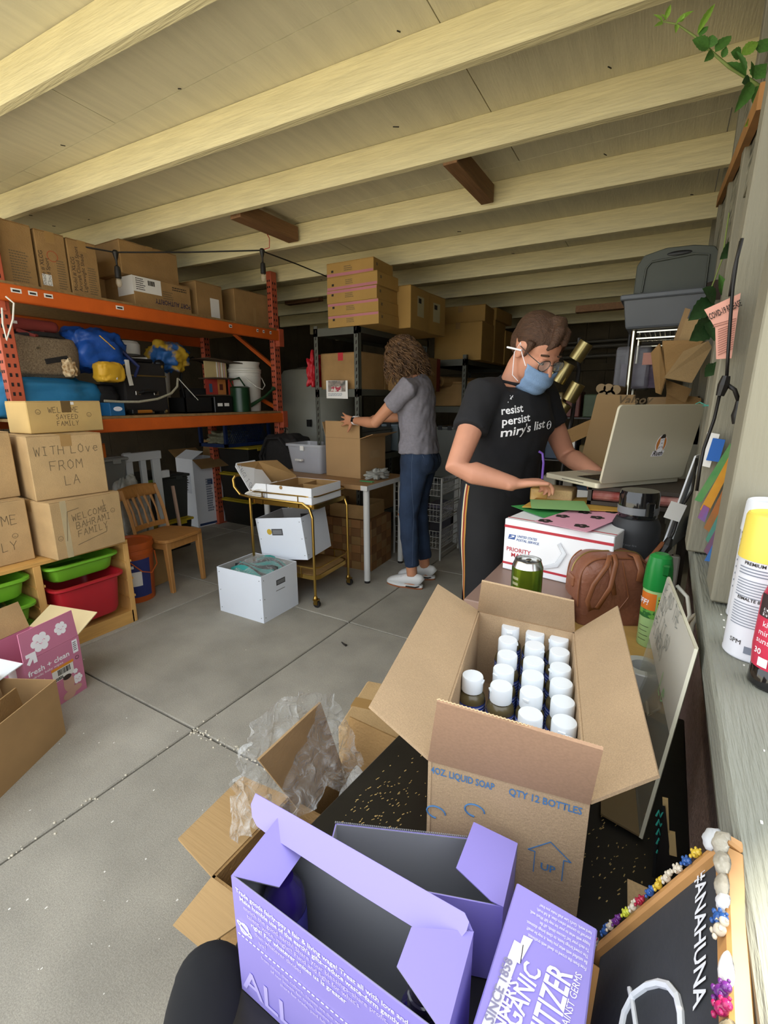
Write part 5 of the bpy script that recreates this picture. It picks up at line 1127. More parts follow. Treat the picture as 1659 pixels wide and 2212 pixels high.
for sh, el, w in ((shL, elL, wrL), (shR, elR, wrR)):
    mb.tube([sh.lerp(Vector((0, 0, 1.38)), .2), sh, sh.lerp(el, .5), el, el.lerp(w, .3), el.lerp(w, .7), w], [.048, .05, .044, .037, .038, .030, .025], 14)
hand3(mb, wrL, hLt-wrL, LA(A0+Vector((0, 1, 0)))-LA(A0), s=-1, curl=(.08, .08, .10, .12), spread=.24, thumb=1.1, sc=.95)
hand3(mb, wrR, (1, .15, -.25), (0, 0, -1), s=1, curl=(.4, .4, .4, .4))
LAk = (Vector((.035, .085, .52)), Vector((.02, -.085, .52))); LAa = (Vector((-.005, .10, .09)), Vector((-.03, -.11, .09)))
for i, s in enumerate((1, -1)): sweep_leg(mb, (-.0, s*.09, .93), LAk[i], LAa[i], r=(.066, .050, .038), rk=.045)
for i in (0, 1): a = LAa[i]; mb.tube([a+Vector((-.03, 0, -.045)), a+Vector((.02, 0, -.05)), a+Vector((.10, 0, -.065))], [.028, .028, .014], 10)
fuse(mb, 'body', skin_b, pa, .0056, 3); eyes(ha, pa, iris)
gry = mat('grey_heather', '#827e85', .9, var=.10, vs=60, bump=.15, bs=400)
mb = MB()
mb.tube([(-.005, 0, .962), (-.005, 0, 1.0), (.0, 0, 1.10), (.012, 0, 1.22), (.010, 0, 1.32), (.0, 0, 1.39), (.0, 0, 1.435), (.015, 0, 1.46)], [(.176, .138), (.170, .132), (.150, .118), (.155, .124), (.166, .118), (.168, .098), (.11, .075), (.062, .06)], 28, side=(0, 1, 0))
for s in (-1, 1): mb.ell((.075, s*.07, 1.25), .06, .065, .06)
for sh, el in ((shL, elL), (shR, elR)): mb.tube([sh.lerp(Vector((0, 0, 1.36)), .4), sh, sh.lerp(el, .28), sh.lerp(el, .52)], [.070, .071, .064, .061], 16)
fuse(mb, 'tshirt', gry, pa, .008, 3, wr=.014, wf=13)
jn = mat('blue_denim', '#28374f', .9, var=.3, vs=7, bump=.25, bs=350)
mb = MB()
mb.tube([(-.01, 0, .84), (-.015, 0, .90), (-.010, 0, .98), (-.005, 0, 1.02)], [(.165, .125), (.172, .132), (.158, .118), (.140, .100)], 26, side=(0, 1, 0))
for s in (-1, 1): mb.ell((-.075, s*.075, .90), .07, .075, .085)
for i, s in enumerate((1, -1)):
    k, a = LAk[i], LAa[i]
    mb.tube([Vector((-.015, s*.085, .92)), Vector((0, s*.088, .80)), Vector((.02, s*.088, .66)), k, k.lerp(a, .35), k.lerp(a, .7), a+Vector((0, 0, .07))], [(.088, .098), (.086, .094), (.073, .078), (.062, .064), (.060, .066), (.052, .056), (.046, .050)], 20, side=(0, 1, 0))
jo = fuse(mb, 'jeans', jn, pa, .009, 3, wr=.008, wf=12)
tj = bvh(jo)
def seam(pts, dirv, w=.0007, m=None):
    q = [wrap_pts(tj, Vector(p)-Vector(dirv)*.4, dirv, .0008) for p in pts]; q = [x for x in q if x is not None]
    if len(q) > 1: return MB().tube(q, w, 4).build('stitching', m or mat('stitch', '#6d7a92', .8), jo)
seam([(-.02, 0, 1.02-.02*k) for k in range(46)], (0, -1, 0))
for s in (1, -1): seam([(0, s*.06+dy*s, dz) for dy, dz in ((0, .99), (.075, .985), (.078, .90), (.04, .865), (.0, .90), (0, .99))], (1, 0, 0))
seam([(0, -.15+.02*k, 1.018) for k in range(16)], (1, 0, 0))
q = wrap_pts(tj, Vector((.5, .085, .535)), (-1, 0, 0), .001)
if q is not None:
    mb = MB(); mb.ell(q+Vector((-.004, .02, .0)), .006, .022, .009); mb.build('knee_tear', skin_b, jo); MB().tube([q+Vector((.004, -.02, .012)), q+Vector((.005, .02, .014))], .002, 4).build('torn_threads', paper, jo)
# sneakers
for i in (0, 1):
    a = LAa[i]; x, y = a.x, a.y; dy = -.02 if i == 0 else .03
    up = MB().tube([(x-.075, y, .05), (x-.06, y, .062), (x-.01, y, .068), (x+.06, y+dy*.4, .055), (x+.13, y+dy*.8, .044), (x+.175, y+dy, .032), (x+.195, y+dy, .026)], [(.026, .034), (.036, .044), (.037, .045), (.042, .036), (.046, .026), (.036, .018), (.016, .008)], 14, side=(0, 1, 0)).build('sneaker', mat('white_leather', '#dcdcda', .5, var=.03), pa, smooth=True)
    o_ = []
    for k in range(26):
        t_ = 2*PI*k/26; cx_ = math.cos(t_); o_.append((x+.06+.143*cx_, y+dy*(.5+.5*cx_)+math.copysign(abs(math.sin(t_))**.8, math.sin(t_))*(.040 if cx_ < 0 else .050), 0))
    MB().prism([(p_[0], p_[1], .011) for p_ in o_], (0, 0, 1), .017).build('midsole', mat('white_leather', '#dcdcda'), up)
    MB().prism(o_, (0, 0, 1), .011).build('outsole', mat('gum_sole', '#9a5a34', .7), up)
    MB().tube([(x-.078, y+.042*0, .022), (x-.04, y+.046, .022), (x+.03, y+.05, .022)], .005, 4).build('dark_sole_stripe', blk, up)
    for k in range(5): MB().tube([(x+.05+k*.016, y-.02, .086-k*.006), (x+.055+k*.016, y+dy*.4, .094-k*.007), (x+.05+k*.016, y+.022, .086-k*.006)], .003, 5).build('lace', white_p, up)
# watch and bracelet
dW = (hLt-wrL).normalized()
MB().lathe([(.029, -.011), (.032, -.011), (.032, .011), (.029, .011)], 20, Matrix.Translation(wrL-dW*.022) @ dW.to_track_quat('Z', 'Y').to_matrix().to_4x4(), cap=False).build('watch_strap', white_p, pa)
wn = (LA(A0+Vector((-.1, -1, .25)))-LA(A0)).normalized()
MB().bar(wrL-dW*.040+wn*.031, wrL-dW*.004+wn*.031, .034, .010, up=wn).build('watch_face', flat('watch_black', '#101012', .1), pa, bevel=.004)
MB().lathe([(.031, -.004), (.035, 0), (.031, .004)], 16, Matrix.Translation(wrL-dW*.05) @ dW.to_track_quat('Z', 'Y').to_matrix().to_4x4(), cap=False).build('bead_bracelet', paper, pa)
# curly hair
hc = mat('curly_hair', '#3f2c1e', .6, vs=30, bump=.4, bs=50, col2='#7a5a3a')
mb = MB(); mb.ell(ha @ Vector((-.02, 0, .035)), .112, .10, .10, M=ha.to_3x3()); mb.ell(ha @ Vector((-.055, 0, -.06)), .085, .105, .12, M=ha.to_3x3()); mb.ell(ha @ Vector((-.02, .065, -.05)), .07, .04, .10, M=ha.to_3x3()); mb.ell(ha @ Vector((-.02, -.065, -.05)), .07, .04, .10, M=ha.to_3x3())
hb_ = fuse(mb, 'hair', hc, pa, .007, 4, wr=.016, wf=22)
mb = MB(); rnd = random.Random(4)
for k in range(520):
    az = rnd.uniform(-PI, PI)
    if abs(az) < .75 and rnd.random() < .85: continue
    el_ = rnd.uniform(.0, 1.25); r0 = .104
    p = Vector((-.02+r0*math.cos(az)*math.cos(el_), r0*.95*math.sin(az)*math.cos(el_), .035+.10*math.sin(el_)))
    out = Vector((math.cos(az), math.sin(az), 0)); pts = []; ph, am, fr_ = rnd.uniform(0, 6.28), rnd.uniform(.008, .015), rnd.uniform(70, 130); L = rnd.uniform(.10, .17)*(.9+.5*(el_ > .4)); sd2 = Vector((-out.y, out.x, 0)); q = p.copy()
    for j in range(19):
        s_ = j/18; o2 = (1-math.exp(-3*s_))*.028*math.cos(el_)+.085*math.sin(el_)*s_
        c = p+out*(o2)+Vector((0, 0, -L*s_*(1.0+.3*el_)+.0))
        pts.append(ha @ (c+sd2*am*math.sin(ph+s_*L*fr_)+out*am*math.cos(ph+s_*L*fr_)))
    mb.tube(pts, [.0046]*14+[.0040, .0034, .003, .002, .001], 4)
mb.build('curls', hc, hb_, smooth=True)

# ---- the seated photographer's knee
pk_ = thing('person', 'seated person in black leggings of whom only a rounded knee shows, bottom left', 'person', (0, 0, 0))
kn = P(444, 2138, d=.50); hp = P(462, 2700, d=.40)
mb = MB(); mb.tube([Vector((-.33, -.42, .52)), hp, kn.lerp(hp, .45), kn.lerp(hp, .12), kn+Vector((0, .005, 0)), kn+Vector((-.01, .022, -.04)), kn+Vector((-.02, .03, -.14)), (kn.x-.02, kn.y+.04, .12), (kn.x-.02, kn.y+.04, .08)], [.09, .062, .050, .044, .041, .041, .042, .036, .032], 20)
mb.tube([(-.08, -.42, .50), (-.06, -.12, .50), (-.05, -.04, .42), (-.05, -.04, .1)], [.10, .08, .06, .04], 16)
mb.tube([(-.34, -.44, .5), (-.06, -.44, .5)], [.12, .12], 16); mb.tube([(-.2, -.45, .5), (-.2, -.47, .8), (-.2, -.47, 1.0)], [(.17, .11), (.15, .1), (.17, .1)], 20, side=(1, 0, 0))
fuse(mb, 'body', mat('black_leggings', '#131418', .9, var=.06, vs=8), pk_, .011, 5)
for x, y in ((kn.x, kn.y+.07), (-.05, -.04)): MB().tube([(x, y-.05, .04), (x, y, .05), (x, y+.1, .035), (x, y+.15, .025)], [(.03, .035), (.04, .045), (.042, .032), (.02, .02)], 12, side=(1, 0, 0)).build('shoe', shoe_k, pk_, smooth=True)
st = thing('stool', 'black stool under the seated person', 'stool', (-.2, -.45, 0)); MB().cyl((0, 0, .345), (0, 0, .375), .17, n=24).build('seat', blk, st)
for a in range(4): MB().cyl((.13*math.cos(a*PI/2+.7), .13*math.sin(a*PI/2+.7), .345), (.17*math.cos(a*PI/2+.7), .17*math.sin(a*PI/2+.7), 0), .014, n=10).build('leg', blk, st)
# ---------------------------------------------------------------- tables on the right
wood_y = mat('yellow_wood', '#c09a58', .5, var=.1, vs=5, stretch=(1, 6, 1))
wt2 = thing('side_table', 'yellow wooden table along the right wall under the laptop and bag', 'table', (-.42, .985, 0)); MB().box((0, 0, .705), (.50, 1.01, .735)).build('table_top', wood_y, wt2, bevel=.003)
for x in (.03, .43):
    for y in (.04, .93): MB().box((x, y, 0), (x+.045, y+.045, .705)).build('leg', wood_y, wt2)
bkt = mat('black_scuffed', '#1b1a19', .35, var=.25, vs=9, bump=.08, bs=30)
bt_ = thing('scuffed_table', 'black scuffed tabletop in the foreground carrying the open boxes', 'table', (-.36, .14, 0))
MB().prism([(.045, .01, .695), (.455, .01, .695), (.455, .83, .695), (.03, .83, .695), (-.02, .27, .695), (.005, .13, .695)], (0, 0, 1), .025).build('table_top', bkt, bt_, bevel=.002)
for x, y in ((.06, .03), (.40, .03), (.06, .76), (.40, .76)): MB().box((x, y, 0), (x+.03, y+.03, .695)).build('leg', blk, bt_)
mb = MB(); rnd = random.Random(8); sc_ = mat('raw_flecks', '#c0a468', .7, var=.2)
for k in range(290):
    px_ = rnd.gauss(790, 65); py_ = rnd.gauss(1735, 62); 
    if rnd.random() < .25: px_, py_ = rnd.uniform(1230, 1400), rnd.uniform(1760, 1950)
    q = P(px_, py_, z=.7204); l = rnd.uniform(.0008, .0045); a = 1.15+rnd.gauss(0, .15)
    if q.x < -.345 or q.x > .09: continue
    mb.bar(q, q+Vector((math.cos(a)*l, math.sin(a)*l, 0)), rnd.uniform(.0005, .0012), .0005)
mb.build('scuff_marks', sc_, bt_, kind='stuff').location = -bt_.location

def at_world(name, label, cat, group=None): return thing(name, label, cat, (0, 0, 0), 0, group)
def wall_quad(a, b, z0, z1, t, inward, m, parent, name='side_panel'):
    n = Vector(inward).normalized()*t; a, b = Vector(a), Vector(b)
    c = [Vector((a.x, a.y, z0)), Vector((b.x, b.y, z0)), Vector((b.x+n.x, b.y+n.y, z0)), Vector((a.x+n.x, a.y+n.y, z0))]
    return MB().quadbox(c+[Vector((q.x, q.y, z1)) for q in c]).build(name, m, parent)
def planar(pts):
    "slide the free corners along their sight lines onto one plane through the hinge"
    pts = [Vector(p) for p in pts]; o = pts[0]; c = sum(pts[2:], Vector())/len(pts[2:]); n = (pts[1]-o).cross(c-o).normalized(); E_ = Vector((0, 0, H)); out = pts[:2]
    for p in pts[2:]:
        v = p-E_; k = v.dot(n); out.append(E_+v*((o-E_).dot(n)/k) if abs(k) > .15*v.length else p-n*(p-o).dot(n))
    return out
def flap4(pts, t, m, parent, name='flap'):
    pts = planar(pts)
    n = (pts[1]-pts[0]).cross(pts[2]-pts[0]).normalized(); return MB().prism([p-n*t/2 for p in pts], n, t).build(name, m, parent)
# ---- carton of soap bottles
ZR = .885
bx = at_world('soap_carton', 'open speckled carton of white-capped soap bottles on the black table', 'box')
a, b, c, e = P(925, 1640, z=ZR), P(1275, 1735, z=ZR), P(1242, 1366, z=ZR), P(1032, 1320, z=ZR)
t_ = .0045
ct_ = (a+b+c+e)/4
for p, q, nm in ((a, b, 'f'), (b, c, 'r'), (c, e, 'b'), (e, a, 'l')):
    mid = (p+q)/2; wall_quad(p, q, .7215, ZR, t_, (ct_.x-mid.x if nm in 'rl' else 0, ct_.y-mid.y if nm in 'fb' else 0, 0), card_g, bx)
MB().prism([(p.x*.98+ct_.x*.02, p.y*.98+ct_.y*.02, .7215) for p in (a, b, c, e)], (0, 0, 1), .004).build('carton_bottom', card_g, bx)
flap4([a, b, P(1303, 1617, d=.475), P(945, 1512, d=.50)], .004, mat('cardboard_pinkish', '#a8866a', .9, var=.08, vs=300), bx)
flap4([a, e, P(945, 1263, z=.935), P(797, 1526, z=.925)], .004, card_g, bx)
flap4([b, c, P(1335, 1310, z=.945), P(1424, 1677, z=.92)], .004, card_g, bx)
flap4([e, c, P(1240, 1298, z=.955), P(1041, 1254, z=.985)], .004, card_g, bx)
# corrugated rim of the front flap
mb = MB(); p, q = P(945, 1511, d=.50), P(1303, 1616, d=.475); N_ = 84
mb.tube([p.lerp(q, k/N_)+Vector((0, .0012*(1 if k % 2 else -1), .0006)) for k in range(N_+1)], .0007, 4); mb.build('corrugated_edge', mat('pale_fluting', '#cdb48c', .9), bx)
r = (b-a); r.z = 0; r.normalize(); blu = flat('blue_stamp', '#4a78a8', .8)
nf = r.cross(Vector((0, 0, 1)))
text('4OZ. LIQUID SOAP', blu, bx, a+r*.004+Vector((0, 0, -.018)), r, (0, 0, 1), .0135, off=.0004, fit=(b-a).length*.42)
text('QTY 12 BOTTLES', blu, bx, a+r*(b-a).length*.53+Vector((0, 0, -.018)), r, (0, 0, 1), .0135, off=.0004, fit=(b-a).length*.43)
o3 = a+r*.125+Vector((0, 0, -.105))+nf*.0008; mb = MB()
for s_ in (((0, .018), (.024, .038)), ((.024, .038), (.048, .018)), ((.008, .018), (.008, -.012)), ((.040, .018), (.040, -.012)), ((0, .018), (.008, .018)), ((.040, .018), (.048, .018))): mb.bar(o3+r*s_[0][0]+Vector((0, 0, s_[0][1])), o3+r*s_[1][0]+Vector((0, 0, s_[1][1])), .0011, .0005, up=nf)
mb.build('arrow_print', blu, bx); text('UP', blu, bx, o3+r*.015+Vector((0, 0, -.004)), r, (0, 0, 1), .014, off=.0006)
for k, (x, z) in enumerate(((.012, -.075), (.06, -.055))):
    mb = MB(); o4 = a+r*x+Vector((0, 0, z))+nf*.0008; mb.tube([o4+r*(.012*math.cos(q))+Vector((0, 0, .009*math.sin(q))) for q in [2*PI*i/16 for i in range(13)]], .0011, 4); mb.build('blue_stamp', blu, bx)
def soap(label, q):
    t = thing('soap_bottle', label, 'bottle', (q.x, q.y, .726), random.uniform(0, 360), 'soap bottles in the speckled carton')
    zt = q.z-.726+.003; zs = zt-.027
    body = MB().lathe([(.020, 0), (.0225, .003), (.0225, zs-.014), (.0212, zs-.008), (.016, zs-.002), (.0125, zs), (.0125, zs+.004)], 20).build('bottle_body', mat('olive_soap', '#5a5034', .25, var=.1, spec=.7), t, smooth='auto')
    MB().lathe([(.0229, .02), (.0229, zs-.017)], 20, cap=False).build('blue_label', mat('soap_label', '#28409a', .45, var=.1, vs=40), t, smooth=True)
    mb = MB()
    for k in range(7): mb.lathe([(.0231, zs-.022-k*.006), (.0231, zs-.020-k*.006)], 20, cap=False)
    mb.build('label_print', mat('label_pale', '#b9c2e0', .6), t)
    MB().lathe([(.0165, zs), (.0178, zs+.001), (.0178, zt-.002), (.0168, zt), (0, zt)], 22).build('flip_cap', mat('cap_white', '#e8eff5', .35, var=.01), t, smooth='auto')
    MB().box((.0165, -.005, zt-.009), (.0192, .005, zt-.006)).build('cap_lip', mat('cap_white', '#e8eff5'), t)
caps = [(1103, 1356), (1156, 1370), (1208, 1382), (1097, 1384), (1155, 1396), (1209, 1410), (1096, 1416), (1153, 1430), (1211, 1444), (1088, 1448), (1151, 1461), (1213, 1478), (1021, 1462), (1083, 1484), (1148, 1497), (1216, 1518), (1146, 1545), (1219, 1562)]
rows = ['back', 'second', 'third', 'fourth', 'fifth', 'sixth', 'front']
for k, (u, v) in enumerate(caps):
    if k < 12: ro, co = k//3, ['left', 'middle', 'right'][k % 3]
    elif k < 16: ro, co = 4, ['outer left', 'left', 'middle', 'right'][k-12]
    else: ro, co = 5, ['middle', 'right'][k-16]
    soap('white-capped soap bottle, %s row from the back wall, %s column' % (['first', 'second', 'third', 'fourth', 'fifth', 'sixth'][ro], co), P(u, v, z=.868))
soap('white-capped soap bottle half hidden by the front flap of the carton', P(1224, 1610, z=.868))

# ---- purple boxes
purp = mat('purple_print', '#9b90dc', .42, var=.03, vs=3); gin = mat('grey_lining', '#8d8e93', .85, var=.04)
def two_sided(pts, m1, m2, parent, name, t=.0011):
    "thin card: m1 on the +n side, m2 on the other"
    pts = planar(pts)
    n = (pts[1]-pts[0]).cross(pts[2]-pts[0]).normalized(); o = MB().prism(pts, n, t).build(name, m1, parent); MB().prism([p-n*.0006 for p in pts], n, .0005).build('grey_inner_side', m2, o); return o
def boxwalls(C, z0, z1, parent, t=.0012):
    ct = sum(C, Vector())/4
    for i in range(4):
        p, q = C[i], C[(i+1) % 4]; mid = (p+q)/2; inn = (ct-mid); nn = Vector((-(q-p).y, (q-p).x, 0)).normalized(); nn = nn if nn.dot(inn) > 0 else -nn
        o = wall_quad(p, q, z0, z1, t, nn, purp, parent); c2 = [Vector((p.x, p.y, 0))+nn*(t+.0001), Vector((q.x, q.y, 0))+nn*(t+.0001)]; o2 = wall_quad(c2[0], c2[1], z0+.001, z1-.0004, .0006, nn, gin, o, 'grey_inner_side')
    MB().prism([(p.x*.97+ct.x*.03, p.y*.97+ct.y*.03, z0) for p in C], (0, 0, 1), .0015).build('box_bottom', gin, parent)
pA = at_world('purple_box', 'open purple box lettered about fair trade with two dark bottles inside, nearest the camera', 'box'); zA = .870
A00, ARb, ARf = P(499, 1892, z=zA), P(1023, 2014, z=zA), P(962, 2245, z=zA); dv = ARb-ARf; A01 = A00+dv
boxwalls([A00, ARf, ARb, A01], .7212, zA, pA)
two_sided([A00, A01, P(651, 1849, z=.852), P(603, 1917, z=.848)][::1], gin, purp, pA, 'dust_flap')
two_sided([ARf, ARb, P(888, 2004, z=zA+.008), P(857, 2088, z=zA+.012), P(941, 2211, z=zA+.006)][::1], purp, gin, pA, 'dust_flap')
yb = A01.y+.004
tl, tr_ = P(553, 1714, y=yb), P(1004, 1972, y=ARb.y+.004)
bl = P(575, 1800, y=yb-.022); br_ = P(936, 2032, y=ARb.y-.022)
strip = [tl, P(543, 1738, y=yb-.006), P(546, 1765, y=yb-.012), P(556, 1785, y=yb-.018), bl, P(774, 1929, y=(yb+ARb.y)/2-.022), P(890, 2001, y=ARb.y-.022), br_, P(962, 2041, y=ARb.y-.021), P(990, 2034, y=ARb.y-.017), P(1008, 2012, y=ARb.y-.010), P(1014, 1992, y=ARb.y-.003), P(1000, 1973, y=ARb.y+.003)]
sc_pl = planar([tl, tr_]+strip[1:-1]); strip = [sc_pl[0]]+sc_pl[2:]+[sc_pl[1]]; n = Vector((0, -.6, .8)); o = MB().prism(strip[::-1], n, .0012).build('tuck_flap', purp, pA)
flap4([A01+Vector((0, 0, 0)), ARb, tr_, tl], .001, purp, pA, 'lid_panel')
r = (ARf-A00).normalized(); up = Vector((0, 0, 1)); W_A = (ARf-A00).length; pale = flat('pale_lilac_print', '#d8cdf4', .6)
lines = [('Trade goods fairly–pay a fair & living wage! Treat all with love and dignity!', 1), ("Make humble use of the earth's gifts–reduce waste–farm gently–", 1), ('enrich the good earth! Share your blessings–share profit,', 0), ("talent, voice, might!! Fund and fight for what's", 0), ('right! For whatever unites us is greater', 1), ('than whatever divides', 0), ('us!', 0)]
for i, (s_, b_) in enumerate(lines): text(s_, white_p if b_ else pale, pA, A00+r*(.006+.0045*i)+up*(-.014-i*.0078), r, up, .0074, off=.0001*b_, fit=W_A*(.94, .80, .72, .58, .50, .26, .04)[i])
mb = MB()
for k in range(40): p = A00+r*(.004+k*.0053)+up*(-.068); mb.bar(p-Vector((0, .0008, 0)), p+r*.003-Vector((0, .0008, 0)), .0005, .0007)
mb.build('dashed_line', white_p, pA)
for i, s_ in enumerate(("from talent that culture, causes we the world to create", "of our lowest fair trade, believe on Spaceship Earth! We", "share fair trade, paid full-time share our profits")): text(s_, pale, pA, A00+r*(.035+.012*i)+up*(-.078-i*.007), r, up, .0056)
text('ALL-ONE!', mat('lilac_big', '#bdb2ee', .6), pA, A00+r*.004+up*(-.140), r, up, .040, off=.0004, fit=W_A*.8)
mb = MB(); o5 = A00+r*.014+up*(-.056)-Vector((0, .0008, 0))
for R_ in (.006,): mb.tube([o5+r*R_*math.cos(q)+up*R_*math.sin(q) for q in [2*PI*k/18 for k in range(19)]], .0007, 4)
mb.tube([o5+r*(.010*math.cos(q))+up*(.003*math.sin(q)-.004*math.cos(q)) for q in [2*PI*k/18 for k in range(19)]], .0005, 4); mb.build('globe_print', white_p, pA)
def spray(label, q, cap=True):
    t = thing('spray_bottle', label, 'bottle', (q.x, q.y, .7235), 0); vm = mat('violet_glass', '#2a1c66', .12, var=.1, spec=.8, coat=.4)
    MB().lathe([(.021, 0), (.023, .003), (.023, .082), (.019, .098), (.012, .108), (.011, .112)], 22).build('bottle_body', vm, t, smooth='auto'); MB().lathe([(.0233, .012), (.0233, .074)], 22, cap=False).build('wrap_label', mat('violet_label', '#4a44a8', .4, var=.1, vs=60), t, smooth=True)
    if cap: MB().lathe([(.0135, .107), (.0135, .120), (.012, .121), (.012, .136), (.0, .138)], 18).build('clear_cap', mat('smoky_cap', '#3c3a50', .1, alpha=.75, spec=1), t, smooth='auto')
spray('dark violet spray bottle in the left end of the open purple box', A00.lerp(A01, .5)+Vector((.027, .006, -.012)), cap=False)
spray('dark violet spray bottle under the right flap of the open purple box', ARf.lerp(ARb, .42)+Vector((-.030, 0, 0)))

pB = at_world('purple_box', 'torn-open purple box with bare grey inside behind the lettered one', 'box'); zB = .822
B_L, B_R = P(725, 1778, z=zB), P(1118, 1822, z=zB); rB = (B_R-B_L).normalized(); nB = Vector((rB.y, -rB.x, 0)); B_R2 = P(1087, 1960, z=zB); dB = .068
boxwalls([B_L+nB*dB*.9, B_R2, B_R, B_L], .7212, zB, pB)
n_ = 70; mb = MB()
for k in range(n_): p = B_L.lerp(B_R, k/n_*.74); mb.bar(p, p+Vector((0, 0, .0022)), .0014, .0012)
mb.build('torn_perforation', gin, pB)
flap4([B_R2, P(1061, 1947, z=zB+.004), P(985, 1875, z=zB+.020), P(1023, 1776, z=zB+.022), B_R], .0012, purp, pB, 'side_flap')
for i, s_ in enumerate(('...e our', 'imagine', 'live in', 'all the', 'struggle')): text(s_, pale, pB, B_L+nB*dB*.9+rB*((B_R2-B_L-nB*dB*.9).length-.034)+up*(-.016-.012*i), rB, up, .0095)

pC = at_world('purple_box', 'closed purple sanitizer box lying flat with a white ribbon banner, bottom right', 'box'); zC = .858
c00 = P(1117, 1905, z=zC); c10 = P(1291, 2006, z=zC); xr = .001; c11 = Vector((xr+.001, .17, zC)); c01 = Vector((c00.x+.001, .17, zC))
ct_ = (c00+c10+c11+c01)/4
MB().quadbox([Vector((q.x, q.y, .7212)) for q in (c01, c11, c10, c00)]+[q for q in (c01, c11, c10, c00)]).build('box_body', purp, pC, bevel=.0012)
xw = c10.x-c00.x; ty = lambda f, y: Vector((c00.x+xw*f, y, zC))
R_, U_ = (0, 1, 0), (-1, 0, 0)
n = Vector((0, 0, 1)); mb = MB(); bn = [(.10, .17), (.30, .17), (.30, .262), (.42, .318), (.34, .322), (.20, .318)]
def Q(*p): return P(*p, z=zC+.0006)
for pts_, dz in ((((1030, 2240), (1058, 2240), (1130, 2043), (1111, 2031)), .0002), (((1130, 2043), (1123, 2084), (1115, 2079)), .0006), (((1131, 2021), (1151, 2031), (1127, 2075), (1124, 2040)), .0004)):
    MB().prism([Q(*p_)+n*dz for p_ in pts_], n, .0003).build('white_banner', white_p, pC)
MB().bar(Q(1130, 2043)+n*.001, Q(1124, 2082)+n*.001, .0006, .0003).build('fold_line', blk, pC)
def tline(s_, a_, b_, size, m_, fit=None, dz=0, **k):
    a_, b_ = Q(*a_)+n*dz, Q(*b_)+n*dz; r_ = (b_-a_).normalized(); L_ = fit; text(s_, m_, pC, b_, r_, n.cross(r_), size, align='RIGHT', **k)
tline('MAKERS SINCE 1858', (1066, 2212), (1108, 2078), .0100, flat('banner_ink', '#8a87a4', .6), dz=.001, off=.0002)
tline("BRONNER'S", (1094, 2212), (1121, 2128), .0115, white_p, dz=.0016, off=.0002)
tline('ORGANIC', (1127, 2208), (1170, 2099), .0195, white_p, off=.0003, sx=.8)
tline('SANITIZER', (1211, 2208), (1236, 2109), .0265, white_p, off=.0010, sx=.62)
tline('AGAINST GERMS', (1230, 2212), (1258, 2108), .0075, white_p, sx=.9)
small = ['Free from the crowd to dwell with truthiness.', 'Be satisfied with what you have, it may be small!', 'The crowd brings haste, to climb brings dizziness.', 'To each your lot! Success blinds, all! Be', 'happy with what to your lot may fall! Work well,', 'yourself to counsel others clear, & full truth,', "hard work. God's Law shall make you free!"]
for i, s_ in enumerate(small): text(s_, white_p, pC, Vector((c10.x-.004, c10.y-.038+i*.0052, zC+.0006))+Vector((0, -.0, 0)), (-1, .03, 0), (0, -1, 0), .0042, sx=.62)

# ---- chalkboard with shells and bears
cbd = at_world('chalkboard_sign', 'small chalkboard lettered in white, its wooden frame stuck with shells and toy bears', 'sign')
cA = P(1590, 1806, z=.984); cB = P(1285, 2058, z=.762); uu = (cA-cB); hh = uu.length; uu.normalize(); rr2 = Vector((0, -1, 0)); rr2 = (rr2-uu*rr2.dot(uu)).normalized(); nn = rr2.cross(uu); Lb = .33; fw = .020
frm = mat('honey_wood', '#b58650', .45, var=.14, vs=8, stretch=(3, 3, 3)); sl_ = mat('slate', '#33363a', .75, var=.12, vs=12, bump=.1)
def cp(x, y, z=0): return cB+rr2*x+uu*y+nn*z
MB().prism([cp(fw*.4, fw*.8), cp(Lb-fw*.8, fw*.8), cp(Lb-fw*.8, hh-fw*.8), cp(fw*.4, hh-fw*.8)], -nn, .004).build('slate_panel', sl_, cbd)
def frail(p, q, name='frame_rail', fw=fw):
    d_ = (q-p).normalized(); s_ = nn.cross(d_)*(fw/2); MB().quadbox([p-s_-nn*.006, p+s_-nn*.006, q+s_-nn*.006, q-s_-nn*.006, p-s_*.7+nn*.007, p+s_*.7+nn*.007, q+s_*.7+nn*.007, q-s_*.7+nn*.007]).build(name, frm, cbd, bevel=.002)
h2 = fw/2
frail(cp(.0055, 0), cp(.0055, hh), fw=.011); frail(cp(.011, hh-h2), cp(Lb-fw, hh-h2)); frail(cp(Lb-h2, 0), cp(Lb-h2, hh)); frail(cp(fw, h2), cp(Lb-fw, h2))
chalk = flat('chalk_paint', '#dfe3e8', .8)
def cbp(px, py):
    E_ = Vector((0, 0, H)); v = P(px, py, d=1)-E_; return E_+v*((cB-E_).dot(nn)/v.dot(nn))+nn*.0007
p0_, p1_ = cbp(1507, 1890), cbp(1502, 2192); text('#ANAHUNA', chalk, cbd, p0_, p1_-p0_, nn.cross(p1_-p0_), .0205, off=.0007, fit=(p1_-p0_).length, shear=-.1)
mb = MB(); arc_ = [(.055, .02), (.075, .05), (.085, .09), (.088, .12), (.10, .145), (.125, .15), (.15, .135), (.17, .11)]
pts = [(.145, .035), (.110, .055), (.088, .085), (.082, .115), (.095, .14), (.125, .155), (.16, .15)]
mb.tube([cbp(*q_) for q_ in ((1345, 2225), (1352, 2190), (1372, 2152), (1400, 2132), (1425, 2126), (1448, 2132), (1466, 2155), (1474, 2190), (1476, 2230))], .0030, 6); mb.tube([cbp(*q_) for q_ in ((1362, 2138), (1370, 2175), (1378, 2230))], .0022, 6); mb.build('chalk_swirl', chalk, cbd)
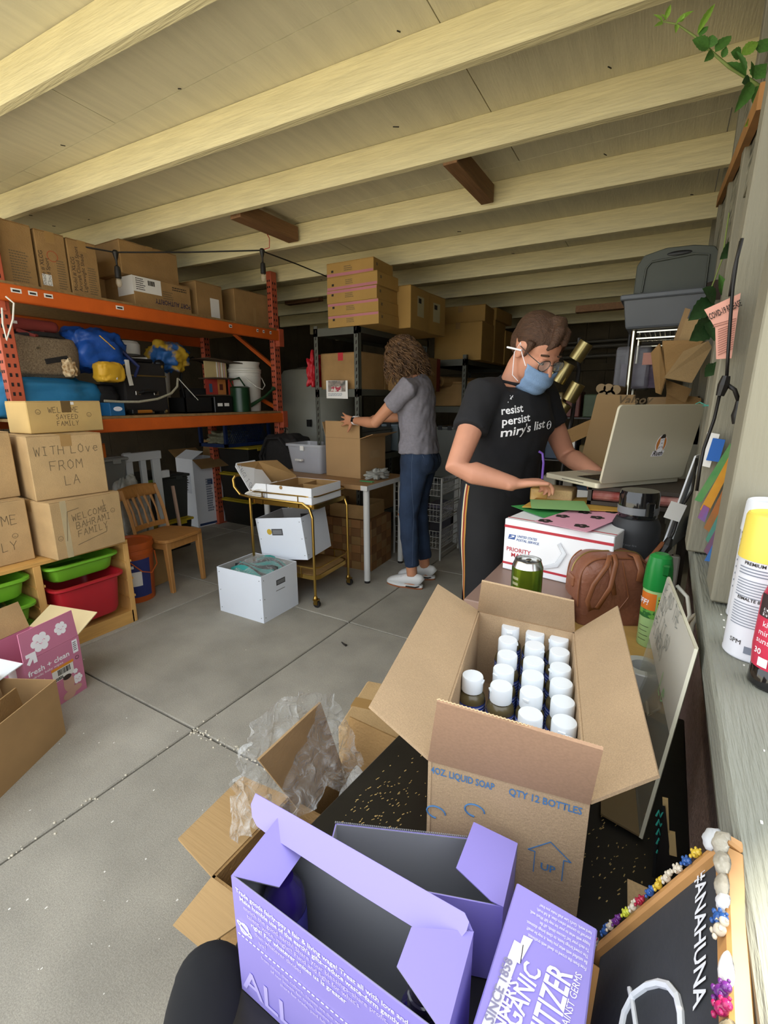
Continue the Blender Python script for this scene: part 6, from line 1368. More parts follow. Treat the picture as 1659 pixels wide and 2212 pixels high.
def bear(p, m, s=1.0):
    mb = MB(); F_ = Matrix((rr2, uu, nn)).transposed(); a_ = random.uniform(-.6, .6); d_ = lambda x, y, z: p+(rr2*(x*math.cos(a_)-y*math.sin(a_))+uu*(x*math.sin(a_)+y*math.cos(a_))+nn*z)*s
    mb.ell(d_(0, 0, .004), .0045*s, .0060*s, .0042*s, F_, 10, 6); mb.ell(d_(0, .0075, .0045), .0036*s, .0034*s, .0034*s, F_, 10, 6)
    for q in (-1, 1): mb.ell(d_(q*.0028, .0105, .0045), .0014*s, .0014*s, .0012*s, n=6, m2=4); mb.ell(d_(q*.0042, .003, .006), .0018*s, .0026*s, .0018*s, n=6, m2=4); mb.ell(d_(q*.0035, -.0055, .006), .002*s, .0026*s, .002*s, n=6, m2=4)
    mb.build('gummy_bear', m, cbd, smooth=True)
def gum(n_, c_): return mat('gum_'+n_, c_, .15, alpha=.85, var=.05, spec=.8)
cols = dict(r='#a81c3c', b='#2a5aa0', y='#d8b83a', w='#d8cdb8', v='#6a2a80', g='#1f8a50', l='#c8cc3c', t='#1a6a80', p='#b02060')
for nm in cols: gum(nm, cols[nm])
for k, (f, c_) in enumerate(((.03, 'r'), (.13, 'b'), (.18, 'w'), (.23, 'v'), (.31, 'l'), (.37, 'w'), (.42, 'r'), (.50, 'b'), (.56, 'y'), (.62, 'w'), (.69, 'w'), (.75, 'b'), (.81, 'y'))): bear(cp(.001, hh*(.04+f*.98), .006), MATS['gum_'+c_], .72)
for x, c_ in ((.072, 'b'), (.080, 'w'), (.118, 'v'), (.127, 'p'), (.172, 'g'), (.195, 'y')): bear(cp(x, hh-h2+.004, .007), MATS['gum_'+c_], .85)
for y, c_ in ((.05, 'w'), (.0, 't')): bear(cp(.03+y, .01, .006), MATS['gum_'+c_])
shell = mat('shell', '#d3cdbd', .35, var=.12, vs=30, bump=.4, bs=60); shw = mat('shell_white', '#eef0f2', .4, var=.04, vs=60); shg = mat('shell_grey', '#9a927c', .6, var=.2, vs=40, bump=.6, bs=60)
def shellp(x, y, a_, b_, c_, m, rot=0, z=.009):
    p = cp(x, y, z); F_ = Matrix((rr2*math.cos(rot)+uu*math.sin(rot), -rr2*math.sin(rot)+uu*math.cos(rot), nn)).transposed(); mb = MB(); rings = []
    for j in range(8):
        t = PI*(j+.5)/8; w_ = math.sin(t)*(1-.35*math.cos(t)); rg = []
        for i in range(20): q = 2*PI*i/20; k = 1+.08*math.cos(7*q); rg.append(mb.bm.verts.new(p+F_ @ Vector((-a_*math.cos(t), b_*w_*math.cos(q)*k, c_*w_*abs(math.sin(q))*k-.002))))
        rings.append(rg)
    mb.skin(rings); mb.build('sea_shell', m, cbd, smooth=True)
for s_ in ((-.002, hh*.92, .012, .009, .007, shw, .8), (.012, hh-.005, .010, .009, .008, shell, 1.2), (.028, hh-.004, .012, .0065, .007, shell, .2), (.046, hh-.005, .011, .0055, .006, shell, 0), (.058, hh-.006, .008, .006, .005, shw, .4), (.104, hh-.004, .012, .006, .005, shw, .0), (.148, hh-.004, .018, .012, .009, shg, .1), (.004, .010, .009, .013, .010, shell, .3), (.034, .004, .010, .009, .008, shell, .5), (.21, hh-.010, .014, .011, .008, shell, .2)): shellp(*s_)
MB().bar(cp(.1, hh*.5, -.004), Vector((.083, .33, .985)), .004).build('prop', frm, cbd) if False else None

# ---- small easel and scraps on the black table
es = at_world('mini_easel', 'tiny blackboard with teal lettering on a wooden stick easel', 'sign')
p1, p2 = P(1437, 1725, z=.84), P(1449, 1880, z=.745); MB().bar(p1, p2+Vector((0, 0, -.02)), .004, .006).build('stick', mat('pale_wood', '#b59a68', .6, var=.1), es); MB().bar(p1.lerp(p2, .45)+Vector((.004, 0, 0)), p1.lerp(p2, .75)+Vector((.004, 0, 0)), .006, .008).build('stick_brace', MATS['pale_wood'], es)
q = [P(1431, 1740, z=.835), P(1446, 1885, z=.742), P(1408, 1895, z=.735), P(1418, 1760, z=.815)]; MB().prism(q, (1, .2, 0), .003).build('board_panel', blk, es)
nq = (q[1]-q[0]).cross(q[2]-q[0]).normalized(); nq = nq if nq.x < 0 else -nq
def esp(px, py): E_ = Vector((0, 0, H)); v = P(px, py, d=1)-E_; return E_+v*((q[0]-E_).dot(nq)/v.dot(nq))+nq*.0008
for i in range(6): y_ = 1758+i*20; MB().tube([esp(1418+i*.3, y_+6), esp(1424, y_-6), esp(1427, y_+8), esp(1433, y_-4), esp(1437, y_+8)], .0011, 4).build('teal_writing', mat('teal_paint', '#2f9a88', .6), es)
t = at_world('kraft_card', 'small brown card standing behind the chalkboard frame', 'card'); MB().prism([P(1355, 1900, z=.765), P(1401, 1921, z=.768), P(1398, 1990, z=.723), P(1356, 2010, z=.723)], (.2, 1, 0), .0015).build('card_sheet', card, t)
# acrylic sign with hand lettering
ac = at_world('acrylic_sign', 'clear acrylic sheet with a hand-lettered paper, leaning on the sill', 'sign')
T1, T2, B1 = P(1508, 1404, z=.966), P(1447, 1249, z=.966), P(1388, 1812, z=.724); B2 = B1+(T2-T1); nr = (T2-T1).normalized()
acm = mat('acrylic', '#c8cabc', .08, alpha=.35, var=.02, spec=.8)
na = (T2-T1).cross(B1-T1).normalized(); na = na if na.x < 0 else -na
MB().prism([T1, T2, B2, B1], na, .004).build('acrylic_sheet', acm, ac)
for a_, b_ in ((T1, T2), (T1, B1)): MB().bar(a_+na*.002, b_+na*.002, .0045, .0045).build('polished_edge', mat('edge_cream', '#cfcbb4', .3), ac)
M1, M2 = T1.lerp(B1, .46), T2.lerp(B2, .46); MB().prism([T1+na*.0045, T2+na*.0045, M2+na*.0045, M1+na*.0045], na, .0006).build('paper_sheet', mat('sign_paper', '#c3bfb2', .7, var=.03), ac)
ud = (T1-B1).normalized(); gi = flat('grey_marker', '#7f8580', .8)
for i, s_ in enumerate(('WE AND THE', 'INDY', 'LET IT GO', 'FLOWERS')): hand(s_, gi, ac, T2+na*.0058-ud*(.026+.026*i)-nr*.012, -nr, ud, .024, .0016, jit=.12)
hand('Le', mat('green_marker', '#9ac98c', .7), ac, T1+na*.0058-ud*.13+nr*.12, -nr, ud, .03, .003, jit=.1)
MB().prism([B1+na*.004, B1.lerp(B2, .9)+na*.004, B1.lerp(B2, .9)+Vector((-.055, .01, .002)), B1+Vector((-.055, .01, .002))], (0, 0, 1), .003).build('acrylic_foot', mat('amber_acrylic', '#8a7656', .2, alpha=.7), ac)
t = at_world('tape_roll', 'roll of clear tape wrap lying behind the acrylic sign', 'roll'); q = P(1385, 1470, z=.78); MB().lathe([(.038, 0), (.040, .002), (.040, .075), (.038, .077), (.022, .077), (.022, .0)], 26, Matrix.Translation((q.x, q.y, .736))).build('film_roll', mat('pale_film', '#b9bab6', .3, var=.05), t, smooth='auto')

# ---------------------------------------------------------------- on the yellow table
uc = at_world('flat_case', 'flat brown case under the postal box and soda can', 'case'); q = P(1245, 1300, z=.80)
MB().box((-.415, 1.115, .7365), (-.165, 1.62, .80)).build('case_body', mat('pinkish_brown', '#8d7468', .4, var=.05), uc, bevel=.003); MB().box((-.412, 1.1135, .765), (-.168, 1.1149, .775)).build('metal_edge', steel, uc); MB().box((-.21, 1.1125, .745), (-.18, 1.1135, .762)).build('dark_slot', ink_k, uc)
ub = P(1085, 1227, z=.8015)
us = thing('postal_box', 'white postal flat-rate box with red stripes, postal emblem and lettering', 'box', ub, -9.6); wU, dU, hU = .315, .24, .150
hU = .162
MB().box((0, 0, 0), (wU, dU, hU)).build('box_body', card_w, us, bevel=.002)
fr = face('front', wU, dU, hU); redp = flat('postal_red', '#b5303c', .6); blup = flat('postal_blue', '#3a5a98', .6)
frect(fr, 0, hU*.86-.004, wU, hU*.86+.004, redp, us, 'red_stripe'); frect(fr, 0, .018, wU, .025, redp, us, 'red_stripe')
frect(face('top', wU, dU, hU), 0, .02, wU, .026, redp, us, 'red_stripe')
n = Vector((0, -1, 0)); o6 = fpt(fr, .013, .100)
MB().prism([o6+n*.0003+Vector(p_) for p_ in ((0, 0, 0), (.022, 0, 0), (.026, 0, .015), (.004, 0, .015))], n, .0004).build('emblem', blup, us); MB().prism([o6+n*.0008+Vector(p_) for p_ in ((.001, 0, .002), (.016, 0, .010), (.008, 0, .012), (.020, 0, .0125), (.022, 0, .009))], n, .0004).build('eagle_mark', white_p, us)
text('UNITED STATES', blup, us, fpt(fr, .042, .1095), fr[1], fr[2], .0105, shear=.3, off=.0002, fit=.062); text('POSTAL SERVICE.', blup, us, fpt(fr, .040, .098), fr[1], fr[2], .0105, shear=.3, off=.0002, fit=.072)
text('PRIORITY', redp, us, fpt(fr, .010, .062), fr[1], fr[2], .018, off=.0003, fit=.078); text('MAIL', redp, us, fpt(fr, .026, .045), fr[1], fr[2], .018, off=.0003, fit=.042)
MB().tube([fpt(fr, .17, .115)+n*.003, fpt(fr, .19, .09)+n*.008, fpt(fr, .17, .05)+n*.006, fpt(fr, .12, .028)+n*.004], [(.006, .001), (.008, .001), (.008, .001), (.005, .001)], 6, side=(1, 0, 0)).build('loose_tape', mat('clear_gloss', '#e8eef4', .1, alpha=.4), us, smooth=True)
ZU = ub.z+hU
def sheet(name, label, pts, z, m, cat='paper', th=.0008):
    t = at_world(name, label, cat); q = [P(u, v, z=z) for u, v in pts]; MB().prism(q, (0, 0, 1), th).build('paper_sheet', m, t); return t, q
def mat_c(n_, c_): return mat(n_, c_, .7, var=.03)
sheet('manila_envelope', 'yellow manila envelope at the back of the paper pile on the postal box', [(1160, 1076), (1346, 1076), (1346, 1106), (1128, 1096)], ZU+.012, mat_c('manila', '#c59a44'), 'envelope', .003)
sheet('green_paper', 'dark green paper sheet hanging over the left edge of the postal box', [(1104, 1093), (1180, 1087), (1290, 1100), (1180, 1120)], ZU+.004, mat_c('green_paper', '#3f9a50'))
sheet('green_paper', 'pale green paper note on top of the darker green sheet', [(1145, 1079), (1262, 1083), (1275, 1104), (1148, 1098)], ZU+.0175, mat_c('pale_green_paper', '#8fc07c'))
ps, q = sheet('pink_paper', 'pink paper printed with black five-petal flowers on the postal box', [(1155, 1126), (1235, 1101), (1345, 1104), (1335, 1122), (1268, 1150)], ZU+.007, mat_c('pink_paper', '#e6a6bc'))
for u, v in ((1178, 1125), (1215, 1115), (1263, 1107), (1290, 1118), (1256, 1136), (1322, 1106)):
    c_ = P(u, v, z=ZU+.0080); mb = MB()
    for k in range(5): a_ = 2*PI*k/5; mb.prism([c_+Vector((math.cos(a_)*.0125+.009*math.cos(b_), math.sin(a_)*.0125+.009*math.sin(b_), .0001)) for b_ in [2*PI*i/12 for i in range(12)]], (0, 0, 1), .0003+.00004*k)
    mb.build('black_flower', ink_k, ps)
t = at_world('kraft_parcel', 'brown paper parcel wrapped in clear tape beneath the writing hand', 'parcel'); q = P(1136, 1088, z=ZU+.002); MB().box((q.x-.0, q.y+.06, ZU+.002), (q.x+.14, q.y+.17, 1.012)).build('parcel_body', card, t, bevel=.006, seg=2); MB().box((q.x-.002, q.y+.058, ZU+.004), (q.x+.06, q.y+.10, 1.013)).build('shiny_tape', mat('gold_tape', '#c09a58', .15, var=.2, vs=30), t, bevel=.004)
# organiser stand that carries the laptop
og = at_world('desk_organiser', 'low dark organiser stand with pinkish paper rolls carrying the laptop', 'stand')
for z in (.736, .98, 1.029): MB().box((-.20, 1.66, z), (.095, 1.98, z+.012)).build('stand_shelf', mat('dark_stand', '#3a3128', .6), og)
for x in (-.20, .083): MB().box((x, 1.66, .748), (x+.012, 1.975, 1.035)).build('stand_side', MATS['dark_stand'], og)
for k in range(5): 
    t = thing('paper_roll', ['pink streaked wrapping roll nearest the front under the laptop', 'second streaked wrapping roll under the laptop', 'middle streaked wrapping roll under the laptop', 'fourth streaked wrapping roll under the laptop', 'rearmost streaked wrapping roll under the laptop'][k], 'roll', (-.185, 1.68+k*.045, 1.0105)); MB().cyl((0, 0, 0), (.26, 0, 0), .018, n=12).build('roll_tube', [mat('pink_roll', '#b5897c', .6, col2='#8c3c34', vs=20), mat('brown_roll', '#6e4a36', .6, var=.2)][k % 2], t)
# laptop
lp = at_world('laptop', 'silver laptop seen from behind its raised lid, sticker on the lid', 'laptop'); alu = mat('aluminium', '#cdc6ae', .42, metal=.25, var=.03, vs=3)
Hn = P(1290, 1056, d=1.38); Hf = P(1462, 1041, d=1.38+.30); hu = (Hf-Hn); hu.z = 0; LW = .364; hu.normalize()
hu = Vector((.62, .7846, 0)); hv = Vector((-hu.y, hu.x, 0)); LD = .249; zl = 1.0425
Hn = P(1290, 1056, z=zl)
def L3(a_, b_, c_=0): return Hn+hu*a_+hv*b_+Vector((0, 0, c_))
def rcorner(f, w_, h_, r_, n_=5):
    o = []
    for cx, cy, a0 in ((w_-r_, r_, -PI/2), (w_-r_, h_-r_, 0), (r_, h_-r_, PI/2), (r_, r_, PI)):
        for k in range(n_+1): a1 = a0+PI/2*k/n_; o.append(f(cx+r_*math.cos(a1), cy+r_*math.sin(a1)))
    return o
bs_ = MB().prism(rcorner(lambda x, y: L3(x, y, 0), LW, LD, .012), (0, 0, 1), .017).build('laptop_base', alu, lp, bevel=.0015)
MB().prism(rcorner(lambda x, y: L3(x+.045, y+.03, .0172), LW-.09, .11, .003), (0, 0, 1), .0006).build('keyboard_well', blk, bs_)
for r0 in range(5):
    for k in range(14): MB().prism([L3(.049+k*.0192+x, .034+r0*.0205+y, .0178) for x, y in ((0, 0), (.0165, 0), (.0165, .0165), (0, .0165))], (0, 0, 1), .0012).build('key', flat('key_black', '#141414', .4), bs_) if r0*14+k < 70 else None
MB().prism(rcorner(lambda x, y: L3(x+.13, y+.155, .0172), .105, .077, .003), (0, 0, 1), .0004).build('trackpad', mat('trackpad_grey', '#9a978c', .3), bs_)
MB().bar(L3(-.0003, .16, .009), L3(-.0003, .06, .009), .0006, .002).build('disc_slot', ink_k, bs_)
TN, TF = P(1345, 879, z=Hn.z+.245), P(1527, 881, z=Hn.z+.245)
tl_ = math.radians(10); lu = (Vector((0, 0, 1))*math.cos(tl_)-hv*math.sin(tl_)).normalized()
def LID(x, y, z=0): return L3(x, -.002, .018)+lu*y+(hu.cross(lu))*z
ln_ = hu.cross(lu)
lid = MB().prism(rcorner(lambda x, y: LID(x, y), LW, .247, .013), ln_ if ln_.dot(hv) < 0 else -ln_, .008).build('laptop_lid', alu, lp, bevel=.0012)
ob_ = ln_ if ln_.dot(hv) < 0 else -ln_
MB().prism(rcorner(lambda x, y: LID(x+.008, y+.010)-ob_*.0006, LW-.016, .23, .004), -ob_, .0006).build('screen', flat('dark_screen', '#16181c', .1), lid)
so = LID(.215, .118)+ob_*.0084
def SX(x, y): return so+hu*x+lu*y
MB().prism([SX(.027*math.cos(a_)*.85, .030*math.sin(a_)+.004) for a_ in [2*PI*k/28 for k in range(28)]], ob_, .0003).build('sticker_white', white_p, lid)
MB().prism([SX(.024*math.cos(a_)*.85, .027*math.sin(a_)+.004)+ob_*.0004 for a_ in [2*PI*k/28 for k in range(28)]], ob_, .0002).build('sticker_orange', mat('sticker_orange', '#c87a2a', .5), lid)
MB().prism([SX(x, y)+ob_*.0008 for x, y in ((-.012, -.018), (.012, -.018), (.011, .0), (.009, .016), (.010, .026), (.003, .034), (-.006, .033), (-.009, .024), (-.008, .008))], ob_, .0002).build('portrait_white', white_p, lid)
MB().prism([SX(x, y)+ob_*.0012 for x, y in ((-.009, .022), (.009, .024), (.010, .030), (.004, .037), (-.005, .035), (-.010, .028))], ob_, .0002).build('portrait_hair', ink_k, lid)
for a_, b_ in (((-.004, .017), (-.001, .017)), ((.003, .018), (.007, .018)), ((-.002, .006), (.004, .007)), ((-.010, -.010), (-.002, -.004)), ((.010, -.010), (.004, -.003))): MB().bar(SX(*a_)+ob_*.0012, SX(*b_)+ob_*.0012, .0016, .0004, up=ob_).build('portrait_line', ink_k, lid)
MB().prism([SX(x, y)+ob_*.0010 for x, y in ((-.034, -.036), (.016, -.036), (.022, -.018), (-.028, -.018))], ob_, .0002).build('script_patch', white_p, lid); text('Ruth', ink_k, lid, SX(-.029, -.033)+ob_*.0013, hu, lu, .022, shear=.35, off=.0006)
tc = at_world('teal_clip', 'turquoise wire clip on the top corner of the laptop lid', 'clip'); q = LID(LW-.008, .243)+ob_*.004
MB().tube([q+Vector((-.02, -.01, .004)), q+Vector((-.01, 0, .010)), q+Vector((.01, .0, .0)), q+Vector((.05, .0, .004)), q+Vector((.06, 0, -.012)), q+Vector((.04, 0, -.012)), q+Vector((.012, 0, .0)), q+Vector((-.015, -.01, -.006)), q+Vector((-.02, -.01, .004))], .002, 6).build('clip_wire', mat('turquoise', '#5ab8a8', .3), tc)
# bottle
q = P(1372, 1150, d=1.36); bo = thing('water_bottle', 'matte black water bottle with glossy flip lid, standing behind the brown handbag', 'bottle', (q.x, q.y, .7355)); mbk = mat('matte_black', '#2f3032', .55, var=.04); gbk = flat('gloss_black', '#141416', .12, coat=.6)
hB = 1.068-.7355; Rb = .064
MB().lathe([(Rb*.9, 0), (Rb, .008), (Rb, hB*.64), (Rb*.97, hB*.71), (Rb*.84, hB*.765), (Rb*.74, hB*.775)], 32).build('bottle_body', mbk, bo, smooth='auto')
MB().lathe([(Rb*.78, hB*.77), (Rb*.80, hB*.78), (Rb*.80, hB*.81)], 32).build('lid_ring', gbk, bo, smooth='auto'); MB().lathe([(Rb*.83, hB*.81), (Rb*.84, hB*.87)], 32).build('grey_band', mat('grey_band', '#77797c', .4), bo, smooth='auto'); MB().lathe([(Rb*.82, hB*.87), (Rb*.81, hB*.97), (Rb*.76, hB), (0, hB)], 32).build('flip_lid', gbk, bo, smooth='auto')
MB().bar((Rb*.48, -Rb*.73, hB*.80), (Rb*.48, -Rb*.73, hB*.93), .022, .014, up=(.5, -.8, 0)).build('latch_button', gbk, bo, bevel=.004)
for z, s_ in ((.55, 'Find your fire'), (.33, 'Remember your goal')):
    o = text(s_, mat('pale_grey_print', '#77797c', .6), bo, (0, 0, hB*z), (1, 0, 0), (0, 0, 1), .0085)
    for v in o.data.vertices: a_ = -2.15+(v.co.x/Rb); v.co = Vector(((Rb+.0006)*math.cos(a_), (Rb+.0006)*math.sin(a_), v.co.z))
# soda can
q = P(1137, 1262, d=1.02); cn = thing('soda_can', 'green metallic soft drink can behind the carton flap', 'can', (q.x, q.y, .868)); gc_ = mat('can_green', '#7f9a2c', .22, metal=.8, col2='#3f6a24', vs=14); alm = mat('can_aluminium', '#c9c9c6', .22, metal=1, var=.03)
s_ = 1.0
kb = thing('kraft_block', 'small kraft box under the green drink can', 'box', (q.x-.06, q.y-.035, .7365)); MB().box((0, 0, 0), (.12, .07, .1305)).build('box_body', card_d, kb, bevel=.003)
MB().lathe([(.026*s_, 0), (.0325*s_, .008*s_), (.0325*s_, .103*s_)], 28).build('can_body', gc_, cn, smooth='auto'); MB().lathe([(.0325*s_, .103*s_), (.0275*s_, .116*s_), (.0275*s_, .119*s_), (.0255*s_, .119*s_), (.0250*s_, .114*s_), (0, .114*s_)], 28).build('can_top', alm, cn, smooth='auto')
MB().ell((0, .006, .116*s_), .006, .010, .0012).build('pull_tab', alm, cn)
for k in range(5): 
    mb = MB(); a0 = -2.4; mb.grid(lambda u, v: Vector((.0328*s_*math.cos(a0+.5*u), .0328*s_*math.sin(a0+.5*u), (.03+k*.012)*s_+.006*v)), 5, 1); mb.build('facts_print', mat('silver_print', '#c8cca0', .3, metal=.6), cn)
# handbag
lea = mat('tan_leather', '#875640', .42, var=.10, vs=8, bump=.25, bs=90); lea2 = mat('tan_strap', '#8a5638', .4, var=.08, vs=10)
q = P(1246, 1350, z=.736); q2 = P(1392, 1352, z=.736)
bd = (q2-q); bw = bd.length+.01; ang = math.degrees(math.atan2(bd.y, bd.x)); hb2 = thing('handbag', 'tan leather handbag with looped shoulder straps on the yellow table', 'bag', q, ang)
hq = .185; dq = .10
def bagp(u, v):
    return None
mb = MB(); outl = [(0.0, .0), (-.006, .35), (-.003, .70), (.008, .86), (.030, .965), (.060, 1.0), (bw-.045, 1.0), (bw-.015, .95), (bw, .80), (bw+.004, .35), (bw, 0)]
fine = []
for i in range(len(outl)-1):
    p0 = Vector(outl[max(i-1, 0)]+(0,)); p1 = Vector(outl[i]+(0,)); p2 = Vector(outl[i+1]+(0,)); p3 = Vector(outl[min(i+2, len(outl)-1)]+(0,))
    for k in range(5): t = k/5; q_ = p1*(2*t**3-3*t*t+1)+(p2-p0)*.5*(t**3-2*t*t+t)+p2*(3*t*t-2*t**3)+(p3-p1)*.5*(t**3-t*t); fine.append((q_.x, q_.y))
fine.append(outl[-1]); mb = MB(); rings = []; cxm = bw/2
for j in range(13):
    v_ = j/12; y = dq*v_; e_ = .016*(1-math.sin(PI*v_)**.35); sc_x = 1-e_*2/bw
    rings.append([mb.bm.verts.new((cxm+(x-cxm)*sc_x, y+.015*z+.004*math.sin(x*35+z*5)*(.2 < z < .9), max(0, z)*(hq-e_))) for x, z in fine])
for a_, b_ in zip(rings, rings[1:]):
    for i in range(len(a_)-1): mb.bm.faces.new((a_[i], a_[i+1], b_[i+1], b_[i]))
for rg, y in ((rings[0], -.006), (rings[-1], dq+.006)):
    inner = [mb.bm.verts.new((cxm+(v.co.x-cxm)*.80, y+.015*.5, .02+v.co.z*.80)) for v in rg]
    for i in range(len(rg)-1): mb.bm.faces.new((rg[i], rg[i+1], inner[i+1], inner[i]))
    mb.bm.faces.new((rg[0], inner[0], inner[-1], rg[-1])); mb.bm.faces.new(inner)
mb.build('bag_body', lea, hb2, smooth=True)
MB().tube([(cxm+(x-cxm)*.935, .006+.015*z, z*(hq-.006)) for x, z in fine[4:-4]], .0022, 6).build('piping', lea2, hb2); MB().tube([(cxm+(x-cxm)*.935, dq+.015*z-.006, z*(hq-.006)) for x, z in fine[4:-4]], .0022, 6).build('piping', lea2, hb2)
MB().tube([(x, dq/2+.015*z, z*hq) for x, z in fine[10:-8]], .0028, 6).build('zip', mat('brass_zip', '#9a8450', .4, metal=.7), hb2)
MB().box((-.010, dq*.35, hq*.50), (.004, dq*.75, hq*.66)).build('zip_tab', lea2, hb2, bevel=.004)
MB().tube([(bw*.42, -.002, hq*.02), (bw*.66, -.006, hq*.45), (bw*.52, -.004, hq*.98)], .0014, 5).build('front_seam', lea2, hb2)
def strapb(pts, w=.0065, nm='strap'): MB().tube(pts, [(w, .0022)]*len(pts), 8, side=(1, 0, .15)).build(nm, lea2, hb2, smooth=True)
strapb([(bw*.42, .03, hq*1.0), (bw*.44, .012, hq*1.04), (bw*.44, -.004, hq*.95), (bw*.36, -.020, hq*.62), (bw*.20, -.026, hq*.33), (bw*.10, -.026, hq*.30), (bw*.06, -.024, hq*.42), (bw*.13, -.020, hq*.66), (bw*.30, -.012, hq*.92), (bw*.38, .01, hq*1.02), (bw*.42, .035, hq*1.01)])
strapb([(bw*.40, .02, hq*1.02), (bw*.36, .0, hq*.98), (bw*.44, -.014, hq*.5)], .006)
strapb([(bw*.72, .04, hq*1.02), (bw*.74, .01, hq*1.03), (bw*.78, -.008, hq*.86), (bw*.76, -.012, hq*.70)], .009)
strapb([(bw*.98, .05, hq*.86), (bw*1.15, .07, hq*.96), (bw*1.32, .09, hq*1.10), (bw*1.38, .10, hq*1.06)], .006)
# insect spray can
q = P(1404, 1375, z=.755); gs = thing('aerosol_can', 'light green aerosol can with a dark green cap beside the handbag', 'can', (q.x, q.y, .736), 0); s_ = .95
hC = .232; rC = .0285
MB().lathe([(rC*.93, 0), (rC, .003), (rC, hC*.64), (rC*.96, hC*.66)], 28).build('can_body', mat('pale_green_can', '#a8cf8c', .3, var=.03), gs, smooth='auto')
MB().lathe([(rC*1.05, hC*.63), (rC*1.06, hC*.70), (rC*.98, hC*.86), (rC*.82, hC*.97), (rC*.5, hC), (0, hC)], 28).build('cap', mat('cap_green', '#1f8a3c', .3, var=.03), gs, smooth='auto'); MB().box((.004, -rC*1.02, hC*.80), (.022, -rC*.6, hC*.92)).build('spray_recess', mat('cap_green_d', '#146a2c', .3), gs, bevel=.004)
def cyl_patch(parent, R, a0, a1, z0, z1, m, nm='label', n_=12): 
    mb = MB(); mb.grid(lambda u, v: Vector((R*math.cos(a0+(a1-a0)*u), R*math.sin(a0+(a1-a0)*u), z0+(z1-z0)*v)), n_, 1); return mb.build(nm, m, parent, smooth=True)
cyl_patch(gs, rC+.0005, -2.9, -1.5, hC*.36, hC*.60, mat('label_orange', '#e07a2c', .4, var=.1), 'orange_panel'); cyl_patch(gs, rC+.0009, -2.9, -1.5, hC*.33, hC*.42, mat('label_grass', '#2a6a30', .5, col2='#6fae4a', vs=60, hard=True), 'grass_picture'); cyl_patch(gs, rC+.0007, -1.4, -.7, hC*.06, hC*.58, mat('label_yellowgreen', '#b8c84a', .5), 'side_panel_print')
for k in range(13): cyl_patch(gs, rC+.0011, -1.35, -.8, hC*(.1+.036*k), hC*(.118+.036*k), ink_k, 'print_line', 6)
for k in range(4): cyl_patch(gs, rC+.0011, -2.6, -1.9+.1*(k % 2), hC*(.08+.05*k), hC*(.085+.05*k), ink_k, 'print_line', 6)
def cyl_text(s__, m, parent, R, a0, z, size, sx=1, **k):
    o = text(s__, m, parent, (0, 0, z), (1, 0, 0), (0, 0, 1), size, sx=sx, **k)
    for v in o.data.vertices: a_ = a0+(v.co.x/R); v.co = Vector((R*math.cos(a_), R*math.sin(a_), v.co.z))
    return o
cyl_text('OFF!', white_p, gs, rC+.0013, -3.35, hC*.47, .019, off=.0006, shear=.2)
# power strip, cables, cards behind
t = at_world('power_strip', 'white power strip standing on end behind the green-capped can', 'power strip'); q = P(1447, 1215, z=.84); MB().box((q.x-.02, q.y, .737), (q.x+.025, q.y+.03, q.z+.02)).build('strip_body', whp, t, bevel=.004)
for k in range(2): MB().box((q.x-.012+.014*k, q.y+.008, q.z+.0202), (q.x-.007+.014*k, q.y+.018, q.z+.0212)).build('socket_slot', ink_k, t)
t = at_world('white_cable', 'thick white cable looping down beside the stucco wall', 'cable'); MB().tube([P(1462, 1265, d=1.1), P(1485, 1290, d=1.08), P(1490, 1330, d=1.05), P(1480, 1352, d=1.02), P(1500, 1330, d=.98), P(1512, 1325, d=.95), P(1495, 1350, d=.93), P(1487, 1400, d=.9)], .0045, 8).build('cable_strand', whp, t, smooth=True)
t = at_world('white_lead', 'thin white lead coiled behind the acrylic sign', 'cable'); MB().tube([P(1400, 1460, z=.76), P(1420, 1490, z=.76), P(1425, 1530, z=.76), P(1400, 1545, z=.76), P(1395, 1500, z=.76), P(1410, 1470, z=.77)], .0025, 6).build('lead_strand', whp, t, smooth=True)
for k, (x0, lb) in enumerate(((0, 'nearest white board of the slanted pair behind the black bottle'), (.018, 'second white board of the slanted pair behind the black bottle'))):
    t = at_world('foam_board', lb, 'board'); c_ = [P(1500, 985, d=1.42), P(1425, 1190, d=1.30)]
    p_, q_ = c_[0]+Vector((x0, x0, 0)), c_[1]+Vector((x0, x0, 0)); MB().prism([p_, q_, q_+Vector((.05, .22, 0)), p_+Vector((.05, .22, 0))], (1, -.2, .3), .005).build('board_sheet', [card_w, mat('pale_grey_board', '#a5a8a8', .5)][k], t)
t = at_world('cord_tag', 'white warning tag wrapped around the black extension cord', 'tag'); q = [P(1450, 1082, d=1.27), P(1484, 1092, d=1.27), P(1467, 1128, d=1.26), P(1433, 1117, d=1.26)]; MB().prism(q, (.3, -1, .2), .001).build('tag_sheet', paper, t)
fr = (q[3], (q[2]-q[3]).normalized(), (q[0]-q[3]).normalized()); fake_lines(fr, .004, .004, .038, .042, 8, mat('grey_print', '#7b8290'), t)
t = at_world('extension_cord', 'black cord and plug hanging behind the water bottle', 'cord'); MB().tube([P(1505, 990, d=1.30), P(1495, 1060, d=1.29), P(1470, 1100, d=1.28), P(1455, 1150, d=1.28), P(1447, 1165, d=1.28)], .0035, 6).build('cord_strand', cord, t, smooth=True); q = P(1440, 1180, d=1.28); MB().tube([P(1447, 1163, d=1.28), q, P(1430, 1195, d=1.28)], [.008, .014, .010], 8).build('plug', cord, t)
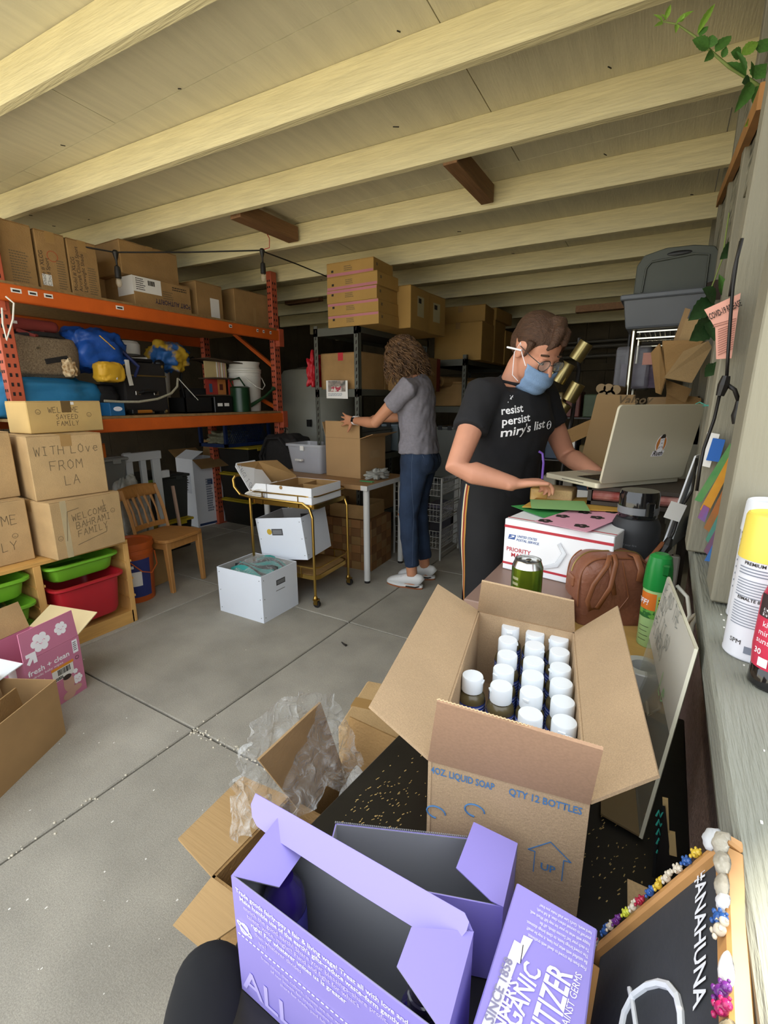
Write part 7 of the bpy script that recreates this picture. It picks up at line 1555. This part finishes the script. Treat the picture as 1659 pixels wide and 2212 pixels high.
# papers stuck on the post
yP = 1.215
def onpost(name, label, cat, pts, m, y=yP, th=.001): t = at_world(name, label, cat); q = [P(u, v, y=y) for u, v in pts]; MB().prism(q, (0, -1, 0), th).build('sheet', m, t); return t, q
cv, q = onpost('notice', 'pink COVID notice pinned crookedly behind the black cable', 'notice', [(1521, 669), (1600, 633), (1580, 774), (1547, 776), (1545, 709)], mat_c('salmon_paper', '#dca08e'), y=1.19)
r_ = (P(1600, 650, y=1.19)-P(1530, 682, y=1.19)).normalized(); u_ = Vector((0, -1, 0)).cross(r_)*1; u_ = u_ if u_.z > 0 else -u_
nq = r_.cross(u_)
text('COVID-19 RELEASE', ink_k, cv, P(1534, 691, y=1.188)+Vector((0, -.001, 0)), r_, u_, .017, off=.0004, fit=(P(1596, 648, y=1.188)-P(1534, 691, y=1.188)).length); 
for k in range(14):
    a_, b_ = P(1551 if k > 1 else 1540, 702+k*5, y=1.187), P(1590-k*.6, 694+k*5-6, y=1.187); MB().bar(a_, b_, .0004, .0011).build('print_line', mat('brown_print', '#8c5a50', .7), cv)
t, q = onpost('paper_scrap', 'white paper scrap taped to the post beside the laptop lid', 'paper', [(1528, 933), (1555, 938), (1533, 1010), (1515, 1006)], paper, y=1.20)
t, q = onpost('painters_tape', 'square of blue painter\'s tape over the white paper scrap', 'tape', [(1540, 946), (1567, 950), (1553, 998), (1525, 994)], mat_c('painter_blue', '#2a62b0'), y=1.195)
art, q = onpost('painted_rays', 'painted paper rays in green, orange, yellow and blue hanging on the post', 'artwork', [(1577, 958), (1590, 966), (1515, 1085), (1500, 1080)], mat('ray_green', '#3f8a4c', .7, col2='#7a9a5a', vs=20), y=1.19)
for k, (pts, c1, c2) in enumerate((([(1588, 962), (1600, 970), (1525, 1118), (1512, 1100)], '#d8a02c', '#c8742a'), ([(1520, 1090), (1533, 1098), (1522, 1128), (1507, 1118)], '#b03040', '#3a78c0'), ([(1598, 985), (1606, 1000), (1533, 1150), (1520, 1140)], '#c86a2a', '#8a6a40'), ([(1600, 1015), (1608, 1030), (1535, 1180), (1524, 1165)], '#4a9a58', '#5a8a8a'), ([(1592, 1060), (1600, 1075), (1535, 1205), (1520, 1190)], '#6a5a98', '#8a5a4a'), ([(1580, 1100), (1590, 1115), (1530, 1238), (1514, 1225)], '#3a8ac8', '#4a6ab0'), ([(1570, 1150), (1582, 1165), (1545, 1248), (1533, 1238)], '#b8923c', '#a86a3a'))):
    qq = [P(u, v, y=1.188-.0015*k) for u, v in pts]; MB().prism(qq, (0, -1, 0), .001).build('paper_ray', mat('ray_%d' % k, c1, .7, col2=c2, vs=16), art)
# black cable with bulb socket down the post
bc = at_world('light_cable', 'black light cable hanging down the post with an empty bulb socket', 'cable')
MB().tube([P(1603, 515, y=1.160), P(1592, 560, y=1.160), P(1583, 620, y=1.160), P(1577, 700, y=1.160), P(1573, 760, y=1.160), P(1570, 812, y=1.160)], .0030, 8).build('cable', cord, bc, smooth=True)
MB().tube([P(1600, 520, y=1.160), P(1586, 580, y=1.160), P(1576, 640, y=1.160), P(1574, 640, y=1.160)], .0024, 6).build('cable', cord, bc, smooth=True)
MB().tube([P(1569, 812, y=1.160), P(1563, 832, y=1.160), P(1555, 855, y=1.160)], [.007, .010, .007], 8).build('junction', cord, bc)
MB().tube([P(1572, 832, y=1.160), P(1587, 842, y=1.160), P(1597, 870, y=1.160)], .004, 8).build('cable', cord, bc, smooth=True)
MB().tube([P(1597, 866, y=1.160), P(1597, 882, y=1.160), P(1595, 896, y=1.160), P(1596, 914, y=1.160)], [.006, .009, .012, .011], 12).build('lamp_socket', cord, bc, smooth='auto')
MB().tube([P(1554, 855, y=1.160), P(1543, 905, y=1.160), P(1520, 970, y=1.100), P(1512, 1010, y=1.100), P(1505, 1060, y=1.100)], .0030, 8).build('cable', cord, bc, smooth=True)
# ---------------------------------------------------------------- cans on the sill
ZS = .9805
def can3(name, label, q, R, h, body, cap, caph, ty_=1):
    t = thing(name, label, 'can', (q.x, q.y, ZS)); MB().lathe([(R*.95, 0), (R*1.0, .002), (R*1.0, .005), (R*.985, .006), (R*.985, h*(1-caph)), (R*.94, h*(1-caph)+.004)], 36).build('can_body', body, t, smooth='auto')
    if cap: MB().lathe([(R*1.02, h*(1-caph)), (R*.97, h-.004), (R*.93, h), (R*.86, h+.001), (R*.84, h-.003), (0, h-.003)], 36).build('cap', cap, t, smooth='auto')
    return t
q = P(1622, 1412, z=ZS); yc = can3('spray_paint', 'spray paint can with a bright yellow cap on the window sill', q, .033, .196, mat('can_white', '#d5d6dc', .3, var=.02), mat('cap_yellow', '#e8cf58', .35, var=.02), .30)
for (z0, z1, nn_, fill) in ((.118, .130, 3, .6), (.088, .114, 7, .5), (.048, .082, 9, .5)):
    for k in range(nn_): z = z0+(z1-z0)*k/nn_; cyl_patch(yc, .0331, -2.75, -.6-.2*random.random(), z, z+(z1-z0)/nn_*fill*.6, mat('grey_print', '#7b8290'), 'print_line', 14)
cyl_text('PREMIUM DECOR DECORATIVE', ink_k, yc, .0332, -2.55, .131, .0062, off=.0002); cyl_text('ESMALTE BRILLIANTE DECORATIVO', ink_k, yc, .0332, -2.6, .0835, .0058, off=.0002); cyl_text('SPM', ink_k, yc, .0333, -2.6, .022, .009)
cyl_patch(yc, .0333, -2.0, -1.75, .012, .022, mat('grey_print', '#7b8290'), 'round_badge', 6)
q = P(1622, 1335, z=ZS); wc = can3('spray_paint', 'all-white spray can standing behind the yellow-capped one', q, .033, .190, mat('can_white', '#d5d6dc'), mat('can_white_cap', '#dfe2e8', .35), .25)
for k in range(9): cyl_patch(wc, .0331, -2.9, -1.6, .05+k*.011, .053+k*.011, mat('grey_print', '#7b8290'), 'print_line', 8)
q = P(1668, 1480, z=ZS); pk2 = thing('sunscreen_bottle', 'pink sunscreen bottle with a black cap standing upside down at the sill edge', 'bottle', (q.x, q.y, ZS)); R = .026
MB().lathe([(R*.9, 0), (R*.98, .003), (R*.95, .024), (R*.9, .026)], 30).build('cap', gbk, pk2, smooth='auto'); MB().lathe([(R*.95, .026), (R*1.02, .05), (R*1.0, .11), (R*.6, .15), (0, .152)], 30).build('bottle_body', mat('raspberry', '#c8324e', .35, var=.03), pk2, smooth='auto')
cyl_text('good', white_p, pk2, R*1.03, -2.7, .095, .016, off=.0004); cyl_text('kids', white_p, pk2, R*1.03, -2.6, .079, .010); cyl_text('mineral', white_p, pk2, R*1.03, -2.75, .068, .010); cyl_text('sunscreen', white_p, pk2, R*1.03, -2.8, .058, .010); cyl_text('30', white_p, pk2, R*1.03, -2.8, .044, .010, off=.0003)
cyl_patch(pk2, R*1.03, -2.5, -2.1, .030, .041, white_p, 'white_seal', 6); cyl_patch(pk2, R*1.03, -2.95, -2.3, .09, .118, mat('dark_shield', '#3a2a2c', .5), 'shield_badge', 8)

# ---------------------------------------------------------------- vines
leafm = mat('leaf_green', '#4c7a34', .5, var=.2, vs=8, bump=.2, bs=60); leafl = mat('leaf_light', '#86ae44', .5, var=.15, vs=10, bump=.2, bs=60); leafd = mat('leaf_dark', '#30502a', .6, var=.2, vs=8); stemm = mat('vine_stem', '#7f8f4c', .6, var=.15)
LEAF = {}
def leaf(parent, base, tip, wd, m, fold=.25, nrm=None, name='leaf'):
    base, tip = Vector(base), Vector(tip); d_ = tip-base; L = d_.length; d_.normalize()
    if m.name not in LEAF:
        mb = MB(); vs = []; N_ = 12
        for i in range(N_+1):
            u = i/N_; w_ = math.sin(PI*u**.8)**.9*.5*(1-.12*(i % 2)); vs.append([mb.bm.verts.new((u, s_*w_, abs(s_)*w_*.35-.10*u*u)) for s_ in (-1, -.5, 0, .5, 1)])
        for a_, b_ in zip(vs, vs[1:]):
            for k in range(4): mb.bm.faces.new((a_[k], b_[k], b_[k+1], a_[k+1]))
        bmesh.ops.remove_doubles(mb.bm, verts=mb.bm.verts, dist=1e-5); me = bpy.data.meshes.new('leaf'); mb.bm.to_mesh(me); mb.bm.free(); me.materials.append(m); me.polygons.foreach_set('use_smooth', [True]*len(me.polygons)); LEAF[m.name] = me
    o = bpy.data.objects.new(name, LEAF[m.name]); COL.objects.link(o); up_ = Vector(nrm) if nrm else -CW+Vector((random.uniform(-.5, .5), random.uniform(-.5, .5), random.uniform(-.3, .5)))
    s_ = up_.cross(d_).normalized(); n_ = d_.cross(s_); M_ = Matrix((d_*L, s_*wd, n_*L*.6)).transposed().to_4x4(); M_.translation = base; o.matrix_world = M_; o.parent = parent; return o
vd = 1.25
v1 = at_world('bramble_shoot', 'long arching bramble shoot across the upper right corner', 'plant')
st_ = [P(1428, 46, d=vd), P(1462, 52, d=vd), P(1500, 78, d=vd), P(1535, 110, d=vd), P(1575, 145, d=vd), P(1620, 172, d=vd), P(1680, 215, d=vd)]
MB().tube(st_, [.0015, .0022, .003, .0035, .004, .0045, .005], 6).build('stem', stemm, v1, smooth=True)
for bp_, tp_, w_, m_ in (((1432, 48), (1412, 30), .012, leafl), ((1432, 50), (1414, 56), .010, leafl), ((1435, 44), (1450, 8), .014, leafl), ((1440, 45), (1428, 30), .01, leafl), ((1460, 52), (1500, 20), .016, leafl), ((1462, 53), (1460, 70), .012, leafl), ((1468, 48), (1480, 30), .012, leafl),
    ((1506, 75), (1546, 3), .018, leafl), ((1510, 78), (1530, 55), .022, leafm), ((1530, 105), (1497, 84), .04, leafm), ((1532, 104), (1540, 74), .035, leafm), ((1545, 113), (1581, 74), .032, leafm), ((1540, 112), (1523, 132), .022, leafm), ((1560, 125), (1570, 100), .02, leafm),
    ((1612, 165), (1572, 132), .03, leafm), ((1610, 160), (1590, 105), .02, leafm), ((1600, 120), (1580, 112), .03, leafm), ((1600, 118), (1640, 90), .03, leafl), ((1640, 115), (1665, 80), .05, leafm), ((1625, 170), (1625, 130), .045, leafm), ((1632, 172), (1658, 135), .06, leafm), ((1620, 175), (1604, 178), .03, leafd), ((1624, 178), (1590, 240), .035, leafm), ((1640, 185), (1628, 225), .03, leafm), ((1655, 225), (1612, 272), .042, leafl), ((1650, 190), (1670, 240), .04, leafd)):
    leaf(v1, P(*bp_, d=vd-.01), P(*tp_, d=vd-.02), w_, m_)
v2 = at_world('bramble_leaves', 'cluster of dark bramble leaves behind the pink notice', 'plant')
MB().tube([P(1575, 460, d=1.5), P(1560, 560, d=1.5), P(1530, 640, d=1.5), P(1520, 720, d=1.5)], .002, 6).build('stem', stemm, v2)
for bp_, tp_, w_, m_ in (((1590, 530), (1558, 558), .05, leafd), ((1575, 545), (1600, 525), .05, leafd), ((1562, 640), (1555, 592), .03, leafm), ((1565, 625), (1590, 640), .05, leafd), ((1545, 650), (1520, 622), .06, leafd), ((1540, 650), (1490, 690), .065, leafd), ((1555, 660), (1590, 655), .055, leafd), ((1535, 695), (1493, 735), .075, leafd), ((1530, 690), (1545, 735), .05, leafd), ((1552, 790), (1524, 812), .05, leafd), ((1550, 780), (1560, 810), .04, leafd)):
    leaf(v2, P(*bp_, d=1.48), P(*tp_, d=1.45), w_, m_)
v3 = at_world('bramble_leaves', 'fresh green bramble leaves at the right edge before the grey post', 'plant')
MB().tube([P(1700, 640, d=1.0), P(1660, 655, d=1.0), P(1650, 670, d=1.0)], .002, 6).build('stem', stemm, v3)
for bp_, tp_, w_, m_ in (((1655, 655), (1604, 650), .035, leafm), ((1655, 660), (1612, 685), .036, leafm), ((1660, 668), (1636, 695), .03, leafl), ((1658, 672), (1642, 712), .03, leafm), ((1668, 660), (1690, 690), .03, leafl)): leaf(v3, P(*bp_, d=1.0), P(*tp_, d=.98), w_, m_)

# ---------------------------------------------------------------- stores behind the laptop
ws = at_world('wire_shelf', 'chrome wire shelf unit behind the laptop with a grey tub on top', 'shelf'); chm = mat('chrome', '#c9c4b0', .15, metal=1, var=.03); yW = 2.72
px0 = P(1370, 720, y=yW).x; zW = P(1400, 716, y=yW).z
for x, y in ((px0, yW), (px0, yW+.42)):
    MB().cyl((x, y, 0), (x, y, zW+.05), .0125, n=12).build('pole', chm, ws, smooth='auto')
for z in (zW, 1.24, .82):
    mb = MB()
    for y in (yW, yW+.42): mb.bar((px0, y, z), (.09, y, z), .006).bar((px0, y, z-.03), (.09, y, z-.03), .006)
    for k in range(14): x = px0+(.09-px0)*k/13; mb.bar((x, yW, z), (x, yW+.42, z), .004)
    mb.build('wire_deck', chm, ws)
tu = thing('plastic_tub', 'grey plastic storage tub on top of the chrome wire shelf', 'tub', (0, 0, 0)); tg = mat('smoke_grey', '#5f6368', .4, var=.05)
a, b = P(1346, 645, y=2.62), P(1505, 640, y=2.62); zt, zb_ = P(1400, 638, y=2.62).z, zW+.008
mb = MB(); c = [Vector((a.x+.02, 2.66, zb_)), Vector((.085, 2.66, zb_)), Vector((.085, 3.1, zb_)), Vector((a.x+.02, 3.1, zb_)), Vector((a.x, 2.63, zt)), Vector((.095, 2.63, zt)), Vector((.095, 3.14, zt)), Vector((a.x, 3.14, zt))]; mb.quadbox(c).build('tub_body', tg, tu, bevel=.012, seg=2); MB().box((a.x-.012, 2.615, zt-.012), (.099, 3.15, zt+.012)).build('tub_rim', tg, tu, bevel=.005)
li = at_world('tub_lid', 'dark green-grey tub lid standing upright behind the grey tub rim', 'lid'); ldm = mat('lid_grey', '#4c5048', .5, var=.05)
yl = 2.75; q = [P(1368, 636, y=yl), P(1376, 575, y=yl), P(1392, 552, y=yl), P(1440, 535, y=yl), P(1500, 528, y=yl), P(1545, 530, y=yl), P(1556, 545, y=yl), P(1545, 625, y=yl)]
MB().prism(q, (0, 1, 0), .02).build('lid_sheet', ldm, li, bevel=.004); q2 = [P(1386, 632, y=yl-.004), P(1396, 580, y=yl-.004), P(1408, 566, y=yl-.004), P(1500, 548, y=yl-.004), P(1532, 550, y=yl-.004), P(1522, 628, y=yl-.004)]
MB().tube(q2, .005, 6).build('raised_ridge', ldm, li); MB().ell(P(1468, 546, y=yl-.002), .05, .004, .01).build('hand_grip', blk, li)
# clear bin and crumpled cartons
yq = 2.9
t = at_world('clear_bin', 'clear plastic bin with violet contents behind the chrome pole', 'bin'); a = P(1332, 748, y=yq); b = P(1395, 842, y=yq); MB().box((a.x, yq, b.z), (P(1410, 750, y=yq).x, yq+.3, a.z)).build('bin_shell', mat('clear_grey', '#8d8c92', .2, alpha=.5, var=.08), t, bevel=.02, seg=2); MB().box((a.x+.03, yq+.03, b.z+.01), (a.x+.24, yq+.27, a.z-.09)).build('contents', mat('violet_mix', '#5a4c60', .7, col2='#8a7a8c', vs=18), t); MB().box((a.x+.13, yq-.003, a.z-.10), (a.x+.2, yq-.001, a.z-.04)).build('pink_label', mat_c('salmon_paper', '#dca08e'), t)
def crump(label, pts, y0, m=card_d, th=.006, ny=(0, 1, 0)):
    t = at_world('cardboard_sheet', label, 'cardboard')
    for pl, dy in pts: q = [P(u, v, y=y0+dv_) for u, v, dv_ in pl]; n_ = (q[1]-q[0]).cross(q[2]-q[0]).normalized(); MB().prism(q, n_, th).build('panel', [card, card_d, card_in][dy], t)
    return t
crump('crushed brown carton with flaps splayed open beside the post', [([(1431, 736, .1), (1522, 734, 0), (1436, 815, 0), (1430, 760, .1)], 1), ([(1530, 736, 0), (1538, 750, 0), (1495, 826, -.12), (1436, 815, -.12), (1478, 758, 0)], 0), ([(1406, 762, .12), (1424, 742, .1), (1438, 812, 0), (1426, 852, .02), (1416, 848, .05)], 1), ([(1480, 665, .2), (1492, 668, .2), (1468, 735, .15), (1455, 735, .15)], 2), ([(1482, 688, .18), (1512, 690, .15), (1490, 734, .1), (1465, 736, .12)], 0)], 2.35)
crump('dark folded carton pieces under the crushed carton', [([(1438, 820, 0), (1495, 840, 0), (1480, 870, 0), (1440, 850, 0)], 1), ([(1440, 846, .05), (1515, 860, .05), (1512, 900, .05), (1436, 890, .05)], 1), ([(1400, 858, .1), (1512, 856, .1), (1510, 960, .1), (1400, 960, .1)], 2)], 2.45)
t = at_world('flattened_carton', 'flat brown carton panel leaning upright left of the laptop lid', 'cardboard'); q = [P(1250, 1012, y=2.25), P(1288, 858, y=2.35), P(1290, 852, y=2.35), P(1372, 853, y=2.35), P(1372, 1012, y=2.25)]; MB().prism(q, (0, 1, 0), .006).build('panel', mat('cardboard_plain2', '#a98a60', .85, var=.05), t)
n_ = Vector((0, -1, .05)); text('Valsoy', ink, t, P(1332, 872, y=2.34), (1, 0, 0), (0, 0, 1), .05, shear=.3, off=.001)
t = at_world('flattened_carton', 'dark brown carton flap jutting out left of the leaning carton panel', 'cardboard'); q = [P(1222, 930, y=2.5), P(1278, 905, y=2.5), P(1272, 940, y=2.5), P(1224, 962, y=2.5)]; MB().prism(q, (0, 1, 0), .006).build('panel', card_d, t)
for k in range(5):
    c_ = [(1298, 839), (1314, 839), (1330, 842), (1302, 853), (1318, 853)][k]; q = P(*c_, y=2.55); t = thing('mailing_tube', ['cardboard tube end, top left of the bundle', 'cardboard tube end, top middle of the bundle', 'cardboard tube end, top right of the bundle', 'cardboard tube end, lower left of the bundle', 'cardboard tube end, lower right of the bundle'][k]+' above the leaning carton', 'tube', q); MB().cyl((0, 0, 0), (0, .45, 0), .022, n=16).build('tube_wall', mat('tube_tan', '#a58c68', .8, var=.1), t)
ps2 = at_world('spot_lamp', 'black pole lamp with brushed brass cylinder spotlights', 'lamp'); yl2 = 2.55; bm_ = mat('brushed_brass', '#a39464', .32, metal=.9, var=.08, vs=10)
MB().tube([P(1252, 730, y=yl2), P(1250, 800, y=yl2), P(1236, 900, y=yl2), P(1216, 1010, y=yl2), P(1205, 1090, y=yl2), Vector((P(1205, 1090, y=yl2).x-.02, yl2, 0.01))], .010, 8).build('pole', cord, ps2)
for (a_, b_, r_) in (((1268, 740), (1242, 778), .034), ((1230, 785), (1205, 826), .032), ((1250, 828), (1228, 866), .034), ((1224, 872), (1198, 905), .030), ((1205, 800), (1190, 815), .02)):
    p_, q_ = P(*a_, y=yl2-.06), P(*b_, y=yl2-.06); MB().tube([p_, p_.lerp(q_, .02), p_.lerp(q_, .98), q_, q_.lerp(p_, .03)], [r_*.96, r_, r_, r_*.98, r_*.85], 24).build('brass_shade', bm_, ps2, smooth='auto')
MB().cyl((P(1205, 1090, y=yl2).x-.02, yl2, 0), (P(1205, 1090, y=yl2).x-.02, yl2, .012), .12, n=24).build('lamp_base', cord, ps2)
# dark shelving with odds and ends behind the lamp
ds = at_world('dark_wire_rack', 'dark wire rack with small goods in the shadow behind the lamp', 'rack'); x0, x1, y0 = -.72, -.25, 3.3
for x in (x0, x1): MB().cyl((x, y0, 0), (x, y0, 1.75), .012, n=8).build('rack_pole', blk, ds)
for z in (.3, .62, .92, 1.2): 
    mb = MB(); mb.bar((x0, y0, z), (x1, y0, z), .008).bar((x0, y0+.4, z), (x1, y0+.4, z), .008)
    for k in range(12): x = x0+(x1-x0)*k/11; mb.bar((x, y0, z), (x, y0+.4, z), .004)
    mb.build('wire_deck', blk, ds)
rr_ = random.Random(21); cc = ['#5a2f28', '#8d8878', '#2f3d50', '#6a5a34', '#3c4a34', '#7b7468', '#34303a']
for k in range(14):
    z = (.305, .625, .925, 1.205)[k % 4]; x = -.70+.11*(k//4); h = rr_.uniform(.1, .22); nm_ = ['lowest', 'second', 'third', 'top'][k % 4]
    t = thing('goods_box', '%s small package on the %s deck of the dark wire rack' % (['far left', 'left', 'right', 'far right'][k//4], nm_), 'package', (x, 3.33, z)); MB().box((0, 0, 0), (.09, .2, h)).build('package_body', mat('goods_%d' % (k % 7), cc[k % 7], .6, var=.15, vs=20), t, bevel=.006)
    if k % 3 == 0: MB().box((.01, -.002, h*.4), (.08, -.0005, h*.8)).build('package_label', paper, t)

# ---------------------------------------------------------------- low boxes beside the black table
zr = .50
lb1 = at_world('cardboard_box', 'open brown carton with corrugated flaps folded out beside the black table', 'box'); C0 = P(458, 1895, z=zr)
X1, Y1_ = .16, .20
Cq = [C0, C0+Vector((X1, -.0, 0)), C0+Vector((X1, Y1_, 0)), C0+Vector((0, Y1_, 0))]
cc_ = sum(Cq, Vector())/4
for i in range(4): p, q = Cq[i], Cq[(i+1) % 4]; wall_quad(p, q, .002, zr, .005, (cc_-(p+q)/2), card_d, lb1)
flap4([C0, C0+Vector((0, Y1_, 0)), P(523, 1678, z=zr+.01), P(385, 1813, z=zr-.0)], .005, mat('corrugated', '#ad8d60', .85, var=.02, vs=2, bump=.12, bs=9, stretch=(1, 16, 1)), lb1)
flap4([C0, P(374, 2000, z=zr-.03), P(437, 2052, z=zr-.04), C0+Vector((X1*.7, 0, 0))], .005, MATS['corrugated'], lb1)
lb2 = at_world('cardboard_box', 'taller brown carton with an upright flap and film bag beside the black table', 'box')
a, b = P(650, 1762, x=-.57), P(738, 1629, x=-.57); u_, v_ = P(557, 1641, x=-.57), P(691, 1517, x=-.57)
ya, yb2 = a.y, b.y; x0_ = -.57; zz0 = .47
MB().box((x0_, ya-.0, .002), (x0_+.005, yb2, zz0)).box((x0_, yb2-.005, .002), (x0_+.2, yb2, zz0)).box((x0_+.195, ya, .002), (x0_+.2, yb2, zz0)).box((x0_, ya, .002), (x0_+.2, ya+.005, zz0)).box((x0_, ya, .0), (x0_+.2, yb2, .006)).build('side_panel', card_d, lb2)
flap4([Vector((x0_, ya, zz0)), Vector((x0_, yb2, zz0)), v_, u_], .005, card_in, lb2)
flap4([Vector((x0_, yb2, zz0)), Vector((x0_+.19, yb2, zz0)), Vector((x0_+.19, yb2+.03, zz0+.11)), Vector((x0_+.005, yb2+.03, zz0+.12))], .005, card_d, lb2)
t = thing('cardboard_box', 'taped brown carton half hidden behind the soap carton flap', 'box', (-.64, .84, 0), 12); MB().box((0, 0, 0), (.26, .22, .50)).build('carton_body', card, t, bevel=.006); MB().box((-.0005, .09, .46), (.2605, .13, .5008)).build('tape', tape_m, t)
wpb = thing('white_parcel', 'white plastic-wrapped packs inside the taller carton', 'parcel', (-.47, ya+.03, .30)); wf = mat('white_polybag', '#d9dde2', .25, var=.05, vs=12, bump=.8, bs=14)
blob('polybag', wf, wpb, (0, .10, .10), .075, .085, .09, 44, .10, .6); MB().box((-.05, -.06, .05), (.03, .03, .17), Matrix.Rotation(.2, 4, 'Z')).build('white_pack', wf, wpb, bevel=.008, seg=2)
flm = film_mat('thin_film', .06, 34)
pts0 = [P(530, 1650, x=-.6), P(560, 1560, x=-.6), P(640, 1508, x=-.58), P(735, 1505, x=-.55), P(790, 1640, x=-.47)]
lowr = [P(520, 1860, x=-.60), P(560, 1790, x=-.56), P(640, 1790, x=-.52), P(720, 1720, x=-.48), P(800, 1700, x=-.44)]
def fb_(u, v):
    i = min(3, int(u*4)); f = u*4-i; a_ = pts0[i].lerp(pts0[i+1], f); b_ = lowr[i].lerp(lowr[i+1], f); return a_.lerp(b_, v)+Vector((-.02*math.sin(PI*v)-.01, 0, .0))+Vector((.006*math.sin(u*40), 0, .003*math.cos(u*33)))
film('plastic_bag', 'thin clear plastic bag draped over the upright flap of the taller carton', fb_, 90, 60, m=flm, amp=.016, sc=38)
t = at_world('torn_shred', 'small white paper shreds scattered on the concrete', 'litter'); t['kind'] = 'stuff'
mb = MB(); r3 = random.Random(14)
for k in range(60):
    q = P(r3.uniform(0, 900), r3.uniform(1400, 2200), z=.001); s_ = r3.uniform(.001, .0045); mb.box((q.x, q.y, .0), (q.x+s_, q.y+s_*r3.uniform(.5, 2), .001))
mb.build('paper_bits', paper, t, kind='stuff')
t = at_world('dry_leaf', 'dark dry leaf stub on the concrete near the file box', 'leaf'); q = P(738, 1387, z=.003); MB().tube([q, q+Vector((.02, -.01, 0)), q+Vector((.045, -.02, .002))], [.003, .005, .007], 6).build('leaf_body', ink_k, t)

# ---------------------------------------------------------------- put every world-built thing's Empty at its own base
for o in [x for x in SC.objects if x.type == 'EMPTY' and x.parent is None and x.location.length < 1e-6 and x.get('kind') != 'structure']:
    pts = [c.matrix_basis @ Vector(v) for c in o.children for v in c.bound_box]
    if not pts: continue
    base = Vector((sum(p.x for p in pts)/len(pts), sum(p.y for p in pts)/len(pts), min(p.z for p in pts)))
    o.location = base
    for c in o.children: c.location = Vector(c.location)-base
